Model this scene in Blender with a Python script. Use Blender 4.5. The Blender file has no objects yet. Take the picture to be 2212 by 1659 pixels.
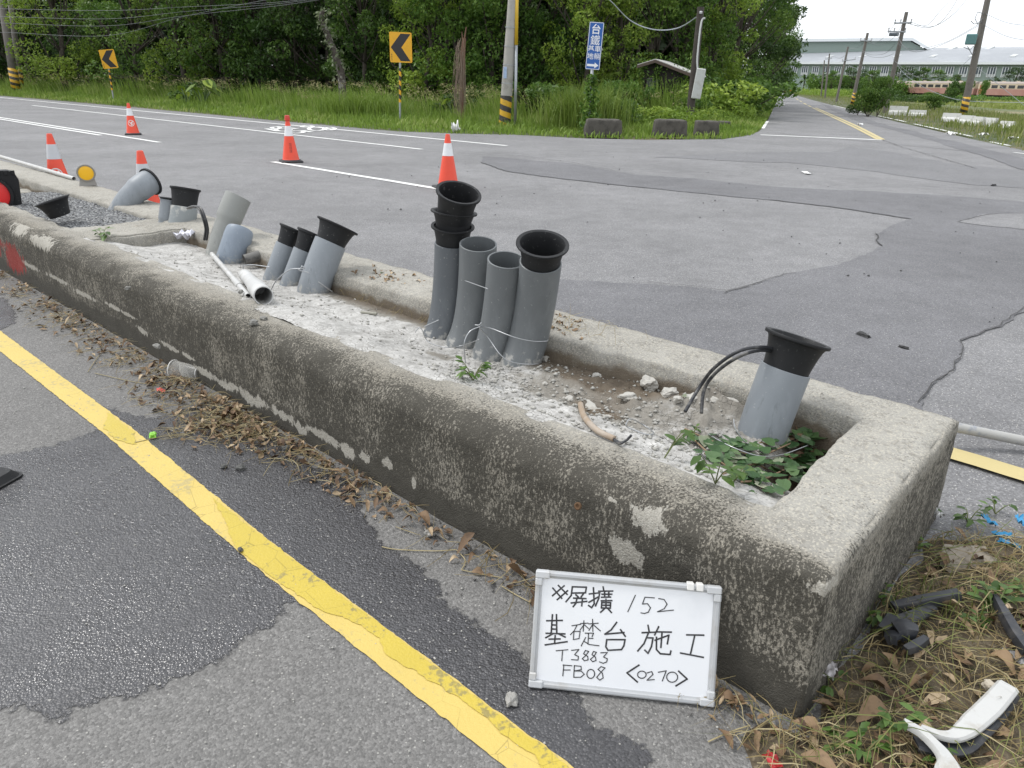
import bpy, bmesh, math, random
import numpy as np
from mathutils import Vector, Matrix, noise
D = bpy.data; S = bpy.context.scene; COL = S.collection
R = math.radians; PI = math.pi
rnd = random.Random(7); rng = np.random.default_rng(7)

# ------------------------------------------------------------------ camera
IW, IH, FOC, CAMH = 2212., 1659., 1570., 1.4
PITCH, ROLL = R(22.5677), R(1.388)
cp, sp, cr, sr = math.cos(PITCH), math.sin(PITCH), math.cos(ROLL), math.sin(ROLL)
cam = D.cameras.new('camera'); co = D.objects.new('camera', cam); COL.objects.link(co)
cam.sensor_width = 36.; cam.lens = 36. * FOC / IW; cam.clip_start = .05; cam.clip_end = 4000
co.matrix_world = Matrix(((cr, -sr, 0, 0), (sr * sp, cr * sp, -cp, 0), (sr * cp, cr * cp, sp, CAMH), (0, 0, 0, 1)))
S.camera = co

# ------------------------------------------------------------------ light
SUN_EL, SUN_AZ = R(58), R(-70)           # high soft sun, from the left and a little behind
sd = Vector((math.sin(SUN_AZ) * math.cos(SUN_EL), math.cos(SUN_AZ) * math.cos(SUN_EL), math.sin(SUN_EL)))
sl = D.lights.new('sun', 'SUN'); sl.energy = 1.5; sl.angle = R(14); sl.color = (1, .975, .94)
so = D.objects.new('sun', sl); COL.objects.link(so); so.rotation_euler = sd.to_track_quat('Z', 'Y').to_euler()
W = D.worlds.new('World'); S.world = W; W.use_nodes = True
wn, wl = W.node_tree.nodes, W.node_tree.links; wn.clear()
sky = wn.new('ShaderNodeTexSky'); sky.sky_type = 'NISHITA'; sky.sun_disc = False
sky.sun_elevation = SUN_EL; sky.sun_rotation = SUN_AZ; sky.air_density = 1.2; sky.dust_density = 4; sky.ozone_density = .6
hs = wn.new('ShaderNodeHueSaturation'); hs.inputs['Saturation'].default_value = .22; hs.inputs['Value'].default_value = 1.5
tcw = wn.new('ShaderNodeTexCoord'); nzw = wn.new('ShaderNodeTexNoise'); nzw.inputs['Scale'].default_value = 2.2; nzw.inputs['Detail'].default_value = 5
rw = wn.new('ShaderNodeValToRGB'); rw.color_ramp.elements[0].position = .30; rw.color_ramp.elements[1].position = .60; rw.color_ramp.elements[0].color = (.72, .72, .72, 1)
mxw = wn.new('ShaderNodeMix'); mxw.data_type = 'RGBA'; mxw.inputs[7].default_value = (8.5, 8.85, 9.3, 1)
mlw = wn.new('ShaderNodeMath'); mlw.operation = 'MULTIPLY'; mlw.inputs[1].default_value = .92
bg = wn.new('ShaderNodeBackground'); bg.inputs[1].default_value = .13; ow = wn.new('ShaderNodeOutputWorld')
wl.new(sky.outputs[0], hs.inputs['Color']); wl.new(tcw.outputs['Generated'], nzw.inputs['Vector']); wl.new(nzw.outputs[0], rw.inputs[0])
wl.new(rw.outputs[0], mlw.inputs[0]); wl.new(mlw.outputs[0], mxw.inputs[0]); wl.new(hs.outputs[0], mxw.inputs[6])
wl.new(mxw.outputs[2], bg.inputs[0]); wl.new(bg.outputs[0], ow.inputs[0])
S.view_settings.view_transform = 'Standard'; S.view_settings.look = 'None'; S.view_settings.gamma = 1
S.view_settings.exposure = .32
S.render.engine = 'CYCLES'; S.cycles.max_bounces = 6; S.cycles.diffuse_bounces = 3; S.cycles.transparent_max_bounces = 6

# ------------------------------------------------------------------ survey helpers: sight lines from the survey photo to real ground points
def ray(x, y):
    a, b = x - IW / 2, y - IH / 2
    r, dn = a * cr + b * sr, -a * sr + b * cr
    return np.array([r, FOC * cp - dn * sp, -FOC * sp - dn * cp])
EYE = np.array([0, 0, CAMH])
def G(x, y, z=0.):
    d = ray(x, y); return EYE + d * ((z - CAMH) / d[2])
def Yat(x, y, Y):
    d = ray(x, y); return EYE + d * (Y / d[1])
def at(x, Y, z=0.):                       # ground point under horizon column x at forward distance Y
    d = ray(x, 151 + .0242 * x); p = EYE + d * (Y / d[1]); return np.array([p[0], p[1], z])
O = np.array([.72, 1.30, 0.]); VX = np.array([.664, .748, 0.]); UY = np.array([-.748, .664, 0.])   # island frame: across, along
ANG = math.atan2(.748, .664)
def L(a, l, z=0.): return O + a * VX + l * UY + np.array([0, 0, z])
def toL(p): q = np.asarray(p) - O; return np.array([q @ VX, q @ UY, p[2]])
def sm(e0, e1, x): t = np.clip((x - e0) / (e1 - e0), 0, 1); return t * t * (3 - 2 * t)

# ------------------------------------------------------------------ object helpers
def tag(o, label=None, cat=None, group=None, kind=None):
    for k, v in (('label', label), ('category', cat), ('group', group), ('kind', kind)):
        if v: o[k] = v
    return o
ROOT = {}
def thing(name, loc=(0, 0, 0), label=None, cat=None, group=None, rotz=0., mat=None):
    o = D.objects.new(name, None); COL.objects.link(o); o.empty_display_size = .1
    o.location = loc; o.rotation_euler = (0, 0, rotz)
    if mat is not None: o.matrix_world = mat
    ROOT[o.name] = np.array(o.location) if mat is None else np.zeros(3)
    return tag(o, label, cat, group)
def copy_tree(o, parent=None):
    c = o.copy(); COL.objects.link(c)
    if parent: c.parent = parent
    for ch in [x for x in D.objects if x.parent == o]: copy_tree(ch, c)
    return c
class MB:
    def __init__(s): s.v = []; s.f = []; s.t = []; s.m = []; s.mi = 0; s.tint = .5
    def add(s, vs, fs, tint=None):
        n = len(s.v); s.v.extend([tuple(map(float, p)) for p in vs])
        for f in fs:
            s.f.append(tuple(i + n for i in f)); s.t.append(s.tint if tint is None else tint); s.m.append(s.mi)
        return s
    def box(s, c, d, M=None):
        x, y, z = d[0] / 2, d[1] / 2, d[2] / 2
        vs = [np.array((i * x, j * y, k * z)) for k in (-1, 1) for j in (-1, 1) for i in (-1, 1)]
        if M is not None: vs = [np.array(M @ Vector(p)) for p in vs]
        return s.add([p + np.asarray(c) for p in vs], [(0, 2, 3, 1), (4, 5, 7, 6), (0, 1, 5, 4), (2, 6, 7, 3), (0, 4, 6, 2), (1, 3, 7, 5)])
    def bbox(s, c, d, b, M=None):          # box with chamfered edges
        x, y, z = [q / 2 for q in d]; pts = []; idx = {}
        for i in (-1, 1):
            for j in (-1, 1):
                for k in (-1, 1):
                    for ax in range(3):
                        p = np.array((i * x, j * y, k * z), float); q = np.array((i, j, k)) * b
                        for e in range(3):
                            if e != ax: p[e] -= q[e]
                        idx[(i, j, k, ax)] = len(pts); pts.append(p)
        F = []; sg = (-1, 1)
        for ax in range(3):
            o = [e for e in range(3) if e != ax]
            for q in sg:
                loop = []
                for (m, n) in ((-1, -1), (1, -1), (1, 1), (-1, 1)):
                    key = [0, 0, 0]; key[ax] = q; key[o[0]] = m; key[o[1]] = n; loop.append(idx[(*key, ax)])
                F.append(tuple(loop))
            for m in sg:
                for n in sg:
                    k1 = [0, 0, 0]; k1[o[0]] = m; k1[o[1]] = n; k2 = list(k1); k1[ax] = -1; k2[ax] = 1
                    F.append((idx[(*k1, o[0])], idx[(*k2, o[0])], idx[(*k2, o[1])], idx[(*k1, o[1])]))
        for i in sg:
            for j in sg:
                for k in sg: F.append(tuple(idx[(i, j, k, ax)] for ax in range(3)))
        vs = pts if M is None else [np.array(M @ Vector(p)) for p in pts]
        return s.add([p + np.asarray(c) for p in vs], F)
    def tube(s, path, rad, n=12, caps=True, closed=False):
        P = [Vector(p) for p in path]; k = len(P)
        rad = [rad] * k if np.isscalar(rad) else rad
        T = [(P[min(i + 1, k - 1)] - P[max(i - 1, 0)]) for i in range(k)]
        for i in range(k):
            if T[i].length < 1e-9: T[i] = T[i - 1] if i else Vector((0, 0, 1))
            T[i] = T[i].normalized()
        up = Vector((0, 0, 1)) if abs(T[0].z) < .9 else Vector((1, 0, 0))
        nx = (up - T[0] * up.dot(T[0])).normalized(); vs = []
        for i in range(k):
            nx = (nx - T[i] * nx.dot(T[i])).normalized(); ny = T[i].cross(nx)
            for j in range(n):
                a = 2 * PI * j / n; vs.append(P[i] + (nx * math.cos(a) + ny * math.sin(a)) * rad[i])
        fs = [(i * n + j, i * n + (j + 1) % n, (i + 1) * n + (j + 1) % n, (i + 1) * n + j) for i in range(k - 1) for j in range(n)]
        if caps: fs += [tuple(range(n - 1, -1, -1)), tuple(range((k - 1) * n, k * n))]
        return s.add(vs, fs)
    def lathe(s, prof, o=(0, 0, 0), ax=(0, 0, 1), n=28, sx=1., wob=0.):
        q = Vector((0, 0, 1)).rotation_difference(Vector(ax)); o = Vector(o); vs = []
        for h, r in prof:
            for j in range(n):
                a = 2 * PI * j / n; rr = r * (1 + wob * math.sin(2 * a + 1)); vs.append(o + q @ Vector((rr * math.cos(a) * sx, rr * math.sin(a), h)))
        k = len(prof)
        return s.add(vs, [(i * n + j, i * n + (j + 1) % n, (i + 1) * n + (j + 1) % n, (i + 1) * n + j) for i in range(k - 1) for j in range(n)])
    def prism(s, poly, z0, z1, M=None):
        n = len(poly); vs = [Vector((p[0], p[1], z)) for z in (z0, z1) for p in poly]
        if M is not None: vs = [M @ p for p in vs]
        return s.add(vs, [tuple(range(n - 1, -1, -1)), tuple(range(n, 2 * n))] + [(i, (i + 1) % n, n + (i + 1) % n, n + i) for i in range(n)])
    def ribbon(s, pts, w, nrm, off=0.):   # flat stroke lying on a plane
        nrm = Vector(nrm)
        P = [Vector(p) + nrm * off for p in pts]
        for i in range(len(P) - 1):
            d = (P[i + 1] - P[i]); 
            if d.length < 1e-7: continue
            d.normalize(); q = nrm.cross(d) * (w / 2); e = d * w * .35
            s.add([P[i] - q - e, P[i + 1] - q + e, P[i + 1] + q + e, P[i] + q - e], [(0, 1, 2, 3)])
            off2 = nrm * 1e-5 * (i + 1); s.v[-4:] = [tuple(Vector(v) + off2) for v in s.v[-4:]]
        return s
    def build(s, name, mat, parent=None, origin=None, smooth=False, local=False, ang=None):
        V = np.array(s.v, float).reshape(-1, 3); o = D.objects.new(name, D.meshes.new(name)); COL.objects.link(o)
        if parent is not None:
            o.parent = parent; r = parent
            while r.parent: r = r.parent
            if not local: V = V - ROOT[r.name]
        elif origin is not None: V = V - np.asarray(origin); o.location = origin; ROOT[o.name] = np.asarray(origin)
        me = o.data; me.from_pydata(V.tolist(), [], s.f)
        mats = mat if isinstance(mat, (list, tuple)) else [mat]
        for m in mats: me.materials.append(m)
        if len(mats) > 1: me.polygons.foreach_set('material_index', s.m)
        at_ = me.attributes.new('tint', 'FLOAT', 'FACE'); at_.data.foreach_set('value', s.t)
        if smooth:
            me.polygons.foreach_set('use_smooth', [True] * len(me.polygons))
            if ang: me.set_sharp_from_angle(angle=R(ang))
        me.update(); return o

def fastmesh(name, V, quads, mat, parent=None, attrs=None, smooth=True, vattrs=None):
    V = np.ascontiguousarray(V, np.float32); Q = np.ascontiguousarray(quads, np.int32); k = Q.shape[1]
    me = D.meshes.new(name); me.vertices.add(len(V)); me.vertices.foreach_set('co', V.ravel())
    me.loops.add(Q.size); me.loops.foreach_set('vertex_index', Q.ravel())
    me.polygons.add(len(Q)); me.polygons.foreach_set('loop_start', np.arange(len(Q), dtype=np.int32) * k)
    me.update(calc_edges=True)
    if smooth: me.polygons.foreach_set('use_smooth', np.ones(len(Q), bool))
    for dom, dic in (('FACE', attrs or {}), ('POINT', vattrs or {})):
        for kx, val in dic.items():
            a = me.attributes.new(kx, 'FLOAT', dom); a.data.foreach_set('value', np.ascontiguousarray(val, np.float32))
    me.materials.append(mat); o = D.objects.new(name, me); COL.objects.link(o)
    if parent: o.parent = parent
    return o

# ------------------------------------------------------------------ materials
class NT:
    def __init__(s, name):
        s.m = D.materials.new(name); s.m.use_nodes = True; s.n = s.m.node_tree.nodes; s.l = s.m.node_tree.links; s.n.clear()
        s.out = s.n.new('ShaderNodeOutputMaterial'); s.b = s.n.new('ShaderNodeBsdfPrincipled'); s.l.new(s.b.outputs[0], s.out.inputs[0])
        s.tc = s.n.new('ShaderNodeTexCoord'); s.geo = s.n.new('ShaderNodeNewGeometry')
    def set(s, sock, v):
        if isinstance(v, bpy.types.NodeSocket): s.l.new(v, sock)
        elif isinstance(v, (tuple, list)) and len(v) == 3 and sock.type == 'RGBA': sock.default_value = (*v, 1)
        else: sock.default_value = v
    def math(s, op, a, b=0., c=None, clamp=False):
        n = s.n.new('ShaderNodeMath'); n.operation = op; n.use_clamp = clamp; s.set(n.inputs[0], a); s.set(n.inputs[1], b)
        if c is not None: s.set(n.inputs[2], c)
        return n.outputs[0]
    def mix(s, f, a, b, mode='MIX'):
        n = s.n.new('ShaderNodeMix'); n.data_type = 'RGBA'; n.blend_type = mode; s.set(n.inputs[0], f); s.set(n.inputs[6], a); s.set(n.inputs[7], b); return n.outputs[2]
    def noise(s, sc, det=3, vec=None, rough=.55, dist=0.):
        n = s.n.new('ShaderNodeTexNoise'); n.inputs['Scale'].default_value = sc; n.inputs['Detail'].default_value = det; n.inputs['Roughness'].default_value = rough; n.inputs['Distortion'].default_value = dist
        s.l.new(vec if vec is not None else s.pos, n.inputs['Vector']); return n.outputs[0]
    def voro(s, sc, vec=None, out='Distance', feat='F1'):
        n = s.n.new('ShaderNodeTexVoronoi'); n.feature = feat; n.inputs['Scale'].default_value = sc; s.l.new(vec if vec is not None else s.pos, n.inputs['Vector']); return n.outputs[out]
    def ramp(s, v, *st):
        n = s.n.new('ShaderNodeValToRGB'); e = n.color_ramp.elements
        while len(e) < len(st): e.new(.5)
        for i, (p, c) in enumerate(st):
            e[i].position = p; e[i].color = (*((c,) * 3 if np.isscalar(c) else c), 1)
        s.set(n.inputs[0], v); return n.outputs[0]
    def sstep(s, v, a, b):
        n = s.n.new('ShaderNodeMapRange'); n.interpolation_type = 'SMOOTHSTEP'; s.set(n.inputs[0], v); s.set(n.inputs[1], a); s.set(n.inputs[2], b); return n.outputs[0]
    def sep(s, v):
        n = s.n.new('ShaderNodeSeparateXYZ'); s.l.new(v, n.inputs[0]); return n.outputs
    def scale(s, v, sc):
        n = s.n.new('ShaderNodeVectorMath'); n.operation = 'MULTIPLY'; s.l.new(v, n.inputs[0]); n.inputs[1].default_value = sc; return n.outputs[0]
    def attr(s, nm):
        n = s.n.new('ShaderNodeAttribute'); n.attribute_name = nm; return n.outputs['Fac']
    def bump(s, h, st=.5, dist=.01):
        n = s.n.new('ShaderNodeBump'); n.inputs['Strength'].default_value = st; n.inputs['Distance'].default_value = dist; s.l.new(h, n.inputs['Height']); s.l.new(n.outputs[0], s.b.inputs['Normal']); return n
    @property
    def pos(s): return s.geo.outputs['Position']
    @property
    def obj(s): return s.tc.outputs['Object']
    def fin(s, col=None, rough=None, **k):
        if col is not None: s.set(s.b.inputs['Base Color'], col)
        if rough is not None: s.set(s.b.inputs['Roughness'], rough)
        for kk, v in k.items(): s.set(s.b.inputs[kk.replace('_', ' ')], v)
        return s.m

def M_pvcpipe(name, c):
    t = NT(name); ob = t.obj; z = t.sep(ob)[2]
    col = t.mix(t.noise(5, 4, ob), tuple(x * .9 for x in c), tuple(x * 1.1 for x in c))
    col = t.mix(t.math('MULTIPLY', t.sstep(t.noise(4, 6, t.scale(ob, (1, 1, .35)), .7), .5, .72), .35), col, tuple(min(1, x * 1.6 + .05) for x in c))          # dusty film
    col = t.mix(t.math('MULTIPLY', t.sstep(t.noise(45, 5, t.scale(ob, (1, 1, .12)), .7), .60, .70), .45), col, tuple(x * .55 for x in c))                    # scratches along the barrel
    col = t.mix(t.math('MULTIPLY', t.sstep(t.noise(80, 2, ob), .68, .73), .4), col, (.42, .42, .40))
    sp = t.math('ADD', t.math('MULTIPLY', t.noise(26, 5, ob, .7), 1.), t.math('MULTIPLY', z, -2.6)); col = t.mix(t.math('MULTIPLY', t.sstep(sp, .42, .56), .75), col, (.40, .39, .36))      # mortar splashed up from the bed
    t.bump(t.noise(140, 3, ob), .08, .003); return t.fin(col, t.math('ADD', .36, t.math('MULTIPLY', t.noise(9, 4, ob), .25)))

def M_plain(name, c, rough=.6, var=.12, sc=8., dirt=None, dsc=3., damt=.5, bump=0., bsc=60., metal=0., speck=None):
    """painted / plastic / metal / wood surface: colour variation, grime in patches, fine bump"""
    t = NT(name); ob = t.obj; v = t.noise(sc, 4, ob)
    col = t.mix(v, tuple(x * (1 - var) for x in c), tuple(min(1, x * (1 + var)) for x in c))
    if dirt is not None: col = t.mix(t.math('MULTIPLY', t.sstep(t.noise(dsc, 6, ob, .65), .48, .68), damt), col, dirt)
    if speck is not None: col = t.mix(t.math('MULTIPLY', t.sstep(t.noise(55, 2, ob), .66, .72), .55), col, speck)
    if bump: t.bump(t.noise(bsc, 3, ob), bump, .004)
    return t.fin(col, t.math('ADD', t.math('MULTIPLY', t.noise(sc * 2.3, 3, ob), .25), rough - .125), Metallic=metal)

def M_asphalt(name, base, light=.45, lightamt=.06, sc=125., bumps=.5, wet=False, big=.15):
    t = NT(name); p = t.pos
    wv = t.n.new('ShaderNodeTexVoronoi'); wv.inputs['Scale'].default_value = sc; t.l.new(p, wv.inputs['Vector'])
    cell = t.sep(wv.outputs['Color'])[0]; cell2 = t.sep(wv.outputs['Color'])[1]
    g = t.ramp(cell, (0., .70), (.5, .97), (.85, 1.15), (1., 1.4))
    col = t.mix(1., base, g, 'MULTIPLY')
    col = t.mix(t.math('MULTIPLY', t.sstep(cell2, 1 - lightamt, 1 - lightamt * .6), t.sstep(wv.outputs['Distance'], .5, .3)), col, (light, light * .97, light * .9))
    fine = t.noise(sc * 3, 2); col = t.mix(t.math('MULTIPLY', t.sstep(fine, .5, .35), .5), col, tuple(x * .35 for x in base))
    lg = t.math('ADD', t.math('MULTIPLY', t.noise(.55, 5), .6), t.math('MULTIPLY', t.noise(4., 4), .4))
    col = t.mix(1., col, t.ramp(lg, (.3, 1 - big), (.7, 1 + big)), 'MULTIPLY')
    oil = t.sstep(t.noise(1.7, 5, None, .6), .62, .75); col = t.mix(t.math('MULTIPLY', oil, .25), col, tuple(x * .5 for x in base))
    h = t.math('ADD', t.math('MULTIPLY', wv.outputs['Distance'], -.7), t.noise(sc * .35, 3)); b = t.bump(h, bumps, .006)
    if wet: rough = t.math('ADD', .16, t.math('MULTIPLY', t.sstep(t.noise(5, 4), .35, .7), .26))
    else: rough = .82
    return t.fin(col, rough, Specular_IOR_Level=.5 if wet else .35)

def M_leaf(name, c0, c1, c2, trans=.35, rough=.5):
    t = NT(name); tn = t.attr('tint')
    oi = t.n.new('ShaderNodeObjectInfo')
    col = t.ramp(tn, (0., c0), (.5, c1), (1., c2))
    hsv = t.n.new('ShaderNodeHueSaturation'); t.l.new(col, hsv.inputs['Color'])
    t.set(hsv.inputs['Value'], t.math('ADD', .8, t.math('MULTIPLY', oi.outputs['Random'], .4)))
    t.fin(hsv.outputs[0], rough, Specular_IOR_Level=.35)
    tr = t.n.new('ShaderNodeBsdfTranslucent'); t.l.new(hsv.outputs[0], tr.inputs[0]); mx = t.n.new('ShaderNodeMixShader'); mx.inputs[0].default_value = trans
    t.l.new(t.b.outputs[0], mx.inputs[1]); t.l.new(tr.outputs[0], mx.inputs[2]); t.l.new(mx.outputs[0], t.out.inputs[0])
    return t.m

def M_paint(name, c, worn=.35, wornc=(.12, .12, .12), sc=60., rough=.6, lo=.56, hi=.66):
    t = NT(name); n = t.math('ADD', t.math('MULTIPLY', t.noise(sc, 4), .5), t.math('MULTIPLY', t.noise(sc * .08, 4), .5))
    col = t.mix(t.noise(5, 4), tuple(x * .86 for x in c), c)
    col = t.mix(t.math('MULTIPLY', t.sstep(n, lo, hi), worn), col, wornc)
    vo = t.voro(9., None, 'Distance', 'DISTANCE_TO_EDGE'); col = t.mix(t.math('MULTIPLY', t.sstep(vo, .012, .0), t.math('MULTIPLY', t.sstep(t.noise(1.5, 2), .45, .6), .6)), col, tuple(x * .3 for x in c))
    t.bump(t.noise(120, 3), .4, .004); return t.fin(col, rough)

def M_stripes(name, c1, c2, width, twist=(.9, 0, 1), base=None, lim=None, rough=.5):
    t = NT(name); x, y, z = t.sep(t.obj)[:3]
    a = t.math('ARCTAN2', y, x); k = t.math('ADD', t.math('DIVIDE', z, width), t.math('MULTIPLY', a, twist[0] / PI))
    f = t.sstep(t.math('PINGPONG', k, 1.), .47, .53); col = t.mix(f, c1, c2)
    col = t.mix(t.math('MULTIPLY', t.sstep(t.noise(14, 5, t.obj), .5, .7), .4), col, (.16, .14, .1))
    return t.fin(col, rough)

# ================================================================== ground, roads, markings
def jag(P, seg=.15, amp=.03, sc=3., closed=True, seed=0.):
    P = [np.array(p[:2], float) for p in P]; out = []
    n = len(P)
    for i in range(n if closed else n - 1):
        a, b = P[i], P[(i + 1) % n]; d = np.linalg.norm(b - a); k = int(min(max(1, d / seg), 400))
        for j in range(k):
            p = a + (b - a) * j / k
            w = noise.noise_vector(Vector((p[0] * sc, p[1] * sc, seed))) * amp + noise.noise_vector(Vector((p[0] * sc * 5, p[1] * sc * 5, seed))) * amp * .5 + noise.noise_vector(Vector((p[0] * sc * 17, p[1] * sc * 17, seed))) * amp * .35
            out.append(p + np.array([w.x, w.y]))
    if not closed: out.append(P[-1])
    return out
def sheet(name, P, z, mat, amp=0., seg=.15, sc=3., kind='structure', label=None):
    if amp: P = jag(P, seg, amp, sc)
    me = D.meshes.new(name); me.from_pydata([(p[0], p[1], z) for p in P], [], [tuple(range(len(P)))]); me.materials.append(mat)
    bm = bmesh.new(); bm.from_mesh(me); bmesh.ops.recalc_face_normals(bm, faces=bm.faces)
    for f in bm.faces:
        if f.normal.z < 0: f.normal_flip()
    bmesh.ops.triangulate(bm, faces=bm.faces); bm.to_mesh(me); bm.free()
    o = D.objects.new(name, me); COL.objects.link(o); return tag(o, kind=kind, label=label)
def band(c, w):                            # strip outline of width w round a centre line
    c = [np.array(p[:2], float) for p in c]; l, r = [], []
    for i, p in enumerate(c):
        d = c[min(i + 1, len(c) - 1)] - c[max(i - 1, 0)]; d /= np.linalg.norm(d); q = np.array([-d[1], d[0]]) * w / 2
        l.append(p + q); r.append(p - q)
    return l + r[::-1]
def smoothline(P, k=8):
    P = [np.array(p, float) for p in P]; out = []
    for i in range(len(P) - 1):
        p0, p1, p2, p3 = P[max(i - 1, 0)], P[i], P[i + 1], P[min(i + 2, len(P) - 1)]
        for j in range(k):
            t = j / k; out.append(.5 * (2 * p1 + (p2 - p0) * t + (2 * p0 - 5 * p1 + 4 * p2 - p3) * t * t + (3 * p1 - p0 - 3 * p2 + p3) * t ** 3))
    return out + [P[-1]]

t = NT('earth'); col = t.ramp(t.noise(.25, 6), (.35, (.05, .075, .022)), (.5, (.08, .09, .035)), (.65, (.16, .13, .075)))
col = t.mix(t.math('MULTIPLY', t.noise(9, 4), .5), col, (.04, .05, .02)); t.bump(t.noise(4, 5), .6, .05); M_EARTH = t.fin(col, .95)
M_ROAD = M_asphalt('asphalt_worn', (.202, .200, .203), .56, .075, 140., .5, big=.24)
M_ROADD = M_asphalt('asphalt_overlay_dark', (.155, .154, .161), .48, .05, 150., .5, big=.22)
M_LANE = M_asphalt('asphalt_lane_coarse', (.178, .173, .166), .38, .035, 170., .5)
M_WET = M_asphalt('asphalt_wet', (.062, .061, .064), .3, .025, 150., .55, wet=True)
M_CRACK = M_plain('crack', (.055, .054, .053), .95)
M_WHITE = M_paint('white_road_paint', (.78, .78, .76), .5, (.3, .3, .3), 40.)
M_YEL = M_paint('yellow_road_paint', (.59, .445, .12), .45, (.25, .23, .16), 55., .6, .54, .62)
M_YELWET = M_paint('yellow_road_paint_wet', (.53, .405, .05), .6, (.12, .11, .08), 60., .42, .53, .61)
M_YELFAR = M_paint('yellow_faded_paint', (.52, .43, .20), .5, (.25, .24, .2), 30.)

fastmesh('ground', [(-1800, -400, -.05), (1800, -400, -.05), (1800, 3000, -.05), (-1800, 3000, -.05)], [(0, 1, 2, 3)], M_EARTH)['kind'] = 'structure'
VERGE = [L(12.0, 130)] + [G(*p) for p in ((0, 207), (300, 233), (600, 261), (860, 284), (1000, 289), (1110, 291), (1260, 299), (1400, 302), (1560, 301), (1610, 294), (1640, 284))]
SIDEL = [G(*p) for p in ((1640, 284), (1660, 258), (1672, 230), (1678, 215), (1683, 204), (1686, 199.5))]
SIDER = [G(*p) for p in ((2330, 350), (2110, 303), (2010, 280), (1900, 254), (1800, 228), (1740, 212), (1708, 202), (1698, 198.5))]
sheet('main_road', [p[:2] for p in VERGE] + [p[:2] for p in [SIDER[0], G(2500, 372), L(26, -60), L(26, -90), L(.3, -90), L(.3, 130)]], 0., M_ROAD)
sheet('near_lane', [p[:2] for p in [L(.3, -90), L(.3, 130), L(-14, 130), L(-14, -90)]], .0, M_LANE)
sheet('side_road', [p[:2] for p in smoothline(SIDEL, 5)] + [p[:2] for p in smoothline(SIDER[::-1], 5)], .003, M_ROAD)
def V(*P): return [G(*p)[:2] for p in P]
sheet('dark_overlay_patch', V((1964, 473), (1890, 505), (1905, 532), (1880, 548), (1800, 575), (1720, 592), (1640, 612), (1570, 630), (1460, 618), (1330, 612), (1215, 606), (1150, 600), (1150, 680), (1640, 830), (1900, 885), (1985, 893), (2010, 850), (2060, 800), (2060, 770), (2075, 740), (2130, 710), (2180, 690), (2212, 665), (2420, 600), (2420, 465), (2212, 436), (1959, 418), (1659, 404), (1500, 386), (1370, 378), (1240, 354), (1040, 338), (1040, 352), (1100, 372), (1300, 397), (1500, 417), (1659, 432), (1809, 449)), .006, M_ROADD, .06, .05, 1.6)
sheet('pale_overlay_patch', V((2069, 480), (2126, 464), (2184, 462), (2300, 468), (2300, 505), (2212, 497), (2110, 487)), .010, M_ROAD, .06, .05, 1.5)
sheet('dark_side_patch', V((1770, 222), (1800, 240), (1850, 262), (1910, 276), (2000, 301), (2100, 330), (2250, 380), (2250, 352), (2120, 320), (2060, 306), (1980, 286), (1900, 266), (1840, 247), (1790, 228)), .007, M_ROADD, .12, .4, .6)
sheet('dark_mouth_patch', V((1400, 340), (1700, 352), (1900, 372), (2100, 400), (2212, 405), (2212, 372), (2050, 352), (1900, 325), (1840, 318), (1800, 330), (1600, 330)), .004, M_asphalt('asphalt_tyre_polished', (.178, .177, .182), .5, .04, 150., .4), .25, .4, .5)
for P, w in ((((1040, 352), (1100, 372), (1300, 397), (1400, 407)), .02), (((1659, 432), (1809, 449), (1964, 473)), .025), (((1890, 505), (1905, 532)), .02), (((1985, 870), (2010, 850), (2060, 800), (2060, 770), (2075, 740), (2130, 710), (2212, 665)), .009),
             (((2069, 480), (2126, 464), (2184, 462), (2240, 464)), .02), (((1560, 636), (1640, 612), (1720, 592)), .012), (((1905, 302), (1960, 322), (2040, 345), (2110, 365)), .03), (((1060, 330), (1240, 352), (1370, 377)), .02), (((1700, 268), (1870, 276)), .03), (((1400, 610), (1570, 630), (1645, 611)), .012)):
    sheet('road_crack', [p for p in band(jag(V(*P), .1, .06, 1.6, False), w * .6)], .0125, M_CRACK)
# markings
for nm, P, w in (('edge_line', [L(11.55, 130), L(11.3, 48), L(11.55, 30), L(11.8, 18), L(11.87, 11.85)], .15), ('lane_line', [L(9.55, 37.4), L(9.52, 12.2)], .12), ('lane_line', [L(5.64, 11.73), L(5.58, 7.3)], .12),
                 ('centre_line', [L(5.62, 60), L(5.55, 19.2)], .11), ('centre_line', [L(5.86, 60), L(5.8, 16.6)], .11), ('stop_line', [G(1643, 291.5), G(1905, 302.5)], .28)):
    sheet(nm, band(jag(P, .4, .012, 2., False), w), .006 if nm != 'edge_line' else .005, M_WHITE)
cl = smoothline([G(*p) for p in ((1897, 302), (1845, 275), (1800, 254), (1755, 233))], 6); cr_ = smoothline([G(*p) for p in ((1907, 302), (1855, 275), (1809, 254), (1762, 233))], 6)
sheet('side_centre_line', band(cl, .14), .011, M_YELFAR); sheet('side_centre_line', band(cr_, .14), .011, M_YELFAR)
for a, b in (((1752, 231), (1746, 228)), ((1742, 226), (1736, 223)), ((1732, 220.5), (1728, 218)), ((1724, 216), (1720, 213)), ((1716, 210), (1713, 207.5))): sheet('side_centre_line', band([G(*a), G(*b)], .16), .011, M_YELFAR)
for a, b in (((1895, 250), (1927, 257)), ((1934, 258.5), (1957, 263.5)), ((1975, 268), (2099, 295)), ((2140, 307), (2180, 315)), ((2190, 330), (2240, 336)), ((1800, 228), (1870, 244)), ((1647, 278), (1658, 262))): sheet('side_edge_line', band([G(*a), G(*b)], .13), .011, M_WHITE)
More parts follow.
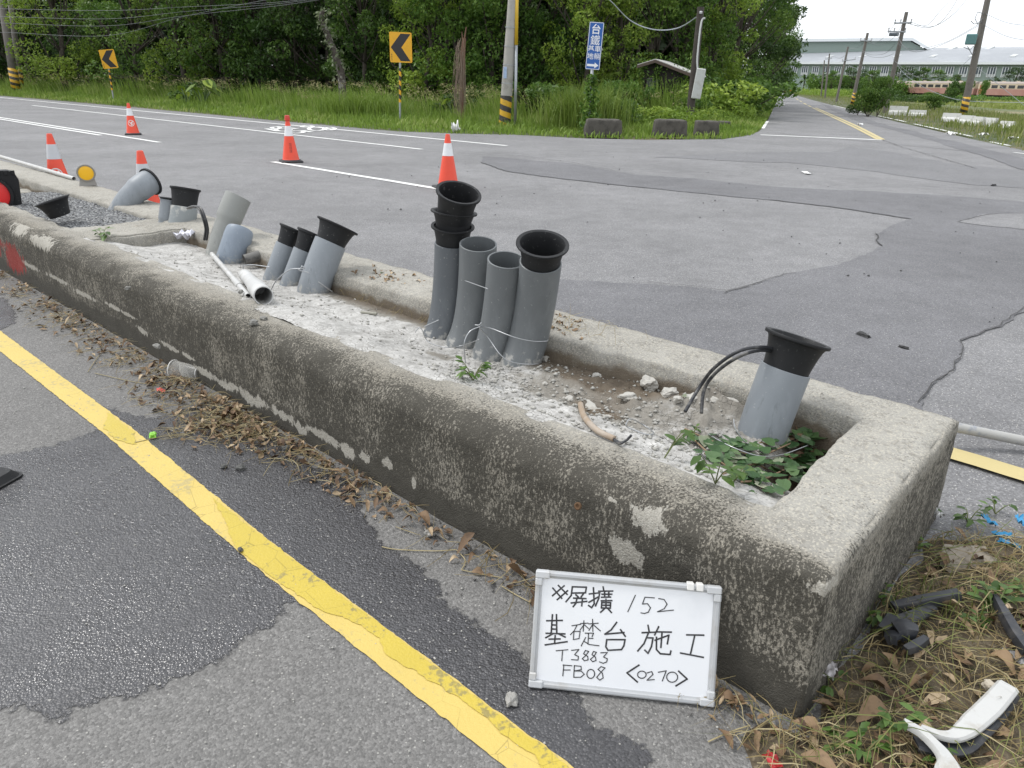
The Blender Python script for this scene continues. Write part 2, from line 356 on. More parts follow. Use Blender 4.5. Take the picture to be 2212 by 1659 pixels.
# worn lettering by the far kerb lane, read only as stretched rings and bars
rb = MB()
for c, rx, ry in (((612, 281), 16, 3.2), ((640, 286), 16, 2.6), ((596, 277), 9, 2), ((684, 279), 17, 4), ((712, 279), 12, 3), ((664, 274), 12, 2)):
    P = [G(c[0] + rx * math.cos(a), c[1] + ry * math.sin(a)) for a in np.linspace(0, 2 * PI, 15)]; rb.ribbon([(p[0], p[1], .012) for p in P], .12, (0, 0, 1))
for a, b in (((576, 279), (600, 284)), ((625, 277), (640, 279)), ((655, 283), (672, 286)), ((690, 276), (720, 281)), ((600, 274), (625, 276))):
    p, q = G(*a), G(*b); rb.ribbon([(p[0], p[1], .0124), (q[0], q[1], .0124)], .14, (0, 0, 1))
tag(rb.build('lane_lettering', M_WHITE), kind='structure')
yl = [L(-.5, 40), L(-.5, 6), L(-.5, 4.3), L(-.5, 2.7), L(-.535, 1.5), L(-.53, .4), L(-.53, -3)]
sheet('yellow_line', jag(band(yl, .102), .012, .004, 22.), .004, M_YEL)
sheet('yellow_line', band(jag([L(1.79, .6), L(1.8, -6)], .1, .006, 6., False), .12), .015, M_YELFAR)
# wet overlay on the near part of the line
wy = [L(-.578, 1.62), L(-.578, 1.35)] + [G(*p) for p in ((704, 1327), (740, 1336), (780, 1355), (820, 1383), (836, 1419), (885, 1447), (960, 1490), (1050, 1552), (1082, 1585), (1121, 1614), (1155, 1637), (1170, 1662))] + [L(-.486, .2), L(-.486, 1.0), L(-.488, 1.62), L(-.485, 1.95), L(-.52, 1.8)]
sheet('yellow_line_wet', [p[:2] for p in wy], .006, M_YELWET, .006, .01, 30.)
sheet('yellow_line_wet', [p[:2] for p in (L(-.535, 2.8), L(-.458, 2.95), L(-.458, 2.7), L(-.5, 2.55), L(-.542, 2.66))], .006, M_YELWET, .009, .01, 30.)
WETP = [V((0, 985), (120, 962), (200, 935), (262, 905)) + [L(-.53, 2.66)[:2], L(-.55, 1.5)[:2], L(-.56, 1.36)[:2]] + V((676, 1315), (640, 1305), (618, 1310), (604, 1327), (596, 1355), (560, 1362), (532, 1371), (520, 1399), (480, 1423), (440, 1447), (384, 1459), (348, 1483), (292, 1503), (224, 1511), (180, 1527), (132, 1553), (100, 1555), (72, 1527), (0, 1531), (-200, 1540), (-260, 1200), (-150, 1000)),
    [L(-.48, 3.1)[:2]] + V((330, 905), (420, 880), (520, 925), (600, 950), (680, 1010), (760, 1040), (790, 1120), (829, 1178), (879, 1205), (932, 1251), (966, 1308), (1036, 1352), (1072, 1381), (1112, 1395), (1150, 1440), (1200, 1470), (1232, 1495), (1263, 1529), (1283, 1560), (1300, 1577), (1357, 1594), (1399, 1622), (1410, 1700)) + [L(-.51, .2)[:2], L(-.51, 1.5)[:2]],
    V((-60, 640), (10, 645), (30, 670), (32, 700), (-5, 715), (-80, 700))]
def inpoly(x, y, P):
    r = np.zeros(len(x), bool); n = len(P)
    for i in range(n):
        (x0, y0), (x1, y1) = P[i], P[(i + 1) % n]; r ^= ((y0 > y) != (y1 > y)) & (x < (x1 - x0) * (y - y0) / (y1 - y0 + 1e-12) + x0)
    return r
def edged(a, l, P, d=.16, signed=False):  # 0 outside .. 1 well inside (signed: -1 .. 1)
    best = np.full(len(a), 9.)
    for i in range(len(P)):
        p, q = np.array(P[i]), np.array(P[(i + 1) % len(P)]); e = q - p; tt = np.clip(((a - p[0]) * e[0] + (l - p[1]) * e[1]) / (e @ e + 1e-12), 0, 1); best = np.minimum(best, np.hypot(a - p[0] - tt * e[0], l - p[1] - tt * e[1]))
    v = np.clip(best / d, 0, 1); ins = inpoly(a, l, P); return np.where(ins, v, -v if signed else 0)
ga = np.arange(-2.6, -.02, .018); gl = np.arange(-.25, 5.6, .018); A2, L2 = np.meshgrid(ga, gl); wa, wl2 = A2.ravel(), L2.ravel()
wet_v = np.max([edged(wa, wl2, [toL((p[0], p[1], 0))[:2] for p in P], .06, True) for P in WETP], axis=0)
idm = np.arange(len(wa)).reshape(len(gl), len(ga)); Qw = np.stack([idm[:-1, :-1], idm[:-1, 1:], idm[1:, 1:], idm[1:, :-1]], -1).reshape(-1, 4); Qw = Qw[wet_v[Qw].max(1) > -.9]
nt_ = M_WET.node_tree; pr_ = [n for n in nt_.nodes if n.type == 'BSDF_PRINCIPLED'][0]; out_ = [n for n in nt_.nodes if n.type == 'OUTPUT_MATERIAL'][0]
def NN(tp, **k):
    n = nt_.nodes.new(tp)
    for a, b in k.items(): setattr(n, a, b)
    return n
at_ = NN('ShaderNodeAttribute', attribute_name='wet'); ge_ = NN('ShaderNodeNewGeometry'); n1_ = NN('ShaderNodeTexNoise'); n1_.inputs['Scale'].default_value = 26; n1_.inputs['Detail'].default_value = 7; n1_.inputs['Roughness'].default_value = .68; nt_.links.new(ge_.outputs['Position'], n1_.inputs['Vector'])
ma_ = NN('ShaderNodeMath', operation='MULTIPLY_ADD'); nt_.links.new(n1_.outputs[0], ma_.inputs[0]); ma_.inputs[1].default_value = 2.2; ma_.inputs[2].default_value = -1.1; ad_ = NN('ShaderNodeMath', operation='ADD'); nt_.links.new(at_.outputs['Fac'], ad_.inputs[0]); nt_.links.new(ma_.outputs[0], ad_.inputs[1])
mr_ = NN('ShaderNodeMapRange', interpolation_type='SMOOTHSTEP'); mr_.inputs[1].default_value = -.12; mr_.inputs[2].default_value = .16; nt_.links.new(ad_.outputs[0], mr_.inputs[0]); tr_ = NN('ShaderNodeBsdfTransparent'); mx_ = NN('ShaderNodeMixShader')
nt_.links.new(mr_.outputs[0], mx_.inputs[0]); nt_.links.new(tr_.outputs[0], mx_.inputs[1]); nt_.links.new(pr_.outputs[0], mx_.inputs[2]); nt_.links.new(mx_.outputs[0], out_.inputs[0])
fastmesh('wet_road', np.array([L(x, y, .0022) for x, y in zip(wa, wl2)]), Qw, M_WET, vattrs=dict(wet=wet_v))['kind'] = 'structure'

# ================================================================== concrete traffic island
WA = 1.2; LMAX = 16.
def blob(l, z, bl): return np.max([1 - np.sqrt(((l - a) / ra) ** 2 + ((z - b) / rb_) ** 2) for a, b, ra, rb_ in bl], axis=0)
def fnoise(P, sc, seed=0.): return np.array([noise.noise(Vector((p[0] * sc + seed, p[1] * sc, p[2] * sc))) for p in P])
t = NT('weathered_concrete'); ob = t.obj; x, y, z = t.sep(ob)[:3]
base = t.ramp(t.noise(5, 6, ob, .6), (.3, (.20, .19, .165)), (.5, (.275, .263, .235)), (.7, (.375, .362, .33)))
base = t.mix(t.math('MULTIPLY', t.attr('clean'), .8), base, (.35, .338, .305))
agg = t.n.new('ShaderNodeTexVoronoi'); agg.inputs['Scale'].default_value = 210; t.l.new(ob, agg.inputs['Vector'])
ac = t.sep(agg.outputs['Color'])
base = t.mix(t.math('MULTIPLY', t.sstep(ac[0], .62, .9), .55), base, (.52, .48, .4)); base = t.mix(t.math('MULTIPLY', t.math('MULTIPLY', t.sstep(ac[1], .75, .95), t.sstep(t.noise(9, 4, ob), .38, .6)), .55), base, (.12, .112, .10))
base = t.mix(t.math('MULTIPLY', t.sstep(t.noise(28, 6, ob, .7), .52, .68), .5), base, (.16, .148, .125))
st = t.scale(ob, (1, 1, .5)); n1 = t.noise(135, 4, st, .74); n2 = t.math('ADD', t.math('MULTIPLY', t.noise(3.2, 5, ob, .6), .6), t.math('MULTIPLY', t.noise(7, 4, t.scale(ob, (1, 1, .12)), .6), .4)); n3 = t.noise(24, 4, st, .65)
sv = t.math('ADD', t.math('ADD', t.math('MULTIPLY', n1, 1.0), t.math('MULTIPLY', n2, .62)), t.math('MULTIPLY', n3, .22))     # mean about .78
thr = t.math('SUBTRACT', 1.41, t.math('MULTIPLY', t.attr('stain'), .60))
base = t.mix(t.math('MULTIPLY', t.sstep(t.attr('stain'), .45, .9), .8), base, t.mix(ac[0], (.15, .138, .112), (.285, .26, .215)))
dark = t.mix(t.noise(20, 3, ob), (.030, .028, .023), (.070, .065, .054))
sm_ = t.sstep(t.math('SUBTRACT', sv, thr), -.05, .07); col = t.mix(t.math('MULTIPLY', sm_, .92), base, dark)
brown = t.math('MULTIPLY', t.sstep(t.math('ADD', t.attr('soil'), t.math('MULTIPLY', t.math('SUBTRACT', t.noise(10, 5, ob), .5), 1.1)), .35, .75), .85); col = t.mix(brown, col, (.13, .10, .068))
pn = t.math('ADD', t.attr('patch'), t.math('ADD', t.math('MULTIPLY', t.math('SUBTRACT', t.noise(30, 6, st, .7), .5), 2.6), t.math('MULTIPLY', t.math('SUBTRACT', n1, .5), .9)))
col = t.mix(t.math('MULTIPLY', t.sstep(pn, .3, .4), .85), col, t.mix(ac[0], (.33, .31, .27), (.45, .43, .38)))
rn = t.math('ADD', t.attr('red'), t.math('MULTIPLY', t.math('SUBTRACT', t.noise(22, 5, st, .65), .5), 1.6)); col = t.mix(t.math('MULTIPLY', t.sstep(rn, .3, .5), .8), col, (.27, .035, .03))
hh = t.math('ADD', t.math('MULTIPLY', t.noise(90, 4, ob, .65), 1.), t.math('MULTIPLY', agg.outputs['Distance'], -.4)); t.bump(hh, .65, .006)
M_CONC = t.fin(col, .93, Specular_IOR_Level=.25)

isl = thing('traffic_island', O, 'long weathered concrete island, its trough filled with mortar and gravel round grey pipes', 'traffic island', rotz=ANG)
def var_s(d0, L0, L1, grow, dmax):
    s = [L0]; d = d0
    while s[-1] < L1: s.append(s[-1] + d); d = min(d * grow, dmax)
    s[-1] = L1; return np.array(s)
ls = var_s(.011, 0., LMAX, 1.008, .12) / LMAX
ends = np.linspace(0, 1, 96)
def profile(r):
    P = [(-.012, -.02), (-.01, .01)] + [(-.008 + .008 * k, .01 + (.40 - r - .01) * k) for k in np.linspace(.06, 1, 26)]
    P += [(r - r * math.cos(a), .40 - r + r * math.sin(a)) for a in np.linspace(0.12, PI / 2, 9)]
    P += [(r + (.205 - r) * k, .40 + .004 * math.sin(k * PI)) for k in np.linspace(.08, 1, 15)]
    P += [(.228, .400), (.240, .397), (.247, .391), (.25, .380), (.252, .35), (.254, .31), (.258, .26), (.26, .2)]
    return np.array(P)
rows = []
def row(side, s, r, th):
    p = profile(r); d = p[:, 0] * np.where(p[:, 0] > .1, th / .25, 1); z = p[:, 1]
    if side == 0: return np.c_[d, .02 + d + s * (LMAX - 2 * d), z]
    if side == 1: return np.c_[d + s * (WA - 2 * d), d + .02, z]
    return np.c_[WA - d, .02 + d + s * (LMAX - 2 * d), z]
for s in ls[::-1]: rows.append(row(0, s, .02 + .055 * float(sm(0, .35, s * LMAX)), .235 + .04 * float(sm(1.5, 4, s * LMAX)) ))
for s in ends[1:-1]: rows.append(row(1, s, .02, .235 + .015 * s))
for s in ls: rows.append(row(2, s, .02, .25 + .1 * float(sm(.3, 1.5, s * LMAX))))
nr, npf = len(rows), len(rows[0]); Vw = np.concatenate(rows)
idx = np.arange(nr * npf).reshape(nr, npf); Q = np.stack([idx[:-1, :-1], idx[:-1, 1:], idx[1:, 1:], idx[1:, :-1]], -1).reshape(-1, 4)
grid = Vw.reshape(nr, npf, 3); du = np.gradient(grid, axis=0); dv = np.gradient(grid, axis=1); nrm = np.cross(dv, du).reshape(-1, 3); nrm /= np.linalg.norm(nrm, axis=1)[:, None] + 1e-9
na, nb, nc_ = fnoise(Vw, 2.3), fnoise(Vw, 9, 5), fnoise(Vw, 34, 9)
az = np.array([noise.noise(Vector((p[0] * 7, p[1] * 7, p[2] * 7 + 3))) for p in Vw])
prof_i = np.tile(np.arange(npf), nr)
edge = np.exp(-((prof_i - 52.5) / 2.2) ** 2) + .55 * np.exp(-((prof_i - 33) / 4) ** 2)
disp = .005 * na + .0035 * nb + .0022 * nc_ - edge * .05 * np.clip(az - .06, 0, 1)
Vw = Vw + nrm * disp[:, None] * np.sign((nrm[:, 2].reshape(nr, npf)[:, 45].mean()))
A, Ll, Zz = Vw[:, 0], Vw[:, 1], Vw[:, 2]
front = sm(.17, .02, A); endf = sm(.10, -.0, Ll) * (A > .02)
stain = np.maximum(front * (.86 + .10 * sm(.22, .33, Zz) + .40 * sm(.15, .03, Zz)) , .93 * endf * sm(.43, .33, Zz))
stain = np.maximum(stain, np.interp(A, (0, .05, .09, .14, .2, .27), (.93, .95, .84, .72, .62, .5)) * (A < .3) * (.6 + .4 * sm(.08, .35, Ll))); stain = np.maximum(stain, .66 * sm(1.09, 1.19, A)); stain = np.maximum(stain, .70 * sm(.10, .02, Ll)); stain = np.maximum(stain, .50 * (A > .8) * (Zz > .36)); stain = np.maximum(stain, .44 * (Ll < .25))
bl = [(5.4, .162, .25, .02), (4.86, .166, .35, .016), (4.44, .155, .25, .016), (3.98, .173, .16, .014), (3.79, .17, .12, .012), (3.63, .119, .1, .02), (3.3, .111, .14, .014), (2.93, .05, .15, .022), (2.76, .04, .1, .02), (2.54, .045, .13, .03), (2.42, .057, .1, .024), (2.27, .051, .11, .022), (2.13, .03, .07, .025), (1.94, .052, .12, .024), (1.81, .046, .08, .03), (1.69, .061, .045, .022), (1.55, .086, .035, .024), (1.41, .07, .02, .03),
      (.478, .345, .062, .042), (.531, .225, .06, .05), (.60, .36, .02, .01), (.02, .375, .05, .018), (5.1, .36, .25, .04), (5.6, .38, .2, .05), (3.1, .09, .12, .012), (2.65, .06, .14, .014), (2.02, .05, .09, .016)]
bl = [(a, b + (.022 if b < .1 else 0), c * 1.15, d * 1.3) for a, b, c, d in bl]; patch = np.where(A < .08, blob(Ll, Zz, bl), -1); redp = np.where(A < .05, blob(Ll, Zz, [(5.75, .15, .33, .17), (6.3, .2, .5, .16)]), -1)
soil = np.where((A > .8) & (A < 1.0) & (Ll > .2), .12 + sm(.385, .29, Zz) * .75, 0) + np.where((A > .85) & (Zz > .37) & (Ll > .3), .10, 0) + np.where((A > .22) & (A < .8) & (Ll < .3) & (Ll > .2), sm(.4, .33, Zz) * .7, 0)
soil *= (A > .2)
clean = sm(.17, .26, A) * sm(.75, .1, Ll) + .5 * sm(.85, .95, A) * (Zz > .3) + .25
fastmesh('wall', Vw, Q[:, ::-1] if (nrm[:, 2].reshape(nr, npf)[:, 45].mean() < 0) else Q, M_CONC, isl, vattrs=dict(stain=stain, patch=np.maximum(patch, -1), red=np.maximum(redp, -1), soil=soil, clean=np.clip(clean, 0, 1)))
# cross beams
def rough_block(name, c, d, mat, parent, amp=.006, cuts=14, soilv=.2, rot=0.):
    bm = bmesh.new(); bmesh.ops.create_cube(bm, size=1)
    bmesh.ops.bevel(bm, geom=bm.edges[:], offset=.035, segments=2, affect='EDGES'); bmesh.ops.subdivide_edges(bm, edges=bm.edges[:], cuts=cuts, use_grid_fill=True)
    me = D.meshes.new(name); Mx = Matrix.Rotation(rot, 3, 'Z')
    for v in bm.verts:
        p = Mx @ Vector((v.co.x * d[0], v.co.y * d[1], v.co.z * d[2])) + Vector(c); w = noise.noise_vector(p * 9) * amp * 1.5 + noise.noise_vector(p * 30) * amp * .6; v.co = p + w
    bm.to_mesh(me); bm.free(); me.materials.append(mat); me.polygons.foreach_set('use_smooth', [True] * len(me.polygons))
    for k, val in (('stain', .34), ('patch', -1.), ('red', -1.), ('soil', soilv), ('clean', .4)):
        a = me.attributes.new(k, 'FLOAT', 'POINT'); a.data.foreach_set('value', [val] * len(me.vertices))
    o = D.objects.new(name, me); COL.objects.link(o); o.parent = parent; return o
rough_block('cross_beam', (.58, 5.1, .27), (.74, .52, .24), M_CONC, isl, .008, 16, .28); rough_block('cross_beam', (.66, 8.15, .2), (.5, .3, .2), M_CONC, isl, .008, 10, .3)
rough_block('cross_beam', (.78, 9.6, .16), (.16, 2.6, .28), M_CONC, isl, .008, 10, .35)
# mortar bed
t = NT('spilled_mortar'); ob = t.obj; dirt = t.attr('dirt')
c = t.ramp(t.noise(14, 6, ob, .65), (.3, (.27, .262, .245)), (.5, (.45, .44, .42)), (.7, (.60, .59, .565)))
ve = t.voro(38., None, 'Distance', 'DISTANCE_TO_EDGE'); vm = t.math('MULTIPLY', t.sstep(ve, .05, .0), t.sstep(t.noise(7, 3, ob), .48, .62)); c = t.mix(t.math('MULTIPLY', vm, .75), c, (.13, .12, .10))
vs = t.sep(t.voro(150., None, 'Color'))[0]; c = t.mix(t.math('MULTIPLY', t.sstep(vs, .8, .95), .5), c, (.22, .21, .19))
dm = t.sstep(t.math('ADD', dirt, t.math('MULTIPLY', t.math('SUBTRACT', t.noise(11, 6, ob, .65), .5), 1.5)), .4, .75)
sc_ = t.mix(t.noise(30, 4, ob), (.075, .058, .042), (.20, .165, .125)); gc = t.mix(t.noise(45, 4, ob), (.15, .138, .118), (.33, .31, .275))
c = t.mix(dm, c, t.mix(t.sstep(dirt, .78, 1.12), gc, sc_)); t.bump(t.math('ADD', t.noise(120, 4, ob, .7), t.math('MULTIPLY', vm, -.7)), .8, .006)
M_MORT = t.fin(c, .95, Specular_IOR_Level=.2)
ga = np.linspace(.17, 1.02, 72); gl = np.r_[np.arange(.18, 3., .0125), np.arange(3., 4.95, .02)]
A2, L2 = np.meshgrid(ga, gl); P2 = np.c_[A2.ravel(), L2.ravel(), 0 * A2.ravel()]
n_a, n_b, n_c, n_d = fnoise(P2, 3.5, 2), fnoise(P2, 12, 4), fnoise(P2, 38, 7), fnoise(P2, 24, 11)
a_, l_ = P2[:, 0], P2[:, 1]
rub = sm(1.75, 1.2, l_) * sm(.3, .45, a_)
zz = .392 - .092 * sm(.2, .6, a_) - .02 * sm(.7, .95, a_) + .012 * n_a + .006 * n_b + .0035 * n_c
zz += .02 * np.exp(-((l_ - 2.5) / .5) ** 2 - ((a_ - .4) / .2) ** 2)
zz += rub * (.024 * np.abs(n_b) + .020 * np.clip(n_d, 0, 1) + .010 * np.abs(n_c)) + sm(.8, .5, l_) * 0
zz += np.exp(-((l_ - .74) / .16) ** 2 - ((a_ - .87) / .09) ** 2) * (.055 + .04 * n_b + .02 * n_d)
pit = sm(.46, .33, l_) * sm(.45, .62, a_); zz -= .13 * pit * (1 + .4 * n_b); zz -= .02 * sm(.5, .2, l_)
dirtv = np.clip(.85 * sm(.66, .78, a_) * sm(3.6, 2.9, l_) * sm(.9, 1.35, l_) + 1.2 * pit + .85 * sm(.36, .52, a_) * np.exp(-((l_ - 1.25) / .28) ** 2) + .60 * sm(.36, .52, a_) * sm(1.25, .95, l_) + .7 * np.exp(-((l_ - 1.0) / .08) ** 2 - ((a_ - .5) / .06) ** 2) + .8 * np.exp(-((l_ - 1.85) / .12) ** 2 - ((a_ - .52) / .07) ** 2) + .35 * sm(.7, .95, a_) + .5 * np.exp(-((l_ - 3.25) / .2) ** 2 - ((a_ - .42) / .1) ** 2), 0, 1.2)
na_, nl_ = len(ga), len(gl); idm = np.arange(na_ * nl_).reshape(nl_, na_)
Qm = np.stack([idm[:-1, :-1], idm[:-1, 1:], idm[1:, 1:], idm[1:, :-1]], -1).reshape(-1, 4)
fastmesh('mortar_bed', np.c_[a_, l_, zz], Qm, M_MORT, isl, vattrs=dict(dirt=dirtv))
def bedz(a, l): 
    i = np.argmin((a_ - a) ** 2 + (l_ - l) ** 2); return zz[i]
# gravel fill behind the cross beam
t = NT('gravel'); ob = t.obj; v_ = t.n.new('ShaderNodeTexVoronoi'); v_.inputs['Scale'].default_value = 62; t.l.new(ob, v_.inputs['Vector'])
c = t.ramp(t.sep(v_.outputs['Color'])[0], (0, (.10, .105, .11)), (.6, (.22, .225, .23)), (1, (.36, .36, .35))); c = t.mix(t.sstep(v_.outputs['Distance'], .45, .75), c, (.03, .03, .03)); t.bump(t.math('MULTIPLY', v_.outputs['Distance'], -1.), .9, .015); M_GRAV = t.fin(c, .9)
ga = np.linspace(.2, 1.0, 60); gl = np.arange(5.3, 8.05, .02); A2, L2 = np.meshgrid(ga, gl); P2 = np.c_[A2.ravel(), L2.ravel(), 0 * A2.ravel()]
zg = .365 + .012 * fnoise(P2, 5) + .012 * fnoise(P2, 40) - .07 * sm(7.3, 8.1, P2[:, 1]); idm = np.arange(len(P2)).reshape(len(gl), len(ga))
go = fastmesh('gravel_fill', np.c_[P2[:, :2], zg], np.stack([idm[:-1, :-1], idm[:-1, 1:], idm[1:, 1:], idm[1:, :-1]], -1).reshape(-1, 4), M_GRAV, isl)
fl = MB(); fl.box((.6, 12, .1), (.75, 8, .1)); fl.build('trough_floor', M_MORT, isl, local=True)
ab = MB(); f0 = (-.0, .70, .35); ab.lathe([(0, .011), (.006, .011), (.006, .006), (.002, .005), (.002, 0)], (-.022, .685, .315), (-.95, 0, .3), 14); ab.build('rusty_anchor', M_plain('rust', (.11, .06, .028), .85, .4, 60, (.03, .02, .012), 30, .8), isl, local=True, smooth=True)

# ================================================================== pipes standing in the island
def M_pvc(name, c):
    return M_pvcpipe(name, c)
PVC_LIGHT = M_pvc('pvc_light_grey', (.215, .235, .255)); PVC_BLUE = M_pvc('pvc_blue_grey', (.19, .225, .27)); PVC_DARK = M_pvc('pvc_dark_grey', (.105, .115, .125)); PVC_MID = M_pvc('pvc_mid_grey', (.135, .145, .15)); PVC_WARM = M_pvc('pvc_sunbleached', (.25, .255, .24)); PVC_PALE = M_pvc('pvc_pale', (.46, .46, .45))
t = NT('black_polyethylene'); ob = t.obj; c = t.mix(t.noise(12, 4, ob), (.008, .0085, .0095), (.018, .0185, .020)); c = t.mix(t.math('MULTIPLY', t.sstep(t.noise(70, 3, ob), .64, .72), .22), c, (.3, .3, .28)); t.bump(t.noise(40, 3, ob), .15, .003); M_BLACK = t.fin(c, t.math('ADD', .42, t.math('MULTIPLY', t.noise(8, 4, ob), .3)), Specular_IOR_Level=.3)
M_PIPEIN = M_plain('pipe_inside', (.06, .062, .065), .7); M_WIRE = M_plain('galvanised_wire', (.42, .43, .44), .35, .2, 60, metal=.85); M_CABLE = M_plain('black_cable', (.022, .023, .027), .4, .2, 30, (.25, .24, .22), 14, .5)
M_PRINT = M_plain('pipe_print', (.05, .055, .07), .7)
RIGHT = np.array([1., 0, 0]); UPV = np.array([0, 0, 1.])
def dirv(phi, tau, px):                    # lean phi to the side (deg), tau towards the viewer, seen along column px
    f = ray(px, 151 + .0242 * px); f = f / np.linalg.norm(f); r = np.cross(f, UPV); r /= np.linalg.norm(r)
    p, q = R(phi), R(tau); return (math.sin(p) * r + math.cos(p) * UPV) * math.cos(q) - f * math.sin(q)
def bez(B, C, T, n=16): return [(1 - s) ** 2 * np.asarray(B) + 2 * s * (1 - s) * np.asarray(C) + s * s * np.asarray(T) for s in np.linspace(0, 1, n)]
def skin_pipe(mb, path, r, n=32, t=.007, cap=False, prof=None):
    """open-ended pipe with a real wall: outer skin, rim, inner skin"""
    k = len(path); rad = [r] * k if prof is None else prof
    T = Vector(path[-1]) - Vector(path[-2]); T.normalize()
    inner = [np.asarray(p) for p in path[::-1][:max(4, k // 2)]]
    P = list(path) + [path[-1]] + inner; Rr = list(rad) + [rad[-1] - t * .5] + [q - t for q in rad[::-1][:len(inner)]]
    P = [np.asarray(p, float) for p in P]; V = []; fs = []
    # parallel frames along the outer path, re-used backwards for the bore
    Pv = [Vector(p) for p in path]; Tn = [(Pv[min(i + 1, k - 1)] - Pv[max(i - 1, 0)]).normalized() for i in range(k)]
    nx = (Vector((1, 0, 0)) - Tn[0] * Tn[0].x).normalized(); fr = []
    for i in range(k): nx = (nx - Tn[i] * nx.dot(Tn[i])).normalized(); fr.append((nx.copy(), Tn[i].cross(nx)))
    seq = list(range(k)) + [k - 1] + list(range(k - 1, k - 1 - len(inner), -1))
    for q, (i, rr) in enumerate(zip(seq, Rr)):
        a0, b0 = fr[i]
        for j in range(n):
            a = 2 * PI * j / n; V.append(Vector(P[q]) + (a0 * math.cos(a) + b0 * math.sin(a)) * rr + (Tn[-1] * .0015 if q == k else Vector()))
    m = len(seq); fs = [(q * n + j, q * n + (j + 1) % n, (q + 1) * n + (j + 1) % n, (q + 1) * n + j) for q in range(m - 1) for j in range(n)]
    fs.append(tuple((m - 1) * n + j for j in range(n)))
    return mb.add(V, fs)
BELL = [(-.05, .80), (-.05, .86), (0, .90), (.03, .95), (.06, 1.02), (.083, 1.10), (.091, 1.16), (.094, 1.29), (.096, 1.305), (.101, 1.305), (.1035, 1.29), (.1025, 1.10), (.095, 1.05), (.07, .98), (.02, .88), (-.05, .80)]
def bell(R_, T, d, parent=None, name='bell_mouth', sc=1., hs=1., origin=None, wob=0., flare=1., prof=BELL):
    mb = MB(); mb.lathe([(h * hs * R_ / .0825, (r - .9) * R_ * sc * flare + .9 * R_ * sc) for h, r in prof], T, d, 40, wob=wob)
    return mb.build(name, M_BLACK, parent, origin, smooth=True, ang=40)
def pipe(base, top, r, tau, phi, label, mat, depth=0., bellk=None, bend=.5, prof=None, group=None, ctau=None, bury=.08, nm='conduit_pipe', zb=None, n=20):
    zb = .30 if zb is None else zb
    B = G(base[0], base[1], zb); ct = tau * .5 if ctau is None else ctau
    # top: on its sight line, set towards the viewer by the chord tilt
    hor = np.array([B[0], B[1], 0]); hor = hor / np.linalg.norm(hor); d = ray(*top)
    lo, hi = .3, 1.7
    for _ in range(50):                    # choose the point whose chord has the wanted tilt
        mid = (lo + hi) / 2; T = EYE + d * (mid * (B @ hor) / (d @ hor)); ch = T - B; tt = math.degrees(math.atan2(-(ch @ hor), np.linalg.norm(ch - hor * (ch @ hor))))
        if tt > ct: lo = mid
        else: hi = mid
    e = dirv(phi, tau, top[0]); ln = np.linalg.norm(T - B); C = T - e * ln * bend
    P = bez(B, C, T, n); b0 = P[0] - P[1]; b0 = b0 / np.linalg.norm(b0); P = [P[0] + b0 * bury] + P
    th = thing(nm, B, label, 'pipe', group or 'grey conduit pipes standing in the island')
    rd = None if prof is None else [np.interp(s, *zip(*prof)) * r for s in np.linspace(0, 1, len(P))]
    mb = MB(); skin_pipe(mb, P, r, prof=rd); mb.build('barrel', mat, th, smooth=True, ang=45)
    e = np.array((Vector(P[-1]) - Vector(P[-2])).normalized())
    if bellk is not None: bell(r, T - e * .004, e, th, **bellk)
    return th, B, T, e, P
# the tall row of four
q1 = pipe((951, 724), (977, 525), .078, 8, 2, 'tall dark grey pipe of the row of four, carrying the pile of black bell mouths', PVC_DARK, bellk=dict(sc=1., hs=.85, flare=.8), bend=.8)
th, B, T, e, P = q1
e2 = dirv(4, 4, 975); T2 = T + e * .088 + e2 * .0; bm_ = bell(.078, T + e * .062, dirv(5, 0, 975), None, hs=.80, sc=1.03, flare=.9, origin=tuple(T)); tag(bm_, 'black bell mouth wedged in the middle of the pile on the tall dark pipe', 'pipe fitting', 'loose black bell mouths')
bm_ = bell(.078, T + e * .112 + RIGHT * .003, dirv(11, 20, 978), None, hs=1.3, sc=1.05, origin=tuple(T + e * .11), flare=.72); tag(bm_, 'black bell mouth tilted on top of the pile, open end up', 'pipe fitting', 'loose black bell mouths')
q2 = pipe((1002, 741), (1033, 527), .080, 13, 1, 'tall grey pipe with a bare open end, second of the row of four', PVC_MID, bend=.78)
q3 = pipe((1059, 766), (1094.5, 561), .079, 14, 3, 'shorter grey pipe with a bare open end, third of the row of four', PVC_MID, bend=.75)
q4 = pipe((1126, 779), (1168, 566), .084, 20, 3, 'thick grey pipe with one wide black bell mouth, nearest of the row of four', PVC_MID, bellk=dict(hs=.85, flare=.85), bend=.7, ctau=8)
# the single front pipe
f1 = pipe((1640, 955), (1697, 797), .083, -12, 12, 'single leaning grey pipe with a flared black bell mouth near the island end', PVC_LIGHT, bellk=dict(hs=1.12, flare=1.0), bend=.5, zb=.27, ctau=-11)
# trio
t1 = pipe((590, 605), (618, 529), .058, -8, 26, 'slim grey pipe with black bell mouth, farthest of the leaning three', PVC_LIGHT, bellk=dict(hs=1.5), ctau=-4, zb=.29)
t2 = pipe((627, 616), (656, 541), .058, -8, 25, 'slim grey pipe with black bell mouth, middle of the leaning three', PVC_LIGHT, bellk=dict(hs=1.6), ctau=-4, zb=.29)
t3 = pipe((677, 629), (714, 524), .088, -12, 27, 'thick leaning grey pipe with printed line and wide black bell mouth', PVC_LIGHT, bellk=dict(hs=1.0, flare=1.1), ctau=-6, zb=.29)
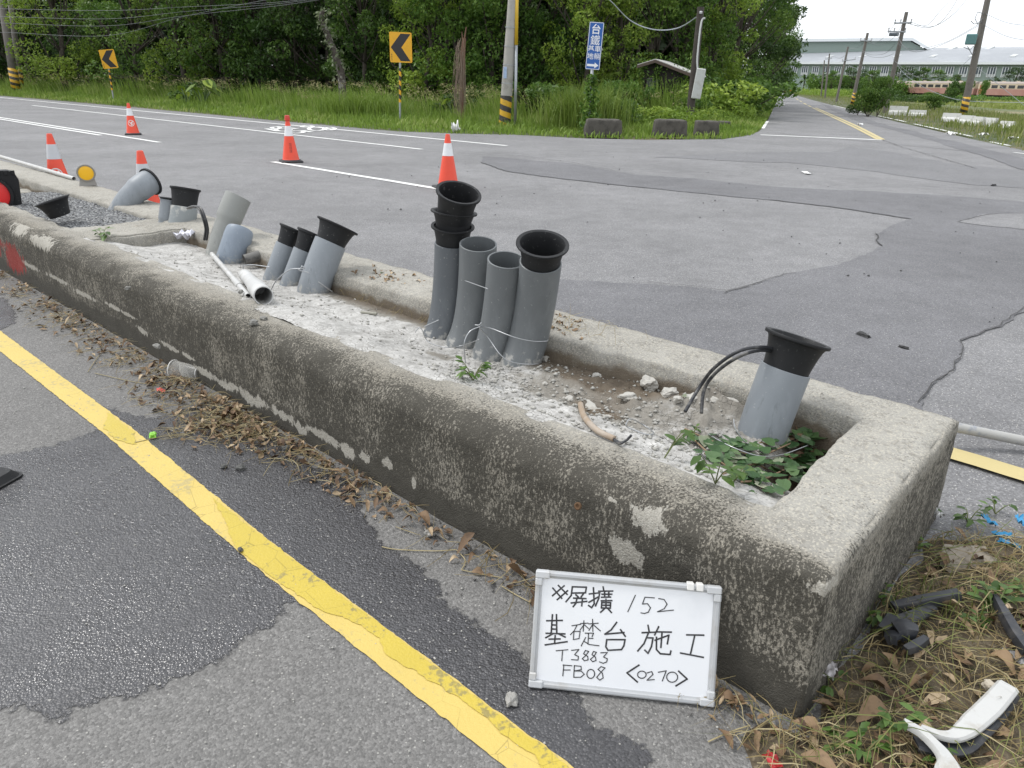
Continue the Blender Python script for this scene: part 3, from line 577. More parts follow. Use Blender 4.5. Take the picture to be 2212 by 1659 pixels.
# print line down the thick leaning pipe
th, B, T, e, P = t3; hor = np.array([B[0], B[1], 0]) / np.linalg.norm(B[:2]); side = np.cross(hor, UPV); pr = MB()
for i in range(3, 18):
    for off, w in ((.62, .0016), (.645, .0016)):
        a = off * PI / 2; nn = side * math.sin(a) - hor * math.cos(a); p, q = P[i] + nn * .0886, P[i + 1] + nn * .0886; pr.ribbon([p, q], w, nn)
pr.build('print_line', M_PRINT, th)
# socket pair
s1 = pipe((471, 545), (515, 425), .076, -14, 31, 'sun bleached socket pipe leaning tallest behind the short blue grey pipe', PVC_WARM, prof=[(0, 1), (.55, 1), (.60, 1.10), (1, 1.12)], ctau=-6, zb=.3, bend=.45)
s2 = pipe((497, 562), (519, 496), .088, -30, 24, 'short blue grey pipe bent over at the top beside the bleached socket pipe', PVC_BLUE, prof=[(0, 1), (.75, 1), (.93, .97), (1, .9)], ctau=-10, zb=.3)
# pair by the cross beam
c1 = pipe((352, 506), (365, 431), .052, -6, 10, 'narrow grey socket pipe with thin black rim beside the paint splashed pipe', PVC_LIGHT, prof=[(0, 1), (.4, 1), (.46, 1.14), (1, 1.15)], bellk=dict(hs=.25, sc=1.15), ctau=-3, zb=.29)
PVC_SPL = M_plain('pvc_splashed', (.24, .26, .265), .45, .08, 5, (.6, .58, .53), 11, .9, .08, 150)
c2 = pipe((384, 509), (398, 447), .09, -10, 11, 'wide grey pipe with mortar splashes and a squashed black bucket shaped fitting', PVC_SPL, prof=[(0, .94), (.3, .94), (.36, 1.02), (1, 1.03)], bellk=dict(hs=1.25, sc=1.0, flare=.55, wob=.05), ctau=-4, zb=.29)
# elbow in the gravel
B = G(265, 451, .36); K = Yat(290, 416, B[1] + .03); T = Yat(326, 392, B[1] + .16); P = bez(B, K + (K - (B + T) / 2) * .7, T, 18)
el = thing('conduit_pipe', B, 'grey elbow pipe with thin black rim rising from the gravel by the far cone', 'pipe', 'grey conduit pipes standing in the island')
mb = MB(); P = [P[0] - (P[1] - P[0]) * 3] + P; skin_pipe(mb, P, .092, prof=[.092 * np.interp(s, (0, .55, .62, 1), (1, 1, 1.09, 1.1)) for s in np.linspace(0, 1, len(P))]); mb.build('barrel', PVC_LIGHT, el, smooth=True, ang=45)
e = P[-1] - P[-2]; e = e / np.linalg.norm(e); mb = MB(); mb.lathe([(-.012, .102), (-.012, .115), (.004, .115), (.006, .108), (.006, .095), (-.012, .092)], P[-1], e, 36); mb.build('rim_gasket', M_BLACK, el, smooth=True, ang=35)
# loose bell mouth lying on the wall
Bq = G(133, 470, .405); d = dirv(-17, -4, 130); mb = MB()
mb.lathe([(0, .0), (0, .062), (.003, .068), (.05, .080), (.09, .094), (.112, .110), (.116, .118), (.121, .118), (.120, .105), (.1, .09), (.05, .074), (.01, .06), (.01, 0)], Bq + d * .012, d, 36, wob=.05)
tag(mb.build('bell_mouth', M_BLACK, None, tuple(Bq), smooth=True, ang=40), 'loose black bell mouth resting like a tilted bucket on the island wall', 'pipe fitting', 'loose black bell mouths')
# pipes lying on the mortar
def lying(name, pts, r, mat, label, open_=True, group=None, prof=None, cat='pipe'):
    th = thing(name, pts[0], label, cat, group); mb = MB()
    P = [np.array(p) for p in smoothline(pts, 5)]
    rd = None if prof is None else [np.interp(s, *zip(*prof)) * r for s in np.linspace(0, 1, len(P))]
    skin_pipe(mb, P, r, 24, r * .12, prof=rd); o = mb.build('barrel', mat, th, smooth=True, ang=45); return th, P
def onbed(x, y, dz=0.):
    p = G(x, y, .33)
    for _ in range(4): q = toL(p); p = G(x, y, bedz(q[0], q[1]) + dz)
    return p
th, P = lying('thin_conduit', [onbed(458, 549, .03), onbed(502, 600, .02), onbed(536, 640, .01)], .0145, PVC_PALE, 'thin pale grey conduit lying across the mortar beside the open pipe', prof=[(0, 1), (1, 1)])
mb = MB(); k = len(P) // 2 + 1; mb.tube([P[k] - (P[k + 1] - P[k]) * .5, P[k + 1]], .018, 20); mb.build('coupling', PVC_PALE, th, smooth=True, ang=40)
th, P = lying('open_pipe', [onbed(529, 594, .045), onbed(550, 617, .045), onbed(569.5, 639, .045)], .046, PVC_PALE, 'short pale pipe offcut lying with its open end towards the front wall', prof=[(0, .72), (.45, .8), (.6, .98), (1, 1)])
th, P = lying('printed_pipe', [onbed(528, 562, .05), onbed(546, 557, .065), onbed(567, 551, .075)], .034, M_plain('pipe_stained', (.13, .125, .115), .6, .3, 20, (.02, .02, .02), 20, .8), 'stained dark pipe stub lying between the blue grey pipe and back wall')
th, P = lying('thin_conduit', [L(.93, 12.5, .42), L(.92, 9.5, .425), G(0, 338, .425) * 1., G(80, 361, .425), G(160, 385.5, .42)][:0] + [L(1.17, 13, .43), G(-40, 327, .43), G(80, 361.5, .43), G(160, 386, .42)], .02, PVC_PALE, 'thin white conduit lying along the far top of the back wall')
th, P = lying('thin_conduit', [G(2056, 921, .10), G(2140, 938, .07), G(2260, 962, .04)], .021, M_pvc('pvc_lying', (.27, .28, .30)), 'grey round conduit lying on asphalt behind the island end')
# cables
def cable(name, pts, r, mat, label, cat='cable', group=None, parent=None):
    mb = MB(); mb.tube([np.array(p) for p in smoothline(pts, 8)], r, 8); o = mb.build(name, mat, parent, None if parent else tuple(pts[0]), smooth=True)
    return tag(o, label, cat, group) if label else o
def Aat(x, y, a): d = ray(x, y); q = EYE - O; return EYE + d * ((a - q @ VX) / (d @ VX))
YF = f1[2][1]
cable('cable', [Yat(1690, 770, YF + .02), Yat(1660, 751, YF - .02), Yat(1600, 757, YF - .06), Yat(1545, 793, YF - .02), Yat(1512, 835, YF + .03), Yat(1480, 889, YF - .05)], .0062, M_CABLE, 'outer black cable looping from the front pipe down to rubble', 'cable', 'cables leaving pipes')
cable('cable', [Yat(1690, 775, YF + .01), Yat(1658, 757, YF - .01), Yat(1608, 765, YF - .03), Yat(1552, 800, YF + .02), Yat(1522, 840, YF + .05), Yat(1515, 893, YF)], .0062, M_CABLE, 'inner black cable looping from the front pipe down to rubble', 'cable', 'cables leaving pipes')
for k, (dx, lb) in enumerate(((0, 'outer thin cable hanging off the splashed pipe onto mortar'), (-5, 'inner thin cable hanging off the splashed pipe onto mortar'))):
    cable('cable', [Aat(410 + dx, 450, .84), Aat(422 + dx, 446, .82), Aat(434 + dx, 450, .81), Aat(443 + dx, 470, .80), Aat(449 + dx, 495, .81), Aat(446 + dx, 518, .82)], .008, M_CABLE, lb, 'cable', 'cables leaving pipes')
th = cable('hose', [onbed(1254, 873, .02), onbed(1262, 900, .02), onbed(1290, 930, .018), onbed(1327, 948, .012)], .0105, M_plain('tan_hose', (.30, .23, .165), .6, .15, 30, (.45, .42, .38), 12, .4), 'tan rubber hose coming out of the broken mortar', 'hose')
for q, pts in enumerate(([(1325, 948), (1340, 956), (1352, 952), (1364, 940)], [(1322, 946), (1336, 958), (1344, 957)])):
    cable('hose_core', [onbed(x, y, .012 + (.02 if i == len(pts) - 1 else 0)) for i, (x, y) in enumerate(pts)], .004, M_CABLE, None, parent=th)
def wire(px, z, r, label, group='tie wires'):
    cable('tie_wire', [onbed(x, y, dz) if dz is not None else onbed(x, y, z) for x, y, dz in px], r, M_WIRE, label, 'wire', group)
def wirey(pts, r, label): cable('tie_wire', [Yat(x, y, Y) for x, y, Y in pts], r, M_WIRE, label, 'wire', 'tie wires')
Yq = [q[1][1] for q in (q1, q2, q3, q4)]
wirey([(915, 706, Yq[0] - .1), (948, 691, Yq[0] - .12)], .002, 'wire stub sticking from the farthest pipe of the four')
wirey([(1026, 702, Yq[2] - .16), (1035, 702, Yq[2] - .17), (1040, 697, Yq[2] - .17), (1036, 705, Yq[2] - .16), (1060, 709, Yq[2] - .13), (1110, 728, Yq[3] - .125), (1150, 737, Yq[3] - .11), (1180, 737, Yq[3] - .06), (1183, 733, Yq[3])], .0022, 'upper tie wire knotted round the nearest pipes of the four')
wirey([(1034, 706, Yq[2] - .17), (1055, 730, Yq[2] - .14), (1080, 765, Yq[3] - .14), (1105, 782, Yq[3] - .14), (1150, 787, Yq[3] - .11), (1170, 783, Yq[3] - .05)], .0022, 'lower tie wire round the foot of the nearest pipe')
wirey([(1038, 705, Yq[2] - .18), (1015, 716, Yq[2] - .2), (1003, 740, Yq[2] - .22), (1004, 770, Yq[2] - .22), (1006, 785, Yq[2] - .22)], .0022, 'wire tail curving down in front of the second pipe')
wirey([(897, 718, Yq[0] - .16), (905, 708, Yq[0] - .16), (912, 713, Yq[0] - .16), (925, 738, Yq[0] - .16), (960, 750, Yq[1] - .15), (1000, 746, Yq[1] - .12), (1035, 733, Yq[2] - .15)], .002, 'long loose wire lying before the foot of the four pipes')
wirey([(1004, 606, Yq[1] - .16), (1054, 624, Yq[2] - .14)], .0018, 'short straight wire crossing the second tall pipe')
Yt = t3[1][1]; wirey([(585, 628, Yt - .1), (598, 605, Yt - .11), (625, 583, Yt - .12), (648, 580, Yt - .14), (652, 575, Yt - .14), (657, 579, Yt - .14), (645, 583, Yt - .14), (668, 589, Yt - .13)], .003, 'twisted wire bow tying the leaning three pipes')
wirey([(688, 609, Yt - .13), (720, 632, Yt - .08)], .003, 'straight wire poking from the foot of the thick leaning pipe')
wirey([(528, 588, Yt + .2), (526, 575, Yt + .2), (545, 572, Yt + .18), (583, 577, Yt + .12)], .0024, 'hooked wire behind the open pipe offcut')
wire([(1352, 842 + 75, .03), (1362, 905, .05), (1390, 918, .02), (1412, 935, .012), (1395, 938, .01), (1358, 924, .015), (1352, 917, .03)], .03, .002, 'coil of pale wire lying on broken mortar')
Yf_ = f1[1][1]; wirey([(1585, 905, Yf_ - .1), (1588, 925, Yf_ - .12), (1605, 950, Yf_ - .13), (1620, 962, Yf_ - .13)], .0016, 'thin wire round the foot of the single front pipe')
wire([(1530, 938, .02), (1580, 965, .03), (1640, 985, .03), (1690, 982, .03), (1745, 962, .04)], .02, .002, 'long wire running through the creeper beside the island end')
# rubble in the trough
M_CHUNK = M_plain('mortar_chunk', (.42, .405, .37), .95, .3, 12, (.2, .18, .15), 9, .6, .8, 90)
def rock(name, p, s, label=None, cat='rubble', mat=None, seed=0, group=None, flat=.6):
    bm = bmesh.new(); bmesh.ops.create_icosphere(bm, subdivisions=3, radius=1); V = []; s = tuple(x * (.78 if name == 'mortar_chunk' else 1) for x in s)
    for v in bm.verts:
        q = v.co.copy(); k = 1 + .5 * noise.noise(q * 1.2 + Vector((seed * 3.1, 0, 0))) + .28 * noise.noise(q * 3 + Vector((seed, 0, 0))) + .1 * noise.noise(q * 9); q.x = max(-.8, min(.8, q.x * 1.1)); V.append(((q.x * s[0] * k), q.y * s[1] * k, q.z * s[2] * k))
    mb = MB(); mb.add([np.array(Matrix.Rotation(seed * 1.7, 3, 'Z') @ Vector(v)) for v in V], [tuple(x.index for x in f.verts) for f in bm.faces]); bm.free()
    o = mb.build(name, mat or M_CHUNK); o.location = p
    return tag(o, label, cat, group)
for i, (x, y, s, lb) in enumerate(((1401, 827, (.05, .04, .032), 'rounded pale mortar lump by the back wall'), (1445, 848, (.04, .03, .02), 'small mortar lump between lump and cables'), (1275, 878, (.085, .03, .009), 'flat broken mortar flake tipped above the hose'), (1357, 856, (.05, .032, .016), 'jagged brown mortar flake beyond the hose'), (1560, 868, (.07, .05, .03), 'big crumbly mortar heap behind the cable ends'), (1500, 862, (.06, .04, .022), 'mortar clod at the cable ends'), (1175, 775, (.03, .02, .018), 'mortar clod at the foot of the nearest tall pipe'), (1228, 862, (.03, .02, .01), 'small mortar chip before the flat flake'), (1310, 900, (.02, .016, .008), 'tiny mortar chip beside the wire coil'), (1465, 862, (.022, .02, .014), 'tiny mortar crumb near the cable ends'), (1290, 812, (.022, .014, .01), 'smooth grey pebble against the back wall'), (1178, 829, (.02, .014, .01), 'dark clod on bare mortar ahead of the weed'))):
    rock('mortar_chunk' if i not in (10,) else 'pebble', onbed(x, y, s[2] * .5), s, lb, 'rubble', None, i + 1, 'broken mortar lumps')
for i, (x, y, z, s, lb) in enumerate(((340, 748, .405, .016, 'grey stone chip on the wall top near the white mortar'), (276, 622, .405, .014, 'stone chip on the far wall top'), (570, 688, .405, .018, 'flat stone chip on the wall top nearest the offcut'), (520, 630, .405, .016, 'stone chip between wall top and thin conduit'), (548, 697, .405, .02, 'wide mortar chip lying on the front wall top'), (1105, 1511, .012, .02, 'small angular stone on wet asphalt near the board'), (484, 1007, .01, .014, 'dark stone on asphalt left of the wall'), (519, 1187, .012, .010, 'black pebble at the yellow line edge'), (620, 967, .012, .022, 'dark stone beside the leaf litter'), (519, 1010, .01, .018, 'muddy clod on asphalt near the yellow line'), (930, 1152, .012, .02, 'pale stone at the wall foot by the leaves'), (1590, 1508, .01, .012, 'white pebble by the board corner'))):
    rock('stone', G(x, y, z), (s, s * .75, s * .6), lb, 'stone', M_plain('stone%d' % i, ((.2, .195, .18), (.09, .09, .085), (.3, .29, .27))[0 if i < 5 else (1 if i in (6, 7, 8, 9) else 2)], .9, .3, 30, bump=.5), i + 20, 'loose stones')
# reflectors
Bp = G(191, 401, .405); rf = thing('reflector', Bp, 'round yellow reflector on a grey stand on the back wall top', 'reflector'); fdir = -ray(191, 382); fdir[2] = 0; fdir /= np.linalg.norm(fdir); ux = np.cross(UPV, fdir)
M_ = Matrix((ux, fdir, UPV)).transposed()
mb = MB(); mb.lathe([(-.03, 0), (-.03, .072), (.012, .08), (.016, .078), (.016, .066), (.010, .064)], Bp + UPV * .115, fdir, 32); mb.build('housing', M_plain('reflector_housing', (.23, .22, .19), .5), rf, smooth=True, ang=35)
mb = MB(); mb.lathe([(.010, .066), (.013, .055), (.015, .03), (.015, 0)], Bp + UPV * .115, fdir, 32); mb.build('reflective_disc', M_plain('amber_disc', (.85, .47, .01), .35, .06, 200), rf, smooth=True)
mb = MB(); mb.prism([(-.075, 0), (.075, 0), (.06, .07), (-.06, .07)], -.03, .008, Matrix.Translation(Bp) @ Matrix((ux, UPV, fdir)).transposed().to_4x4()); mb.build('stand', M_plain('reflector_stand', (.3, .29, .27), .5), rf)
Bp = G(2, 470, .30); Bp = L(.62, 7.35, .38); Bp = Yat(-6, 446, toL(Bp)[1] * 0 + G(-6, 446, .36)[1]); rf = thing('warning_lamp', Bp, 'black warning lamp with a big red lens standing in the trough', 'warning lamp'); fdir = -ray(20, 430); fdir[2] = 0; fdir /= np.linalg.norm(fdir); ux = np.cross(UPV, fdir)
Mx = Matrix.Translation(Bp) @ Matrix((ux, UPV, fdir)).transposed().to_4x4(); rr = [(.17, -.05), (.19, .20), (.165, .265), (.12, .28), (-.14, .28), (-.19, .24), (-.19, -.05)]
mb = MB(); mb.prism(rr, -.10, 0, Mx); mb.build('case', M_BLACK, rf)
C = Bp + ux * -.02 + UPV * .09; mb = MB(); mb.lathe([(0, .155), (.03, .15), (.03, .13), (.006, .125)], C, fdir, 40); mb.build('bezel', M_BLACK, rf, smooth=True, ang=30)
mb = MB(); mb.lathe([(.006, .127), (.012, .10), (.014, 0)], C, fdir, 40); mb.build('lens', M_plain('red_lens', (.72, .03, .03), .3, .05, 200), rf, smooth=True)
mb = MB()
for k in range(3): mb.bbox(Bp + ux * (.06 + k * .05) + UPV * .262 + fdir * .004, (.028, .012, .035), .003, M_)
mb.build('clip', M_BLACK, rf)

# ================================================================== traffic cones
M_ORANGE = M_plain('cone_red_orange', (.78, .075, .035), .45, .08, 4, (.45, .12, .08), 5, .25); M_SLEEVE = M_plain('cone_white_sleeve', (.72, .73, .74), .35, .05, 4, (.4, .4, .38), 6, .25); M_SILV = M_plain('cone_silver_sleeve', (.50, .51, .53), .35, .05, 4); M_RUB = M_plain('black_rubber_base', (.03, .03, .032), .7); M_MARK = M_plain('cone_white_print', (.75, .72, .7), .5); M_INK = M_plain('ink', (.04, .02, .02), .6)
def cone_mark(th, kind, az, M):
    mb = MB(); off = .0022
    def sp(u, h): r = np.interp(h, (.03, .72), (.145, .028)) + off; return np.array([r * math.cos(az + u / r), r * math.sin(az + u / r), h])
    def stroke(pts, w):
        for (a, b) in zip(pts[:-1], pts[1:]):
            n_ = max(1, int(math.dist(a, b) / .012)); 
            for i in range(n_):
                p = [a[k] + (b[k] - a[k]) * i / n_ for k in (0, 1)]; q = [a[k] + (b[k] - a[k]) * (i + 1) / n_ for k in (0, 1)]; nn = np.array([math.cos(az), math.sin(az), .16]); mb.ribbon([sp(*p), sp(*q)], w, nn)
    if kind == 'ring':
        c = .27; stroke([(.066 * math.cos(a), c + .066 * math.sin(a)) for a in np.linspace(.25, 2 * PI + .1, 26)], .013); stroke([(-.038, c + .03), (-.005, c - .01), (.0, c - .042)], .017); stroke([(-.005, c - .01), (.03, c + .035)], .022); stroke([(.012, c - .04), (.042, c - .005)], .012)
    else:
        for k, h in enumerate((.30, .245, .19)):
            stroke([(-.02, h + .02), (.02, h + .02)], .004); stroke([(-.016, h + .02), (-.022, h - .015)], .004); stroke([(-.005, h + .01), (.014, h + .01), (.014, h - .004), (-.005, h - .004)], .004); stroke([(.004, h - .004), (.004, h - .02)], .004); stroke([(-.006, h - .012), (-.012, h - .02)], .004); stroke([(.012, h - .01), (.018, h - .02)], .004)
    return mb.build('print', M, th)
def cone(p, lean, label, sleeve, mark=None, cap=False, taper=1., az=-1.6):
    th = thing('traffic_cone', (0, 0, 0), label, 'traffic cone', 'traffic cones along the island')
    mb = MB(); mb.bbox((0, 0, .016), (.37, .37, .032), .012); mb.lathe([(.032, .175), (.045, .165), (.045, .15)], n=28); mb.build('base', M_RUB, th)
    rad = lambda h: np.interp(h, (.03, .72), (.145, .028))
    mb = MB(); mb.lathe([(.035, .158), (.05, rad(.05))] + [(h, rad(h)) for h in np.linspace(.06, .71, 12)] + [(.72, .027), (.722, .02), (.70, .018), (.6, .03)], n=36); mb.build('body', M_ORANGE, th, smooth=True, ang=50)
    mb = MB(); mb.lathe([(.44, rad(.44)), (.44, rad(.44) + .0022), (.605, rad(.605) + .0022), (.605, rad(.605))], n=36); mb.build('reflective_sleeve', sleeve, th, smooth=True, ang=30)
    if cap: mb = MB(); mb.lathe([(.69, .034), (.69, .046), (.70, .048), (.755, .043), (.775, .04), (.778, .03), (.778, 0)], n=28); mb.lathe([(.70, .048), (.703, .052), (.712, .052), (.715, .047)], n=28); mb.build('lamp_cap', M_plain('cone_cap_red', (.55, .05, .03), .35), th, smooth=True, ang=40)
    if mark: cone_mark(th, mark, az, M_MARK if mark == 'ring' else M_INK)
    th.location = p; th.rotation_euler = lean; return th
for p, lb, slv, mk, cap, az in ((G(288, 291), 'red cone with white ring emblem standing near the far lane lines', M_SLEEVE, 'ring', False, -1.2), (G(106, 289, .72), 'red cone with pale ring emblem partly behind the back wall by the white conduit', M_SILV, 'ring', False, -.9), (G(302, 326, .72), 'red cone half hidden behind the elbow pipe', M_SILV, None, False, 0),
                         (G(629, 350), 'red cone with a red lamp cap and small dark lettering', M_SLEEVE, 'text', True, -1.3), (G(967, 290, .72), 'red cone with white sleeve rising behind the pile of bell mouths', M_SLEEVE, None, False, 0)):
    p = np.array(p); p[2] = .001; cone(p, (0, 0, rnd.uniform(-.3, .3) * 0 + .45), lb, slv, mk, cap, az - .45)
# dark bits lying beside the cones
M_BIT = M_plain('dark_scrap', (.025, .025, .025), .7)

# ================================================================== whiteboard
BL, BR = G(1143, 1478, .002), G(1540, 1521, .002)
TL = Yat(1152, 1226, BL[1]); TLg = G(1152, 1226, .272); 
X = Vector(BR - BL); bw = X.length; X.normalize(); Yv = Vector(TLg - BL); Yv = (Yv - X * Yv.dot(X)); Yv.normalize(); Z = X.cross(Yv)
bh = (Vector(TLg) - Vector(BL)).length * .99
Mb = Matrix.Translation(Vector(BL)) @ Matrix((X, Yv, Z)).transposed().to_4x4()
wb = thing('whiteboard', label='small whiteboard with handwritten black characters leaning on the island wall', cat='whiteboard', mat=Mb)
M_ALU = M_plain('board_frame_grey', (.42, .43, .44), .45, .06, 30, (.32, .30, .27), 20, .4); M_CORN = M_plain('board_corner_plastic', (.50, .51, .52), .5, .06, 30, (.4, .36, .3), 25, .4); M_WB = M_plain('board_enamel', (.74, .75, .77), .18, .012, 3, (.62, .64, .66), 6, .35); M_CLIP = M_plain('clip_white', (.72, .71, .68), .4)
mb = MB(); mb.box((bw / 2, bh / 2, .0055), (bw - .02, bh - .02, .007)); mb.build('panel', M_WB, wb, local=True)
mb = MB(); fw = .017; hb_ = [(0, 0), (0, .013), (.004, .016), (.010, .016), (.0125, .012), (.017, .0105), (.017, 0)]
def bar(mb, a, b, inn):                  # moulded frame bar from a to b, inner side direction inn
    a, b, inn = Vector(a), Vector(b), Vector(inn); vs = [q + inn * h + Vector((0, 0, z)) for q in (a, b) for h, z in hb_]; n = len(hb_)
    mb.add(vs, [(i, (i + 1) % n, n + (i + 1) % n, n + i) for i in range(n)] + [tuple(range(n)), tuple(range(2 * n - 1, n - 1, -1))])
bar(mb, (.012, 0, 0), (bw - .012, 0, 0), (0, 1, 0)); bar(mb, (bw - .012, bh, 0), (.012, bh, 0), (0, -1, 0)); bar(mb, (0, .012, 0), (0, bh - .012, 0), (1, 0, 0)); bar(mb, (bw, bh - .012, 0), (bw, .012, 0), (-1, 0, 0)); mb.build('frame', M_ALU, wb, local=True)
for cx_, cy_, sx_, sy_ in ((0, 0, 1, 1), (bw, 0, -1, 1), (0, bh, 1, -1), (bw, bh, -1, -1)):
    mb = MB(); mb.bbox((cx_ + sx_ * .017, cy_ + sy_ * .0085, .009), (.036, .019, .021), .003); mb.bbox((cx_ + sx_ * .0085, cy_ + sy_ * .0268, .0088), (.0185, .02, .0205), .003); mb.build('corner_cap', M_CORN, wb, local=True)
for fx in (.835, .885):
    mb = MB(); mb.bbox((bw * fx, bh - .004, .011), (.017, .018, .022), .002); mb.build('clip', M_CLIP, wb, local=True)
# handwriting: strokes read off the board, mapped through the board's own corners
src = np.array([(350, 120), (1815, 290), (1727, 1188), (312, 1020)], float); dst = np.array([(0, bh), (bw, bh), (bw, 0), (0, 0)])
A_ = []; b_ = []
for (x, y), (u, v) in zip(src, dst): A_ += [[x, y, 1, 0, 0, 0, -u * x, -u * y], [0, 0, 0, x, y, 1, -v * x, -v * y]]; b_ += [u, v]
Hm = np.append(np.linalg.solve(np.array(A_), np.array(b_)), 1).reshape(3, 3)
def bp(x, y): q = Hm @ np.array([x, y, 1]); return (q[0] / q[2], q[1] / q[2], .0094)
def el_(x, y, rx, ry, a0=0, a1=6.4): return [(x + rx * math.cos(a), y + ry * math.sin(a)) for a in np.linspace(a0, a1, 18)]
THICK = [[(527, 248), (600, 322)], [(483, 268), (557, 352)], [(575, 252), (482, 330)], [(603, 292), (520, 362)],
 [(640, 262), (752, 268), (745, 312)], [(645, 312), (745, 312)], [(640, 262), (632, 330), (590, 380)], [(668, 325), (690, 345)], [(728, 320), (710, 345)], [(650, 352), (750, 358)], [(632, 390), (757, 380)], [(680, 350), (668, 395), (648, 420)], [(722, 355), (716, 415)],
 [(775, 322), (850, 315)], [(808, 272), (815, 400), (795, 430), (770, 412)], [(772, 388), (850, 345)], [(885, 268), (890, 295)], [(850, 302), (962, 303)], [(860, 302), (850, 360), (825, 418)], [(875, 326), (955, 328)], [(897, 310), (897, 347)], [(930, 310), (930, 347)], [(872, 350), (945, 350)], [(870, 378), (955, 378)], [(875, 392), (872, 434), (942, 437), (945, 394), (875, 392)], [(908, 366), (908, 434)], [(875, 413), (942, 414)], [(895, 442), (865, 468)], [(925, 442), (952, 472)],
 [(440, 525), (565, 525)], [(485, 478), (478, 625)], [(517, 478), (522, 622)], [(482, 558), (518, 560)], [(480, 590), (520, 592)], [(437, 622), (587, 630)], [(490, 628), (435, 657)], [(535, 628), (590, 655)], [(462, 668), (550, 668)], [(510, 640), (506, 705)], [(432, 712), (605, 690)],
 [(993, 548), (950, 605), (900, 638), (1050, 628)], [(1022, 605), (1060, 658)], [(915, 680), (908, 735), (925, 762), (1030, 758), (1048, 730), (1058, 683), (915, 680)],
 [(1237, 575), (1245, 622)], [(1190, 632), (1290, 630)], [(1240, 635), (1205, 715), (1155, 772)], [(1235, 672), (1275, 674), (1262, 740), (1235, 790), (1210, 765)], [(1320, 588), (1288, 652)], [(1310, 628), (1418, 632)], [(1290, 692), (1398, 655), (1385, 722)], [(1345, 640), (1335, 748)], [(1302, 668), (1300, 762), (1330, 795), (1405, 802), (1412, 775)],
 [(1535, 655), (1668, 660)], [(1598, 660), (1562, 800)], [(1485, 792), (1660, 828)], [(1165, 878), (1072, 935), (1152, 1005)], [(1468, 928), (1532, 988), (1445, 1038)]]
THIN = [[(1140, 340), (1080, 468)], [(1290, 364), (1215, 357), (1195, 410), (1235, 408), (1258, 440), (1240, 475), (1210, 484), (1182, 478)], [(1322, 370), (1365, 378), (1388, 415), (1365, 450), (1312, 473), (1438, 462)],
 [(640, 568), (710, 558)], [(682, 562), (660, 605), (630, 637)], [(658, 612), (653, 675), (698, 668), (706, 612), (658, 612)], [(708, 552), (768, 550)], [(735, 530), (730, 612)], [(735, 562), (705, 602)], [(738, 562), (772, 592)], [(772, 556), (848, 552)], [(803, 520), (806, 615)], [(803, 562), (775, 606)], [(808, 562), (865, 612)], [(745, 627), (812, 628), (800, 655)], [(772, 632), (768, 712)], [(770, 668), (808, 668)], [(750, 660), (715, 725)], [(740, 692), (780, 715), (855, 726)],
 [(520, 758), (612, 752)], [(570, 757), (565, 836)], [(640, 757), (698, 752), (665, 790), (695, 805), (692, 832), (640, 828)], [(775, 768), (748, 760), (735, 785), (768, 806), (770, 832), (742, 838), (725, 822), (750, 800), (775, 768)], [(835, 776), (812, 768), (800, 792), (828, 812), (832, 838), (806, 846), (788, 828), (815, 806), (835, 776)], [(868, 780), (920, 778), (890, 812), (920, 826), (915, 850), (888, 860), (858, 848)],
 [(582, 866), (575, 950)], [(575, 868), (645, 874)], [(580, 906), (632, 906)], [(664, 872), (660, 962), (715, 962), (742, 940), (718, 916), (665, 914)], [(664, 874), (716, 880), (718, 905), (665, 914)], el_(792, 938, 30, 34), [(902, 895), (872, 884), (848, 905), (882, 934), (888, 970), (862, 986), (838, 965), (862, 936), (902, 895)],
 el_(1186, 950, 33, 27), [(1226, 938), (1262, 928), (1272, 950), (1225, 992), (1282, 988)], [(1312, 934), (1374, 924), (1342, 1000)], el_(1418, 972, 42, 38)]
WL = [MB() for _ in range(8)]
def wline(pts): 
    x = np.mean([p[0] for p in pts]); y = np.mean([p[1] for p in pts]) - .115 * (x - 540)
    r_ = 0 if y < 440 else 1 if y < 740 else 2 if y < 842 else 3; return r_ * 2 + (x > (1040, 1120, 9999, 1000)[r_])
for k, s_ in enumerate(THICK): WL[wline(s_)].ribbon([Vector(bp(*p)) + Vector((0, 0, k * 4e-6)) for p in s_], .0041, (0, 0, 1))
for k, s_ in enumerate(THIN): WL[wline(s_)].ribbon([Vector(bp(*p)) + Vector((0, 0, .0003 + k * 4e-6)) for p in s_], .0025, (0, 0, 1))
M_MARKER = M_plain('marker_ink', (.018, .018, .02), .4, .3, 60, (.12, .12, .125), 50, .5)
for w_ in WL:
    if w_.f: w_.build('handwriting', M_MARKER, wb, local=True)

# ================================================================== vegetation helpers
def leafcloud(C, size, g, flat=.0, narrow=.5):
    n = len(C); u = g.normal(size=(n, 3)); u[:, 2] *= (1 - flat); u[:, 2] -= .25; u /= np.linalg.norm(u, axis=1)[:, None]
    w = g.normal(size=(n, 3)); w[:, 2] *= .5 ; w -= (w * u).sum(1)[:, None] * u; w /= np.linalg.norm(w, axis=1)[:, None]
    s = size[:, None]; nn = np.cross(u, w)
    V = np.stack([C - u * s * .5, C + w * s * narrow * .5 + nn * s * .06 - u * s * .05, C + u * s * .5 - nn * s * .08, C - w * s * narrow * .5 + nn * s * .06 - u * s * .05], 1).reshape(-1, 3)
    return V, np.arange(n * 4).reshape(n, 4)
M_LEAFD = M_leaf('leaf_dark', (.024, .055, .013), (.052, .108, .021), (.11, .185, .036)); M_LEAFM = M_leaf('leaf_mid', (.042, .092, .016), (.09, .175, .028), (.18, .275, .05)); M_LEAFL = M_leaf('leaf_light', (.085, .145, .018), (.17, .265, .034), (.30, .39, .06))
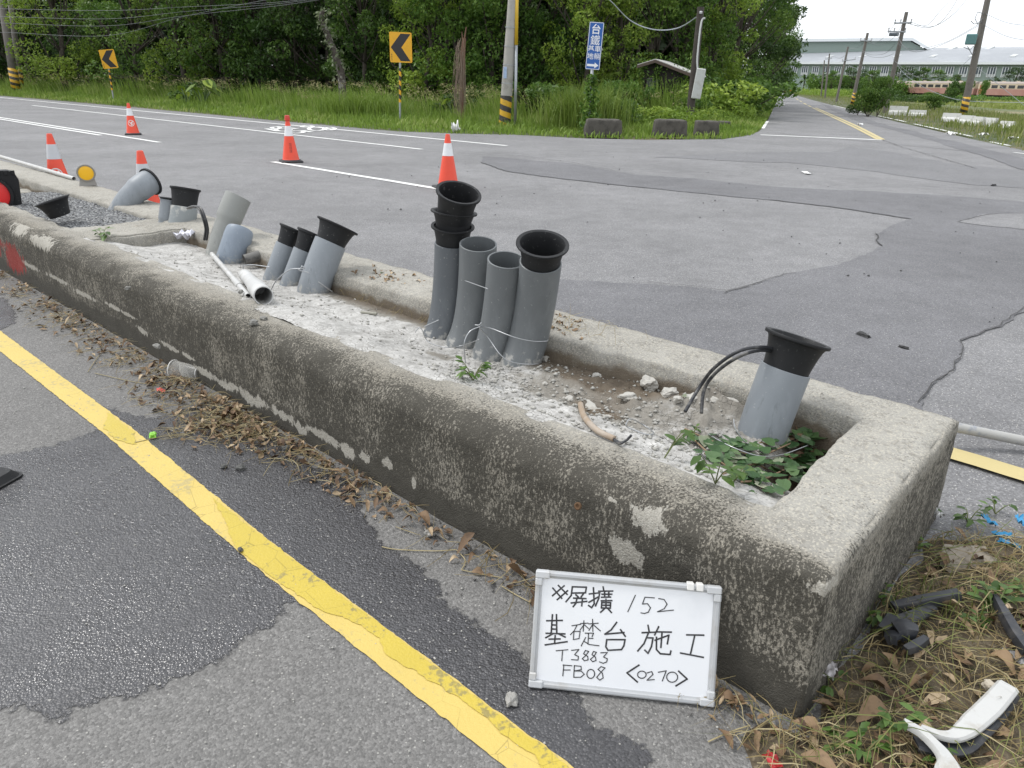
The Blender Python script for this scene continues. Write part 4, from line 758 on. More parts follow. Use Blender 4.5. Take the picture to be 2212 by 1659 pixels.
M_LEAFW = M_leaf('leaf_wood_painted_shade', (.012, .026, .009), (.022, .046, .012), (.05, .085, .02)); M_BARK = M_plain('bark', (.055, .045, .036), .95, .3, 9, (.11, .10, .08), 6, .5, .8, 40)  # M_LEAFW: shade inside the wood painted into a darker leaf colour
M_BLADE = M_leaf('grass_blades', (.085, .145, .022), (.18, .275, .04), (.37, .37, .16), .35, .6); M_BLADED = M_leaf('dry_grass_blades', (.10, .145, .03), (.20, .245, .06), (.36, .335, .17), .25, .7)
def clumped(g, n, clumps, crad, shell=.55):
    k = g.integers(0, len(clumps), n); d = g.normal(size=(n, 3)); d /= np.linalg.norm(d, axis=1)[:, None]
    return clumps[k] + d * (crad[k] * (shell + (1 - shell) * g.random(n) ** .6))[:, None] * np.array([1, 1, .75]), k
def make_tree(name, seed, H, lo, cr, nclump, nleaf, lsize, mat, trunk_r=.14, lean=0.):
    g = np.random.default_rng(seed); r_ = random.Random(seed)
    th = thing(name, (0, 0, 0)); mb = MB()
    P = [np.array([lean * (k / 6) ** 1.4 + .15 * math.sin(k * 1.3 + seed), .15 * math.cos(k * 1.7 + seed * 2), H * .8 * k / 6]) for k in range(7)]; P[0] = P[0] * [0, 0, 1] - [0, 0, .2]
    mb.tube(P, [trunk_r * (1.25 - .16 * k) for k in range(7)], 8)
    cl = []; 
    for k in range(nclump):
        f = g.random() ** .8; z = lo + (H - lo) * f; rr = cr * math.sqrt(max(.06, 1 - ((f - .42) / .62) ** 2)) * (.45 + .6 * g.random()); a = g.random() * 2 * PI
        q = np.array([math.cos(a) * rr + lean * f, math.sin(a) * rr, z]); cl.append(q)
        if k % 2 == 0:
            b = P[min(6, max(1, int(6 * (z / H) * .8)))]; mid = (b + q) / 2 + np.array([0, 0, -.25]); mb.tube([b, mid, q], [trunk_r * .4, trunk_r * .25, .02], 5)
    mb.build('trunk', M_BARK, th, smooth=True)
    cl = np.array(cl); crad = .42 + .5 * g.random(nclump); C, k = clumped(g, nleaf, cl, crad)
    tone = g.random(nclump); V, Q = leafcloud(C, lsize * (.6 + .8 * g.random(nleaf)), g)
    tint = np.clip(tone[k] * .6 + g.random(nleaf) * .5 - .05, 0, 1)
    fastmesh('crown', V, Q, mat, th, attrs=dict(tint=tint), smooth=False); return th
def place(proto, used, p, s, rz, label, cat='tree', group=None, sz=None):
    o = proto if not used.get(proto.name) else copy_tree(proto); used[proto.name] = 1
    o.location = p; o.rotation_euler = (0, 0, rz); o.scale = (s, s, sz or s); tag(o, label, cat, group); return o
USED = {}
TD = [make_tree('forest_tree', 11 + k, 9.5, .7 + .5 * (k % 2), 2.6, 64, 9500, .19, M_LEAFD) for k in range(2)]
TM = [make_tree('forest_tree', 31 + k, 9.0, .5 + .4 * k, 2.5, 62, 9500, .18, M_LEAFM) for k in range(2)]
TL_ = [make_tree('forest_tree', 51 + k, 8.0, .4, 2.1, 56, 9000, .15, M_LEAFL) for k in range(2)]
front = [(-60, 58, TD[0], 1.1, 'dark tree beside the twin leaning poles at the road end'), (60, 60, TD[1], 1.1, 'dark tall tree just behind the twin leaning poles'), (140, 50, TL_[0], 1.15, 'bright yellow green tree next to the twin leaning poles'), (235, 53, TD[0], 1.1, 'dark green tree behind the far chevron sign'),
    (300, 47, TM[0], 1.0, 'green tree just beyond the far chevron sign post'), (395, 45, TL_[1], 1.1, 'light green tree with low foliage between far chevron sign and capped cone'), (480, 44, TM[1], 1.1, 'mid green tree in the gap past the low light tree'), (560, 44, TD[1], 1.05, 'dark tree in the shady stretch before the leaning dead trunk'), (640, 43, TD[0], 1.0, 'dark tree left of the lichen covered leaning trunk'),
    (715, 43, TD[1], 1.05, 'dark tree directly behind the lichen covered leaning trunk'), (790, 40, TM[1], .85, 'mid green tree between leaning trunk and near chevron sign'), (850, 42, TD[0], 1.1, 'dark tree behind the near chevron sign'), (925, 38, TL_[0], .95, 'pale leaved tree beside the near chevron sign'), (985, 38, TM[0], .95, 'mid green tree behind the brown withered stump'), (1060, 38, TM[1], 1.0, 'green tree between withered stump and concrete pole'), (1120, 39, TD[1], 1.0, 'dark tree behind the striped concrete pole'),
    (1190, 40, TD[0], 1.05, 'dark tree between concrete pole and blue sign'), (1262, 37, TL_[1], .95, 'light green tree behind the blue sign'), (1335, 38, TL_[0], 1.0, 'bright billowing tree over the shed'), (1405, 40, TM[0], 1.05, 'mid green tree straight behind the shed roof'), (1465, 41, TM[1], 1.0, 'green tree between shed and wooden pole'), (1535, 42, TL_[1], 1.0, 'bright tree beyond the wooden pole and meter box'),
    (1580, 46, TM[0], 1.05, 'rounded green tree at the start of the side road'), (1614, 52, TD[1], 1.0, 'dark tree second along the side road'), (1622, 60, TM[1], 1.1, 'green tree third along the side road'), (1648, 74, TM[0], 1.1, 'green tree fourth along the side road'), (1662, 92, TD[0], 1.1, 'dark tree fifth along the side road'), (1672, 115, TM[1], 1.15, 'small looking tree sixth along the side road'), (1680, 150, TM[0], 1.2, 'last tree at the far end of the side road')]
for i, (px, Y, pr_, s, lb) in enumerate(front): place(pr_, USED, at(px, Y), s, i * 2.4, lb, 'tree', 'trees at the forest edge')
# the wood behind, one mass
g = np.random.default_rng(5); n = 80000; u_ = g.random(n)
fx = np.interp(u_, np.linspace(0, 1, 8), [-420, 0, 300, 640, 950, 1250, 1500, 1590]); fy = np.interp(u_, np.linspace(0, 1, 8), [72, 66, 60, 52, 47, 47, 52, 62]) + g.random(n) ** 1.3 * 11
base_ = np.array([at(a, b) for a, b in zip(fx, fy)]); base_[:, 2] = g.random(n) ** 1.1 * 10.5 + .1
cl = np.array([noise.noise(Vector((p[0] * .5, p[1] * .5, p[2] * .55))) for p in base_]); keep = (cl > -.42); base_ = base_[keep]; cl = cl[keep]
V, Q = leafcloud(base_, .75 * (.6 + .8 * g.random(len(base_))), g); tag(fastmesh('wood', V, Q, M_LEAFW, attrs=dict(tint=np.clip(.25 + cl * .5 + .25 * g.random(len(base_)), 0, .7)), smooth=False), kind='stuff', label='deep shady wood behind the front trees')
mb = MB()
for k in range(120):
    q = rnd.random(); a = np.interp(q, np.linspace(0, 1, 8), [-420, 0, 300, 640, 950, 1250, 1500, 1590]); Y = np.interp(q, np.linspace(0, 1, 8), [62, 58, 52, 46, 42, 43, 47, 58]) + rnd.random() * 12; p = at(a, Y); h = rnd.uniform(4, 8); r0 = rnd.uniform(.07, .16)
    mb.tube([p - UPV * .1, p + np.array([rnd.uniform(-.2, .2), 0, h * .5]), p + np.array([rnd.uniform(-.6, .6), 0, h])], [r0, r0 * .8, r0 * .5], 6)
tag(mb.build('wood_trunks', M_BARK), kind='stuff', label='dim trunks deep inside the wood')

# ---- grass
def blades(P, H, Wd, lean, g, tint, name, mat, label=None, curl=.35, kind='stuff'):
    n = len(P); a = g.random(n) * 2 * PI; dx = np.c_[np.cos(a), np.sin(a), np.zeros(n)]; ld = np.c_[np.cos(a + 1.3), np.sin(a + 1.3), np.zeros(n)] * (curl * g.random(n) * H)[:, None] + lean * H[:, None]
    w = (Wd * .5)[:, None]; up = np.c_[np.zeros(n), np.zeros(n), H]
    b0, b1 = P - dx * w, P + dx * w; m = P + up * .55 + ld * .3; t_ = P + up * (1 - .25 * np.linalg.norm(ld, axis=1) / np.maximum(H, 1e-3))[:, None] + ld
    V = np.stack([b0, b1, m + dx * w * .8, m - dx * w * .8, t_ + dx * w * .15, t_ - dx * w * .15], 1).reshape(-1, 3); i = np.arange(n)[:, None] * 6
    Q = np.concatenate([i + np.array([0, 1, 2, 3]), i + np.array([3, 2, 4, 5])], 0)
    return tag(fastmesh(name, V, Q, mat, attrs=dict(tint=np.concatenate([tint, tint])), smooth=False), kind=kind, label=label)
def strip_pts(F, B, n, g, pw=1.):
    F = np.array(F); B = np.array(B); k = len(F) - 1; s = g.random(n) * k; i = np.minimum(s.astype(int), k - 1); f = (s - i)[:, None]; t_ = g.random(n) ** pw
    fr = F[i] * (1 - f) + F[i + 1] * f; bk = B[i] * (1 - f) + B[i + 1] * f; return fr + (bk - fr) * t_[:, None], t_
def clumpy(P, sc, seed): return np.array([noise.noise(Vector((p[0] * sc, p[1] * sc, seed))) for p in P])
FV = [G(*p) for p in ((-90, 203), (0, 207), (150, 219), (300, 233), (450, 247), (600, 261), (730, 274), (860, 284), (1000, 290), (1110, 292), (1260, 299), (1400, 302), (1560, 301), (1625, 292), (1645, 278), (1661, 254), (1674, 228), (1684, 205))]
BV = [at(a, b) for a, b in ((-90, 60), (0, 58), (150, 52), (300, 48), (450, 44), (600, 41), (730, 39), (860, 37), (1000, 35), (1110, 35), (1260, 35), (1400, 36), (1500, 38), (1560, 41), (1600, 46), (1630, 60), (1660, 84), (1681, 190))]
g = np.random.default_rng(3)
P, t_ = strip_pts(FV, BV, 36000, g, .9); c_ = clumpy(P, .35, 1.); H = .08 + .16 * sm(.02, .35, t_) + sm(.28, .75, t_) * np.clip(.55 + c_ * 1.3, 0.05, 1.25); H *= .7 + .6 * g.random(len(P))
blades(P, H, .022 + .018 * g.random(len(P)), np.array([-.12, 0, 0]), g, np.clip(.35 + .5 * clumpy(P, .8, 4.) + .35 * (g.random(len(P)) - .4), 0, 1), 'verge_grass', M_BLADE, 'unmown roadside grass in front of the forest')
P, t_ = strip_pts(FV, BV, 30000, g, .8); c_ = clumpy(P, .5, 9.); k_ = (t_ < .55); P = P[k_]; H = (.09 + .13 * g.random(len(P))) * (1 + .8 * sm(.05, .4, t_[k_]))
blades(P, H, .03 + .02 * g.random(len(P)), np.array([0, 0, 0]), g, np.clip(.45 + .6 * c_[k_] + .3 * (g.random(len(P)) - .5), 0, .9), 'verge_turf', M_BLADE, 'short bright turf along the kerbless road edge', .8)
# feathery seed heads blown over
P, t_ = strip_pts(FV[:13], BV[:13], 1500, g, 1.); k_ = (t_ > .4) & (clumpy(P, .22, 6.) > -.12); P = P[k_]; H = .75 + .65 * g.random(len(P))
blades(P, H, .012 + .006 * g.random(len(P)), np.array([-.35, 0, 0]), g, np.full(len(P), .8), 'seed_grass_stems', M_BLADE, 'thin stems of seeding grass bent by wind', .2)
S1 = P + np.c_[-.30 * H, 0 * H, H * .9]; sp_ = np.repeat(S1, 9, 0) + np.c_[-g.random(len(S1) * 9) * .38, g.normal(size=len(S1) * 9) * .05, g.normal(size=len(S1) * 9) * .045 - .02]
V, Q = leafcloud(sp_, .10 + .06 * g.random(len(sp_)), g, .5, .16); tag(fastmesh('seed_heads', V, Q, M_leaf('seed_head', (.17, .16, .07), (.26, .24, .11), (.36, .33, .18), .3, .8), attrs=dict(tint=g.random(len(sp_))), smooth=False), kind='stuff', label='feathery seed heads over the roadside grass')
# right verge and field
FR = [G(*p) for p in ((2420, 368), (2270, 342), (2110, 302), (2010, 279), (1900, 253), (1800, 227), (1740, 211), (1712, 202.5))]; BR_ = [G(*p) for p in ((2560, 300), (2420, 284), (2240, 258), (2110, 242), (1980, 226), (1860, 212), (1780, 205), (1722, 200))]
P, t_ = strip_pts(FR, BR_, 17000, g, .8); c_ = clumpy(P, .5, 2.); H = (.08 + .22 * sm(0, .3, t_) + .45 * np.clip(c_ + .25, 0, 1)) * (.6 + .8 * g.random(len(P)))
blades(P, H * .62, .022 + .024 * g.random(len(P)), np.array([-.1, 0, 0]), g, np.clip(.5 + .6 * clumpy(P, .9, 8.) + .5 * (g.random(len(P)) - .45), 0, 1), 'side_verge_grass', M_BLADED, 'ragged grass along the side road')
t = NT('field_soil'); c = t.ramp(t.math('ADD', t.math('MULTIPLY', t.noise(.12, 5, t.scale(t.pos, (1, .35, 1))), .7), t.math('MULTIPLY', t.noise(1.2, 4), .3)), (.35, (.07, .10, .03)), (.5, (.12, .13, .05)), (.6, (.22, .19, .11))); M_FIELD = t.fin(c, .95)
sheet('field', [p[:2] for p in BR_] + [at(1730, 300)[:2], at(2700, 300)[:2], at(2900, 60)[:2]], .0, M_FIELD)
FF = [at(1760, 190), at(1900, 130), at(2060, 90), at(2240, 70), at(2420, 60)]; FB = [at(1860, 215), at(1960, 205), at(2060, 195), at(2240, 180), at(2420, 160)]
P, t_ = strip_pts(FF, FB, 9000, g, 1.); c_ = clumpy(P, .05, 3.); k_ = c_ > -.1; P = P[k_]; H = (.15 + .3 * g.random(len(P))) * (1 + .8 * c_[k_]); blades(P, H, .22 + .1 * g.random(len(P)), np.array([0, 0, 0]), g, np.clip(.4 + .5 * c_[k_] + .2 * g.random(len(P)), 0, 1), 'field_grass', M_BLADED, 'rough green field before the train')

# ---- shrubs and plants
def make_bush(name, seed, r, h, nleaf, lsize, mat, stems=5):
    g = np.random.default_rng(seed); th = thing(name, (0, 0, 0)); nc = 16; cl = np.c_[g.normal(size=(nc, 2)) * r * .42, h * (.25 + .6 * g.random(nc))]; mb = MB()
    for k in range(stems): mb.tube([(0, 0, -.05), cl[k] * .5 + [0, 0, .05], cl[k]], [.03 * r, .02 * r, .008], 5)
    mb.build('stem', M_BARK, th); C, k = clumped(g, nleaf, cl, r * (.3 + .25 * g.random(nc))); C[:, 2] = np.abs(C[:, 2]); V, Q = leafcloud(C, lsize * (.6 + .8 * g.random(nleaf)), g); tone = g.random(nc)
    fastmesh('foliage', V, Q, mat, th, attrs=dict(tint=np.clip(tone[k] * .5 + .5 * g.random(nleaf), 0, 1)), smooth=False); return th
BU = make_bush('bush', 3, 1., 1.6, 2600, .16, M_LEAFM); BD = make_bush('bush', 4, 1., 1.5, 2600, .17, M_LEAFD); BLt = make_bush('bush', 5, 1., 1.3, 2400, .14, M_LEAFL)
for (px, Y, pr_, s, sz, lb) in ((1885, 45, BU, .72, 1.0, 'rounded bush by the side road where white barriers begin'), (1862, 47, BD, .5, .6, 'smaller dark bush leaning on the big bush by the side road'), (1905, 47, BU, .6, 1.4, 'tall green sapling bush behind the dark side road bush'), (2025, 62, BU, .8, .8, 'bush in the field before the train'), (2062, 150, BD, 1.7, 2.2, 'dark round tree bush in front of the second carriage'), (2080, 190, BU, 1.3, 2.6, 'green tree bush before the middle carriage'), (2124, 175, BU, .9, 2.6, 'thin bush at the carriage joint'), (2010, 195, BU, 1.2, .9, 'low bush under the carriage windows'), (1366, 33, BLt, .55, .95, 'bright creeper mound smothering the shed front'), (1345, 32, BU, .8, 1.0, 'leafy mound on the near gable of the shed'), (1468, 33.4, BU, .5, .75, 'leafy mound over the long wall of the shed'), (1420, 28.5, BLt, 1.0, .55, 'broad leaved weeds before the shed window'),
        (1560, 33, BLt, 1.7, 1.3, 'bright weeds beyond the meter box'), (1605, 38, BU, 1.8, 1.2, 'low weeds where the side road begins'), (1380, 33.0, BU, .6, .85, 'leafy creeper heap at the near corner of the shed'), (1450, 33.2, BLt, .5, .9, 'leafy creeper heap under the shed gable'), (1340, 27, BU, .8, .6, 'weeds between blue sign and shed'), (1500, 31.5, BU, .7, .6, 'weeds at the foot of the wooden pole'), (430, 39, BD, 1.2, .7, 'dark broad leaved clump right of the far chevron sign'), (1640, 60, BU, 1.5, 1.0, 'bush on the verge along the side road'), (1020, 32, BD, 1.2, .7, 'dark clump behind the withered stump'), (1178, 30, BU, 1.2, .9, 'weeds between pole and blue sign')):
    place(pr_, USED, at(px, Y), s, px * .1, lb, 'bush', 'bushes and weeds', sz)
n = 16000; u_ = g.random(n); ux_ = 1185 + 455 * u_; uy_ = 25.5 + 6.5 * g.random(n) + np.interp(ux_, (1185, 1500, 1640), (0, 1.5, 7)); C = np.array([at(a, b) for a, b in zip(ux_, uy_)]); hh = (.22 + .62 * np.clip(.5 + 1.1 * clumpy(C, .7, 3.), .05, 1.3)) * (1 - .45 * np.exp(-((ux_ - 1405) / 45) ** 2)); C[:, 2] = hh * g.random(n) ** .7
V, Q = leafcloud(C, .13 * (.6 + .9 * g.random(n)), g, .2, .35); tag(fastmesh('undergrowth', V, Q, M_LEAFL, attrs=dict(tint=np.clip(.25 + .5 * clumpy(C, 1.1, 7.) + .45 * g.random(n), 0, 1)), smooth=False), kind='stuff', label='rank leafy undergrowth at the corner round the shed')
n = 9000; P, t_ = strip_pts(BV[:10], [p + (p / np.linalg.norm(p)) * 5 for p in BV[:10]], n, g); P[:, 2] = (.2 + .9 * np.clip(.5 + clumpy(P, .4, 5.), .1, 1.2)) * g.random(n) ** .6
V, Q = leafcloud(P, .2 * (.6 + .9 * g.random(n)), g, .2, .45); tag(fastmesh('undergrowth', V, Q, M_LEAFD, attrs=dict(tint=g.random(n)), smooth=False), kind='stuff', label='dark undergrowth along the foot of the forest')
# big tuft of reedy grass round the blue sign
p0 = at(1275, 24.6); n = 900; P = p0 + np.c_[g.normal(size=n) * .55, g.normal(size=n) * .5, np.zeros(n)]; blades(P, 1.0 + .7 * g.random(n), .02 + .012 * g.random(n), np.array([0, 0, 0]), g, np.clip(.35 + .3 * g.random(n), 0, 1), 'reed_tuft', M_BLADE, 'tall fountain of reed grass around the blue sign post', .9, None)['category'] = 'grass tuft'
p0 = at(1230, 25.5); P = p0 + np.c_[g.normal(size=500) * .5, g.normal(size=500) * .4, np.zeros(500)]; blades(P, .8 + .5 * g.random(500), .02 + .012 * g.random(500), np.array([0, 0, 0]), g, np.clip(.45 + .3 * g.random(500), 0, 1), 'reed_tuft', M_BLADE, 'lower reed tuft on the pole side of the blue sign', .9, None)['category'] = 'grass tuft'
p0 = at(780, 29); P = p0 + np.c_[g.normal(size=900) * .9, g.normal(size=900) * .5, np.zeros(900)]; blades(P, .7 + .5 * g.random(900), .02 + .012 * g.random(900), np.array([-.1, 0, 0]), g, np.clip(.3 + .3 * g.random(900), 0, 1), 'reed_tuft', M_BLADE, 'dense dark tuft left of the near chevron sign', .8, None)['category'] = 'grass tuft'
# broad leaved plant (taro like)
def bigleaf(px, Y, n, s, label):
    th = thing('broad_leaf_plant', at(px, Y), label, 'plant', 'broad leaved plants'); b = at(px, Y); st_, lf = MB(), MB()
    for k in range(n):
        a = rnd.random() * 2 * PI; tip = b + np.array([math.cos(a) * .45 * s, math.sin(a) * .3 * s, s * rnd.uniform(.5, .95)]); st_.tube([b, b * .5 + tip * .5 + UPV * .1, tip], .018 * s, 5)
        ax = Vector((math.cos(a), math.sin(a), -.75)).normalized(); w = Vector((-math.sin(a), math.cos(a), .2)); L_ = .42 * s; T = Vector(tip)
        out = [T - ax * L_ * .25, T - ax * L_ * .3 + w * L_ * .3, T + w * L_ * .42 + ax * L_ * .1, T + ax * L_ * .45 + w * L_ * .25, T + ax * L_ * .8, T + ax * L_ * .45 - w * L_ * .25, T - w * L_ * .42 + ax * L_ * .1, T - ax * L_ * .3 - w * L_ * .3]
        lf.add(out + [T + Vector((0, 0, -.03))], [(8, i, (i + 1) % 8) for i in range(8)], rnd.random())
    st_.build('stalk', M_BARKG, th); lf.build('foliage', M_LEAFL, th)
M_BARKG = M_plain('green_stalk', (.08, .13, .04), .6)
bigleaf(430, 36, 7, 1.3, 'big glossy leaved plant right of the far chevron sign'); bigleaf(396, 36, 5, .9, 'smaller glossy plant beside the big leaved one'); bigleaf(980, 29, 5, .8, 'broad leaved plant by the withered stump'); bigleaf(1225, 29, 5, .8, 'broad dark leaved plant between the pole and the reed tuft')
# lichen covered leaning trunk
b = at(738, 32.5); pts = [b] + [Yat(x, y, 32.5) for x, y in ((737, 160), (728, 130), (716, 96), (702, 62), (694, 40), (698, 22))]
th = thing('dead_tree', b, 'thin dead trunk leaning over the grass, covered with pale lichen and ferns', 'tree'); mb = MB(); mb.tube(smoothline(pts, 4), [.17 * (1 - .5 * k / 24) for k in range(25)], 8); mb.build('trunk', M_plain('lichen_bark', (.06, .05, .042), .95, .3, 10, (.40, .39, .34), 4.5, .6, .8, 40), th, smooth=True)
q = np.array(smoothline(pts, 30)); k = g.integers(20, len(q), 330); C = q[k] + g.normal(size=(330, 3)) * [.15, .15, .12]; V, Q = leafcloud(C, .12 + .09 * g.random(330), g); fastmesh('foliage', V - b, Q, M_leaf('fern_leaf', (.06, .09, .03), (.14, .18, .08), (.30, .33, .22)), th, attrs=dict(tint=g.random(330)), smooth=False)
# withered brown stump
b = at(997, 27.6); th = thing('withered_stump', b, 'brown withered broken trunk hung with dry roots beside the concrete pole', 'tree'); mb = MB(); mb.tube([b, b + [.02, 0, 1.2], b + [.05, 0, 2.3], b + [.10, 0, 2.75]], [.06, .07, .085, .06], 8); mb.tube([b + [.10, 0, 2.7], b + [.17, 0, 3.1]], [.03, .015], 6); mb.tube([b + [.04, 0, 2.7], b + [.02, 0, 2.95]], [.025, .01], 6); mb.build('trunk', M_plain('rusty_bark', (.15, .085, .055), .95, .3, 12, bump=.8), th); mb = MB()
for k in range(90):
    z0 = rnd.uniform(1.6, 2.75); a = rnd.random() * 2 * PI; r_ = rnd.uniform(.06, .24); l_n = rnd.uniform(.5, 1.9); q = b + [math.cos(a) * .1, math.sin(a) * .1, z0]; e = b + [math.cos(a) * r_ - .08, math.sin(a) * r_, max(.2, z0 - l_n)]; mb.tube([q, (q + e) / 2 + [math.cos(a) * .05 - .02, math.sin(a) * .05, .1], e], .006, 4)
mb.build('dry_roots', M_plain('dry_root', (.22, .17, .13), .95, .3, 20), th)

M_RPOLE = M_plain('weathered_pole', (.17, .155, .14), .9, .2, 3, (.09, .08, .07), 3, .5)
# ================================================================== signs, poles, shed, blocks
M_SIGNY = M_plain('sign_yellow', (.78, .40, .012), .4, .04, 4, (.5, .28, .04), 6, .25); M_SIGNK = M_plain('sign_black', (.022, .02, .022), .45); M_GALV = M_plain('galvanised_steel', (.36, .38, .40), .4, .12, 12, (.25, .24, .22), 10, .4, metal=.5); M_SIGNB = M_plain('sign_blue', (.016, .10, .36), .4, .06, 4); M_SIGNW = M_plain('sign_white', (.78, .79, .80), .45, .03)
M_POLESTR = M_stripes('pole_stripes', (.62, .36, .02), (.035, .033, .03), .17, (.9, 0, 1)); M_POSTSTR = M_stripes('post_stripes', (.72, .38, .015), (.03, .028, .03), .15, (.5, 0, 1)); M_CPOLE = M_plain('spun_concrete', (.36, .345, .315), .9, .12, 6, (.20, .19, .17), 4, .5, .3, 60)
def frame(p, facing):                     # matrix with local x to the side, y up, z towards facing
    f = np.array(facing, float); f[2] = 0; f /= np.linalg.norm(f); ux = np.cross(UPV, f); return Matrix.Translation(Vector(p)) @ Matrix((ux, UPV, f)).transposed().to_4x4()
def rrect(w, h, r, n=5): return [(sx * (w / 2 - r) + r * math.cos(a), sy * (h / 2 - r) + r * math.sin(a)) for sx, sy, a0 in ((1, 1, 0), (-1, 1, PI / 2), (-1, -1, PI), (1, -1, 1.5 * PI)) for a in np.linspace(a0, a0 + PI / 2, n)]
def chevron(base, Y, w, h, topy, boty, cxp, label, lean, yaw):
    th = thing('chevron_sign', base, label, 'road sign', 'chevron signs'); c = Yat(cxp, (topy + boty) / 2, Y)
    f = -ray(cxp, (topy + boty) / 2); f[2] = 0; f /= np.linalg.norm(f); f = np.array(Matrix.Rotation(yaw, 3, 'Z') @ Vector(f)); Mx = frame(c, f) @ Matrix.Rotation(lean, 4, 'Z')
    mb = MB(); mb.prism(rrect(w, h, .05), -.006, .0, Mx); o = mb.build('sign_panel', M_SIGNY, th)
    mb = MB(); mb.prism([(-w * .45, .0), (0, h * .45), (w * .45, h * .45), (w * .02, 0), (w * .42, -h * .45), (-.02 * w, -h * .45)], .0005, .004, Mx); mb.build('chevron_arrow', M_SIGNK, th)
    mb = MB(); e = rrect(w * .985, h * .985, .045); i_ = rrect(w * .95, h * .96, .04); n_ = len(e); mb.add([Mx @ Vector((p[0], p[1], .003)) for p in e + i_], [(k, (k + 1) % n_, n_ + (k + 1) % n_, n_ + k) for k in range(n_)]); mb.build('sign_border', M_plain('sign_border_amber', (.85, .46, .03), .4), th)
    mb = MB()
    for k in range(4):
        yy = -h * .25 - k * .055; mb.ribbon([Mx @ Vector((-w * .44, yy, .0015)), Mx @ Vector((-w * .40, yy + .01, .0015))], .012, f); mb.ribbon([Mx @ Vector((-w * .42, yy + .03, .0016)), Mx @ Vector((-w * .42, yy - .015, .0016))], .010, f)
    mb.build('agency_lettering', M_SIGNK, th)
    top = np.array(Mx @ Vector((0, h * .4, -.035))); b = np.array(base); r = .038; dd = top - b
    mb = MB(); mb.tube([b - UPV * .1, b + dd * .25], r, 14); mb.tube([b + dd * .62, top], r, 14); mb.build('post', M_GALV, th, smooth=True, ang=40)
    q = Vector((0, 0, 1)).rotation_difference(Vector(dd).normalized()); o = MB(); o.tube([(0, 0, 0), (0, 0, np.linalg.norm(dd) * .40)], r + .003, 14); o = o.build('striped_sleeve', M_POSTSTR, None, smooth=True, ang=40); o.parent = th; o.location = Vector(dd * .23); o.rotation_mode = 'QUATERNION'; o.rotation_quaternion = q
    return th
b = G(864, 263); chevron(b, b[1] - .05, .79, .95, 68, 137, 866, 'upright yellow chevron sign with black arrow on a straight striped post', 0, .3)
b = G(246, 219); chevron(b, b[1] - .05, .72, .88, 106, 149, 234.5, 'leaning yellow chevron sign farther down the road on a tilted post', R(6), .25)
# blue direction sign
b = G(1271, 291); Y = b[1]; th = thing('direction_sign', b, 'tall narrow blue sign with white characters and arrow on a creeper wrapped post', 'road sign'); c = Yat(1284.5, 99.5, Y); f = -ray(1284, 100); Mx = frame(c, f) @ Matrix.Rotation(R(-2.5), 4, 'Z'); w, h = .41, 1.23
mb = MB(); mb.prism(rrect(w, h, .03), -.02, 0, Mx); mb.build('sign_panel', M_SIGNB, th)
mb = MB(); e, i_ = rrect(w * .97, h * .99, .03), rrect(w * .90, h * .968, .02); n_ = len(e); mb.add([Mx @ Vector((p[0], p[1], .003)) for p in e + i_], [(k, (k + 1) % n_, n_ + (k + 1) % n_, n_ + k) for k in range(n_)]); mb.build('sign_border', M_SIGNW, th)
def glyph(txt, size, x, y, bold=.0, sx=1.):
    cu = D.curves.new('glyph', 'FONT'); cu.body = txt; cu.size = size; cu.align_x = 'CENTER'; cu.align_y = 'CENTER'; cu.offset = bold; cu.resolution_u = 3
    o = D.objects.new('glyph', cu); COL.objects.link(o); dg = bpy.context.evaluated_depsgraph_get(); me = D.meshes.new_from_object(o.evaluated_get(dg)); D.objects.remove(o); vs = [(v.co.x * sx + x, v.co.y + y, .0) for v in me.vertices]; fs = [tuple(p.vertices) for p in me.polygons]; D.meshes.remove(me)
    xs = [v[0] for v in vs]; ys = [v[1] for v in vs]; ox, oy = x - (min(xs) + max(xs)) / 2, y - (min(ys) + max(ys)) / 2
    return [(v[0] + ox, v[1] + oy, 0) for v in vs], fs
for ch, sz, x, y, bo in (('台', .36, .0, .575, .004), ('鐵', .36, 0, .20, .001), ('車', .235, .115, -.09, .001), ('輛', .235, .115, -.345, .0), ('基', .235, -.11, -.09, .001), ('地', .235, -.11, -.345, .001)):
    vs, fs = glyph(ch, sz * .77, x * .83, y * .76, bo); mb = MB(); mb.add([Mx @ Vector((v[0], v[1], .004)) for v in vs], fs); mb.build('lettering', M_SIGNW, th)
mb = MB(); mb.add([Mx @ Vector((x * .82, (y - .66) * .76, .004)) for x, y in ((-.20, .04), (.06, .04), (.06, .10), (.20, 0), (.06, -.10), (.06, -.04), (-.20, -.04))], [(6, 5, 1, 0), (2, 1, 5, 4, 3)]); mb.build('arrow', M_SIGNW, th)
mb = MB(); top = np.array(Mx @ Vector((-.02, -.3, -.06))); mb.tube([b - UPV * .1, top], .042, 12); mb.build('post', M_GALV, th, smooth=True)
n = 900; k = g.random(n); dd = top - b; C = b + dd * (k ** .9 * .78)[:, None] + g.normal(size=(n, 3)) * [.11, .11, .05] * (1.5 - k)[:, None]; V, Q = leafcloud(C, .10 + .06 * g.random(n), g); cr_o = tag(fastmesh('creeper', V - b, Q, M_LEAFM, None, attrs=dict(tint=g.random(n)), smooth=False), 'green creeper climbing the post of the blue sign', 'creeper'); cr_o.location = b
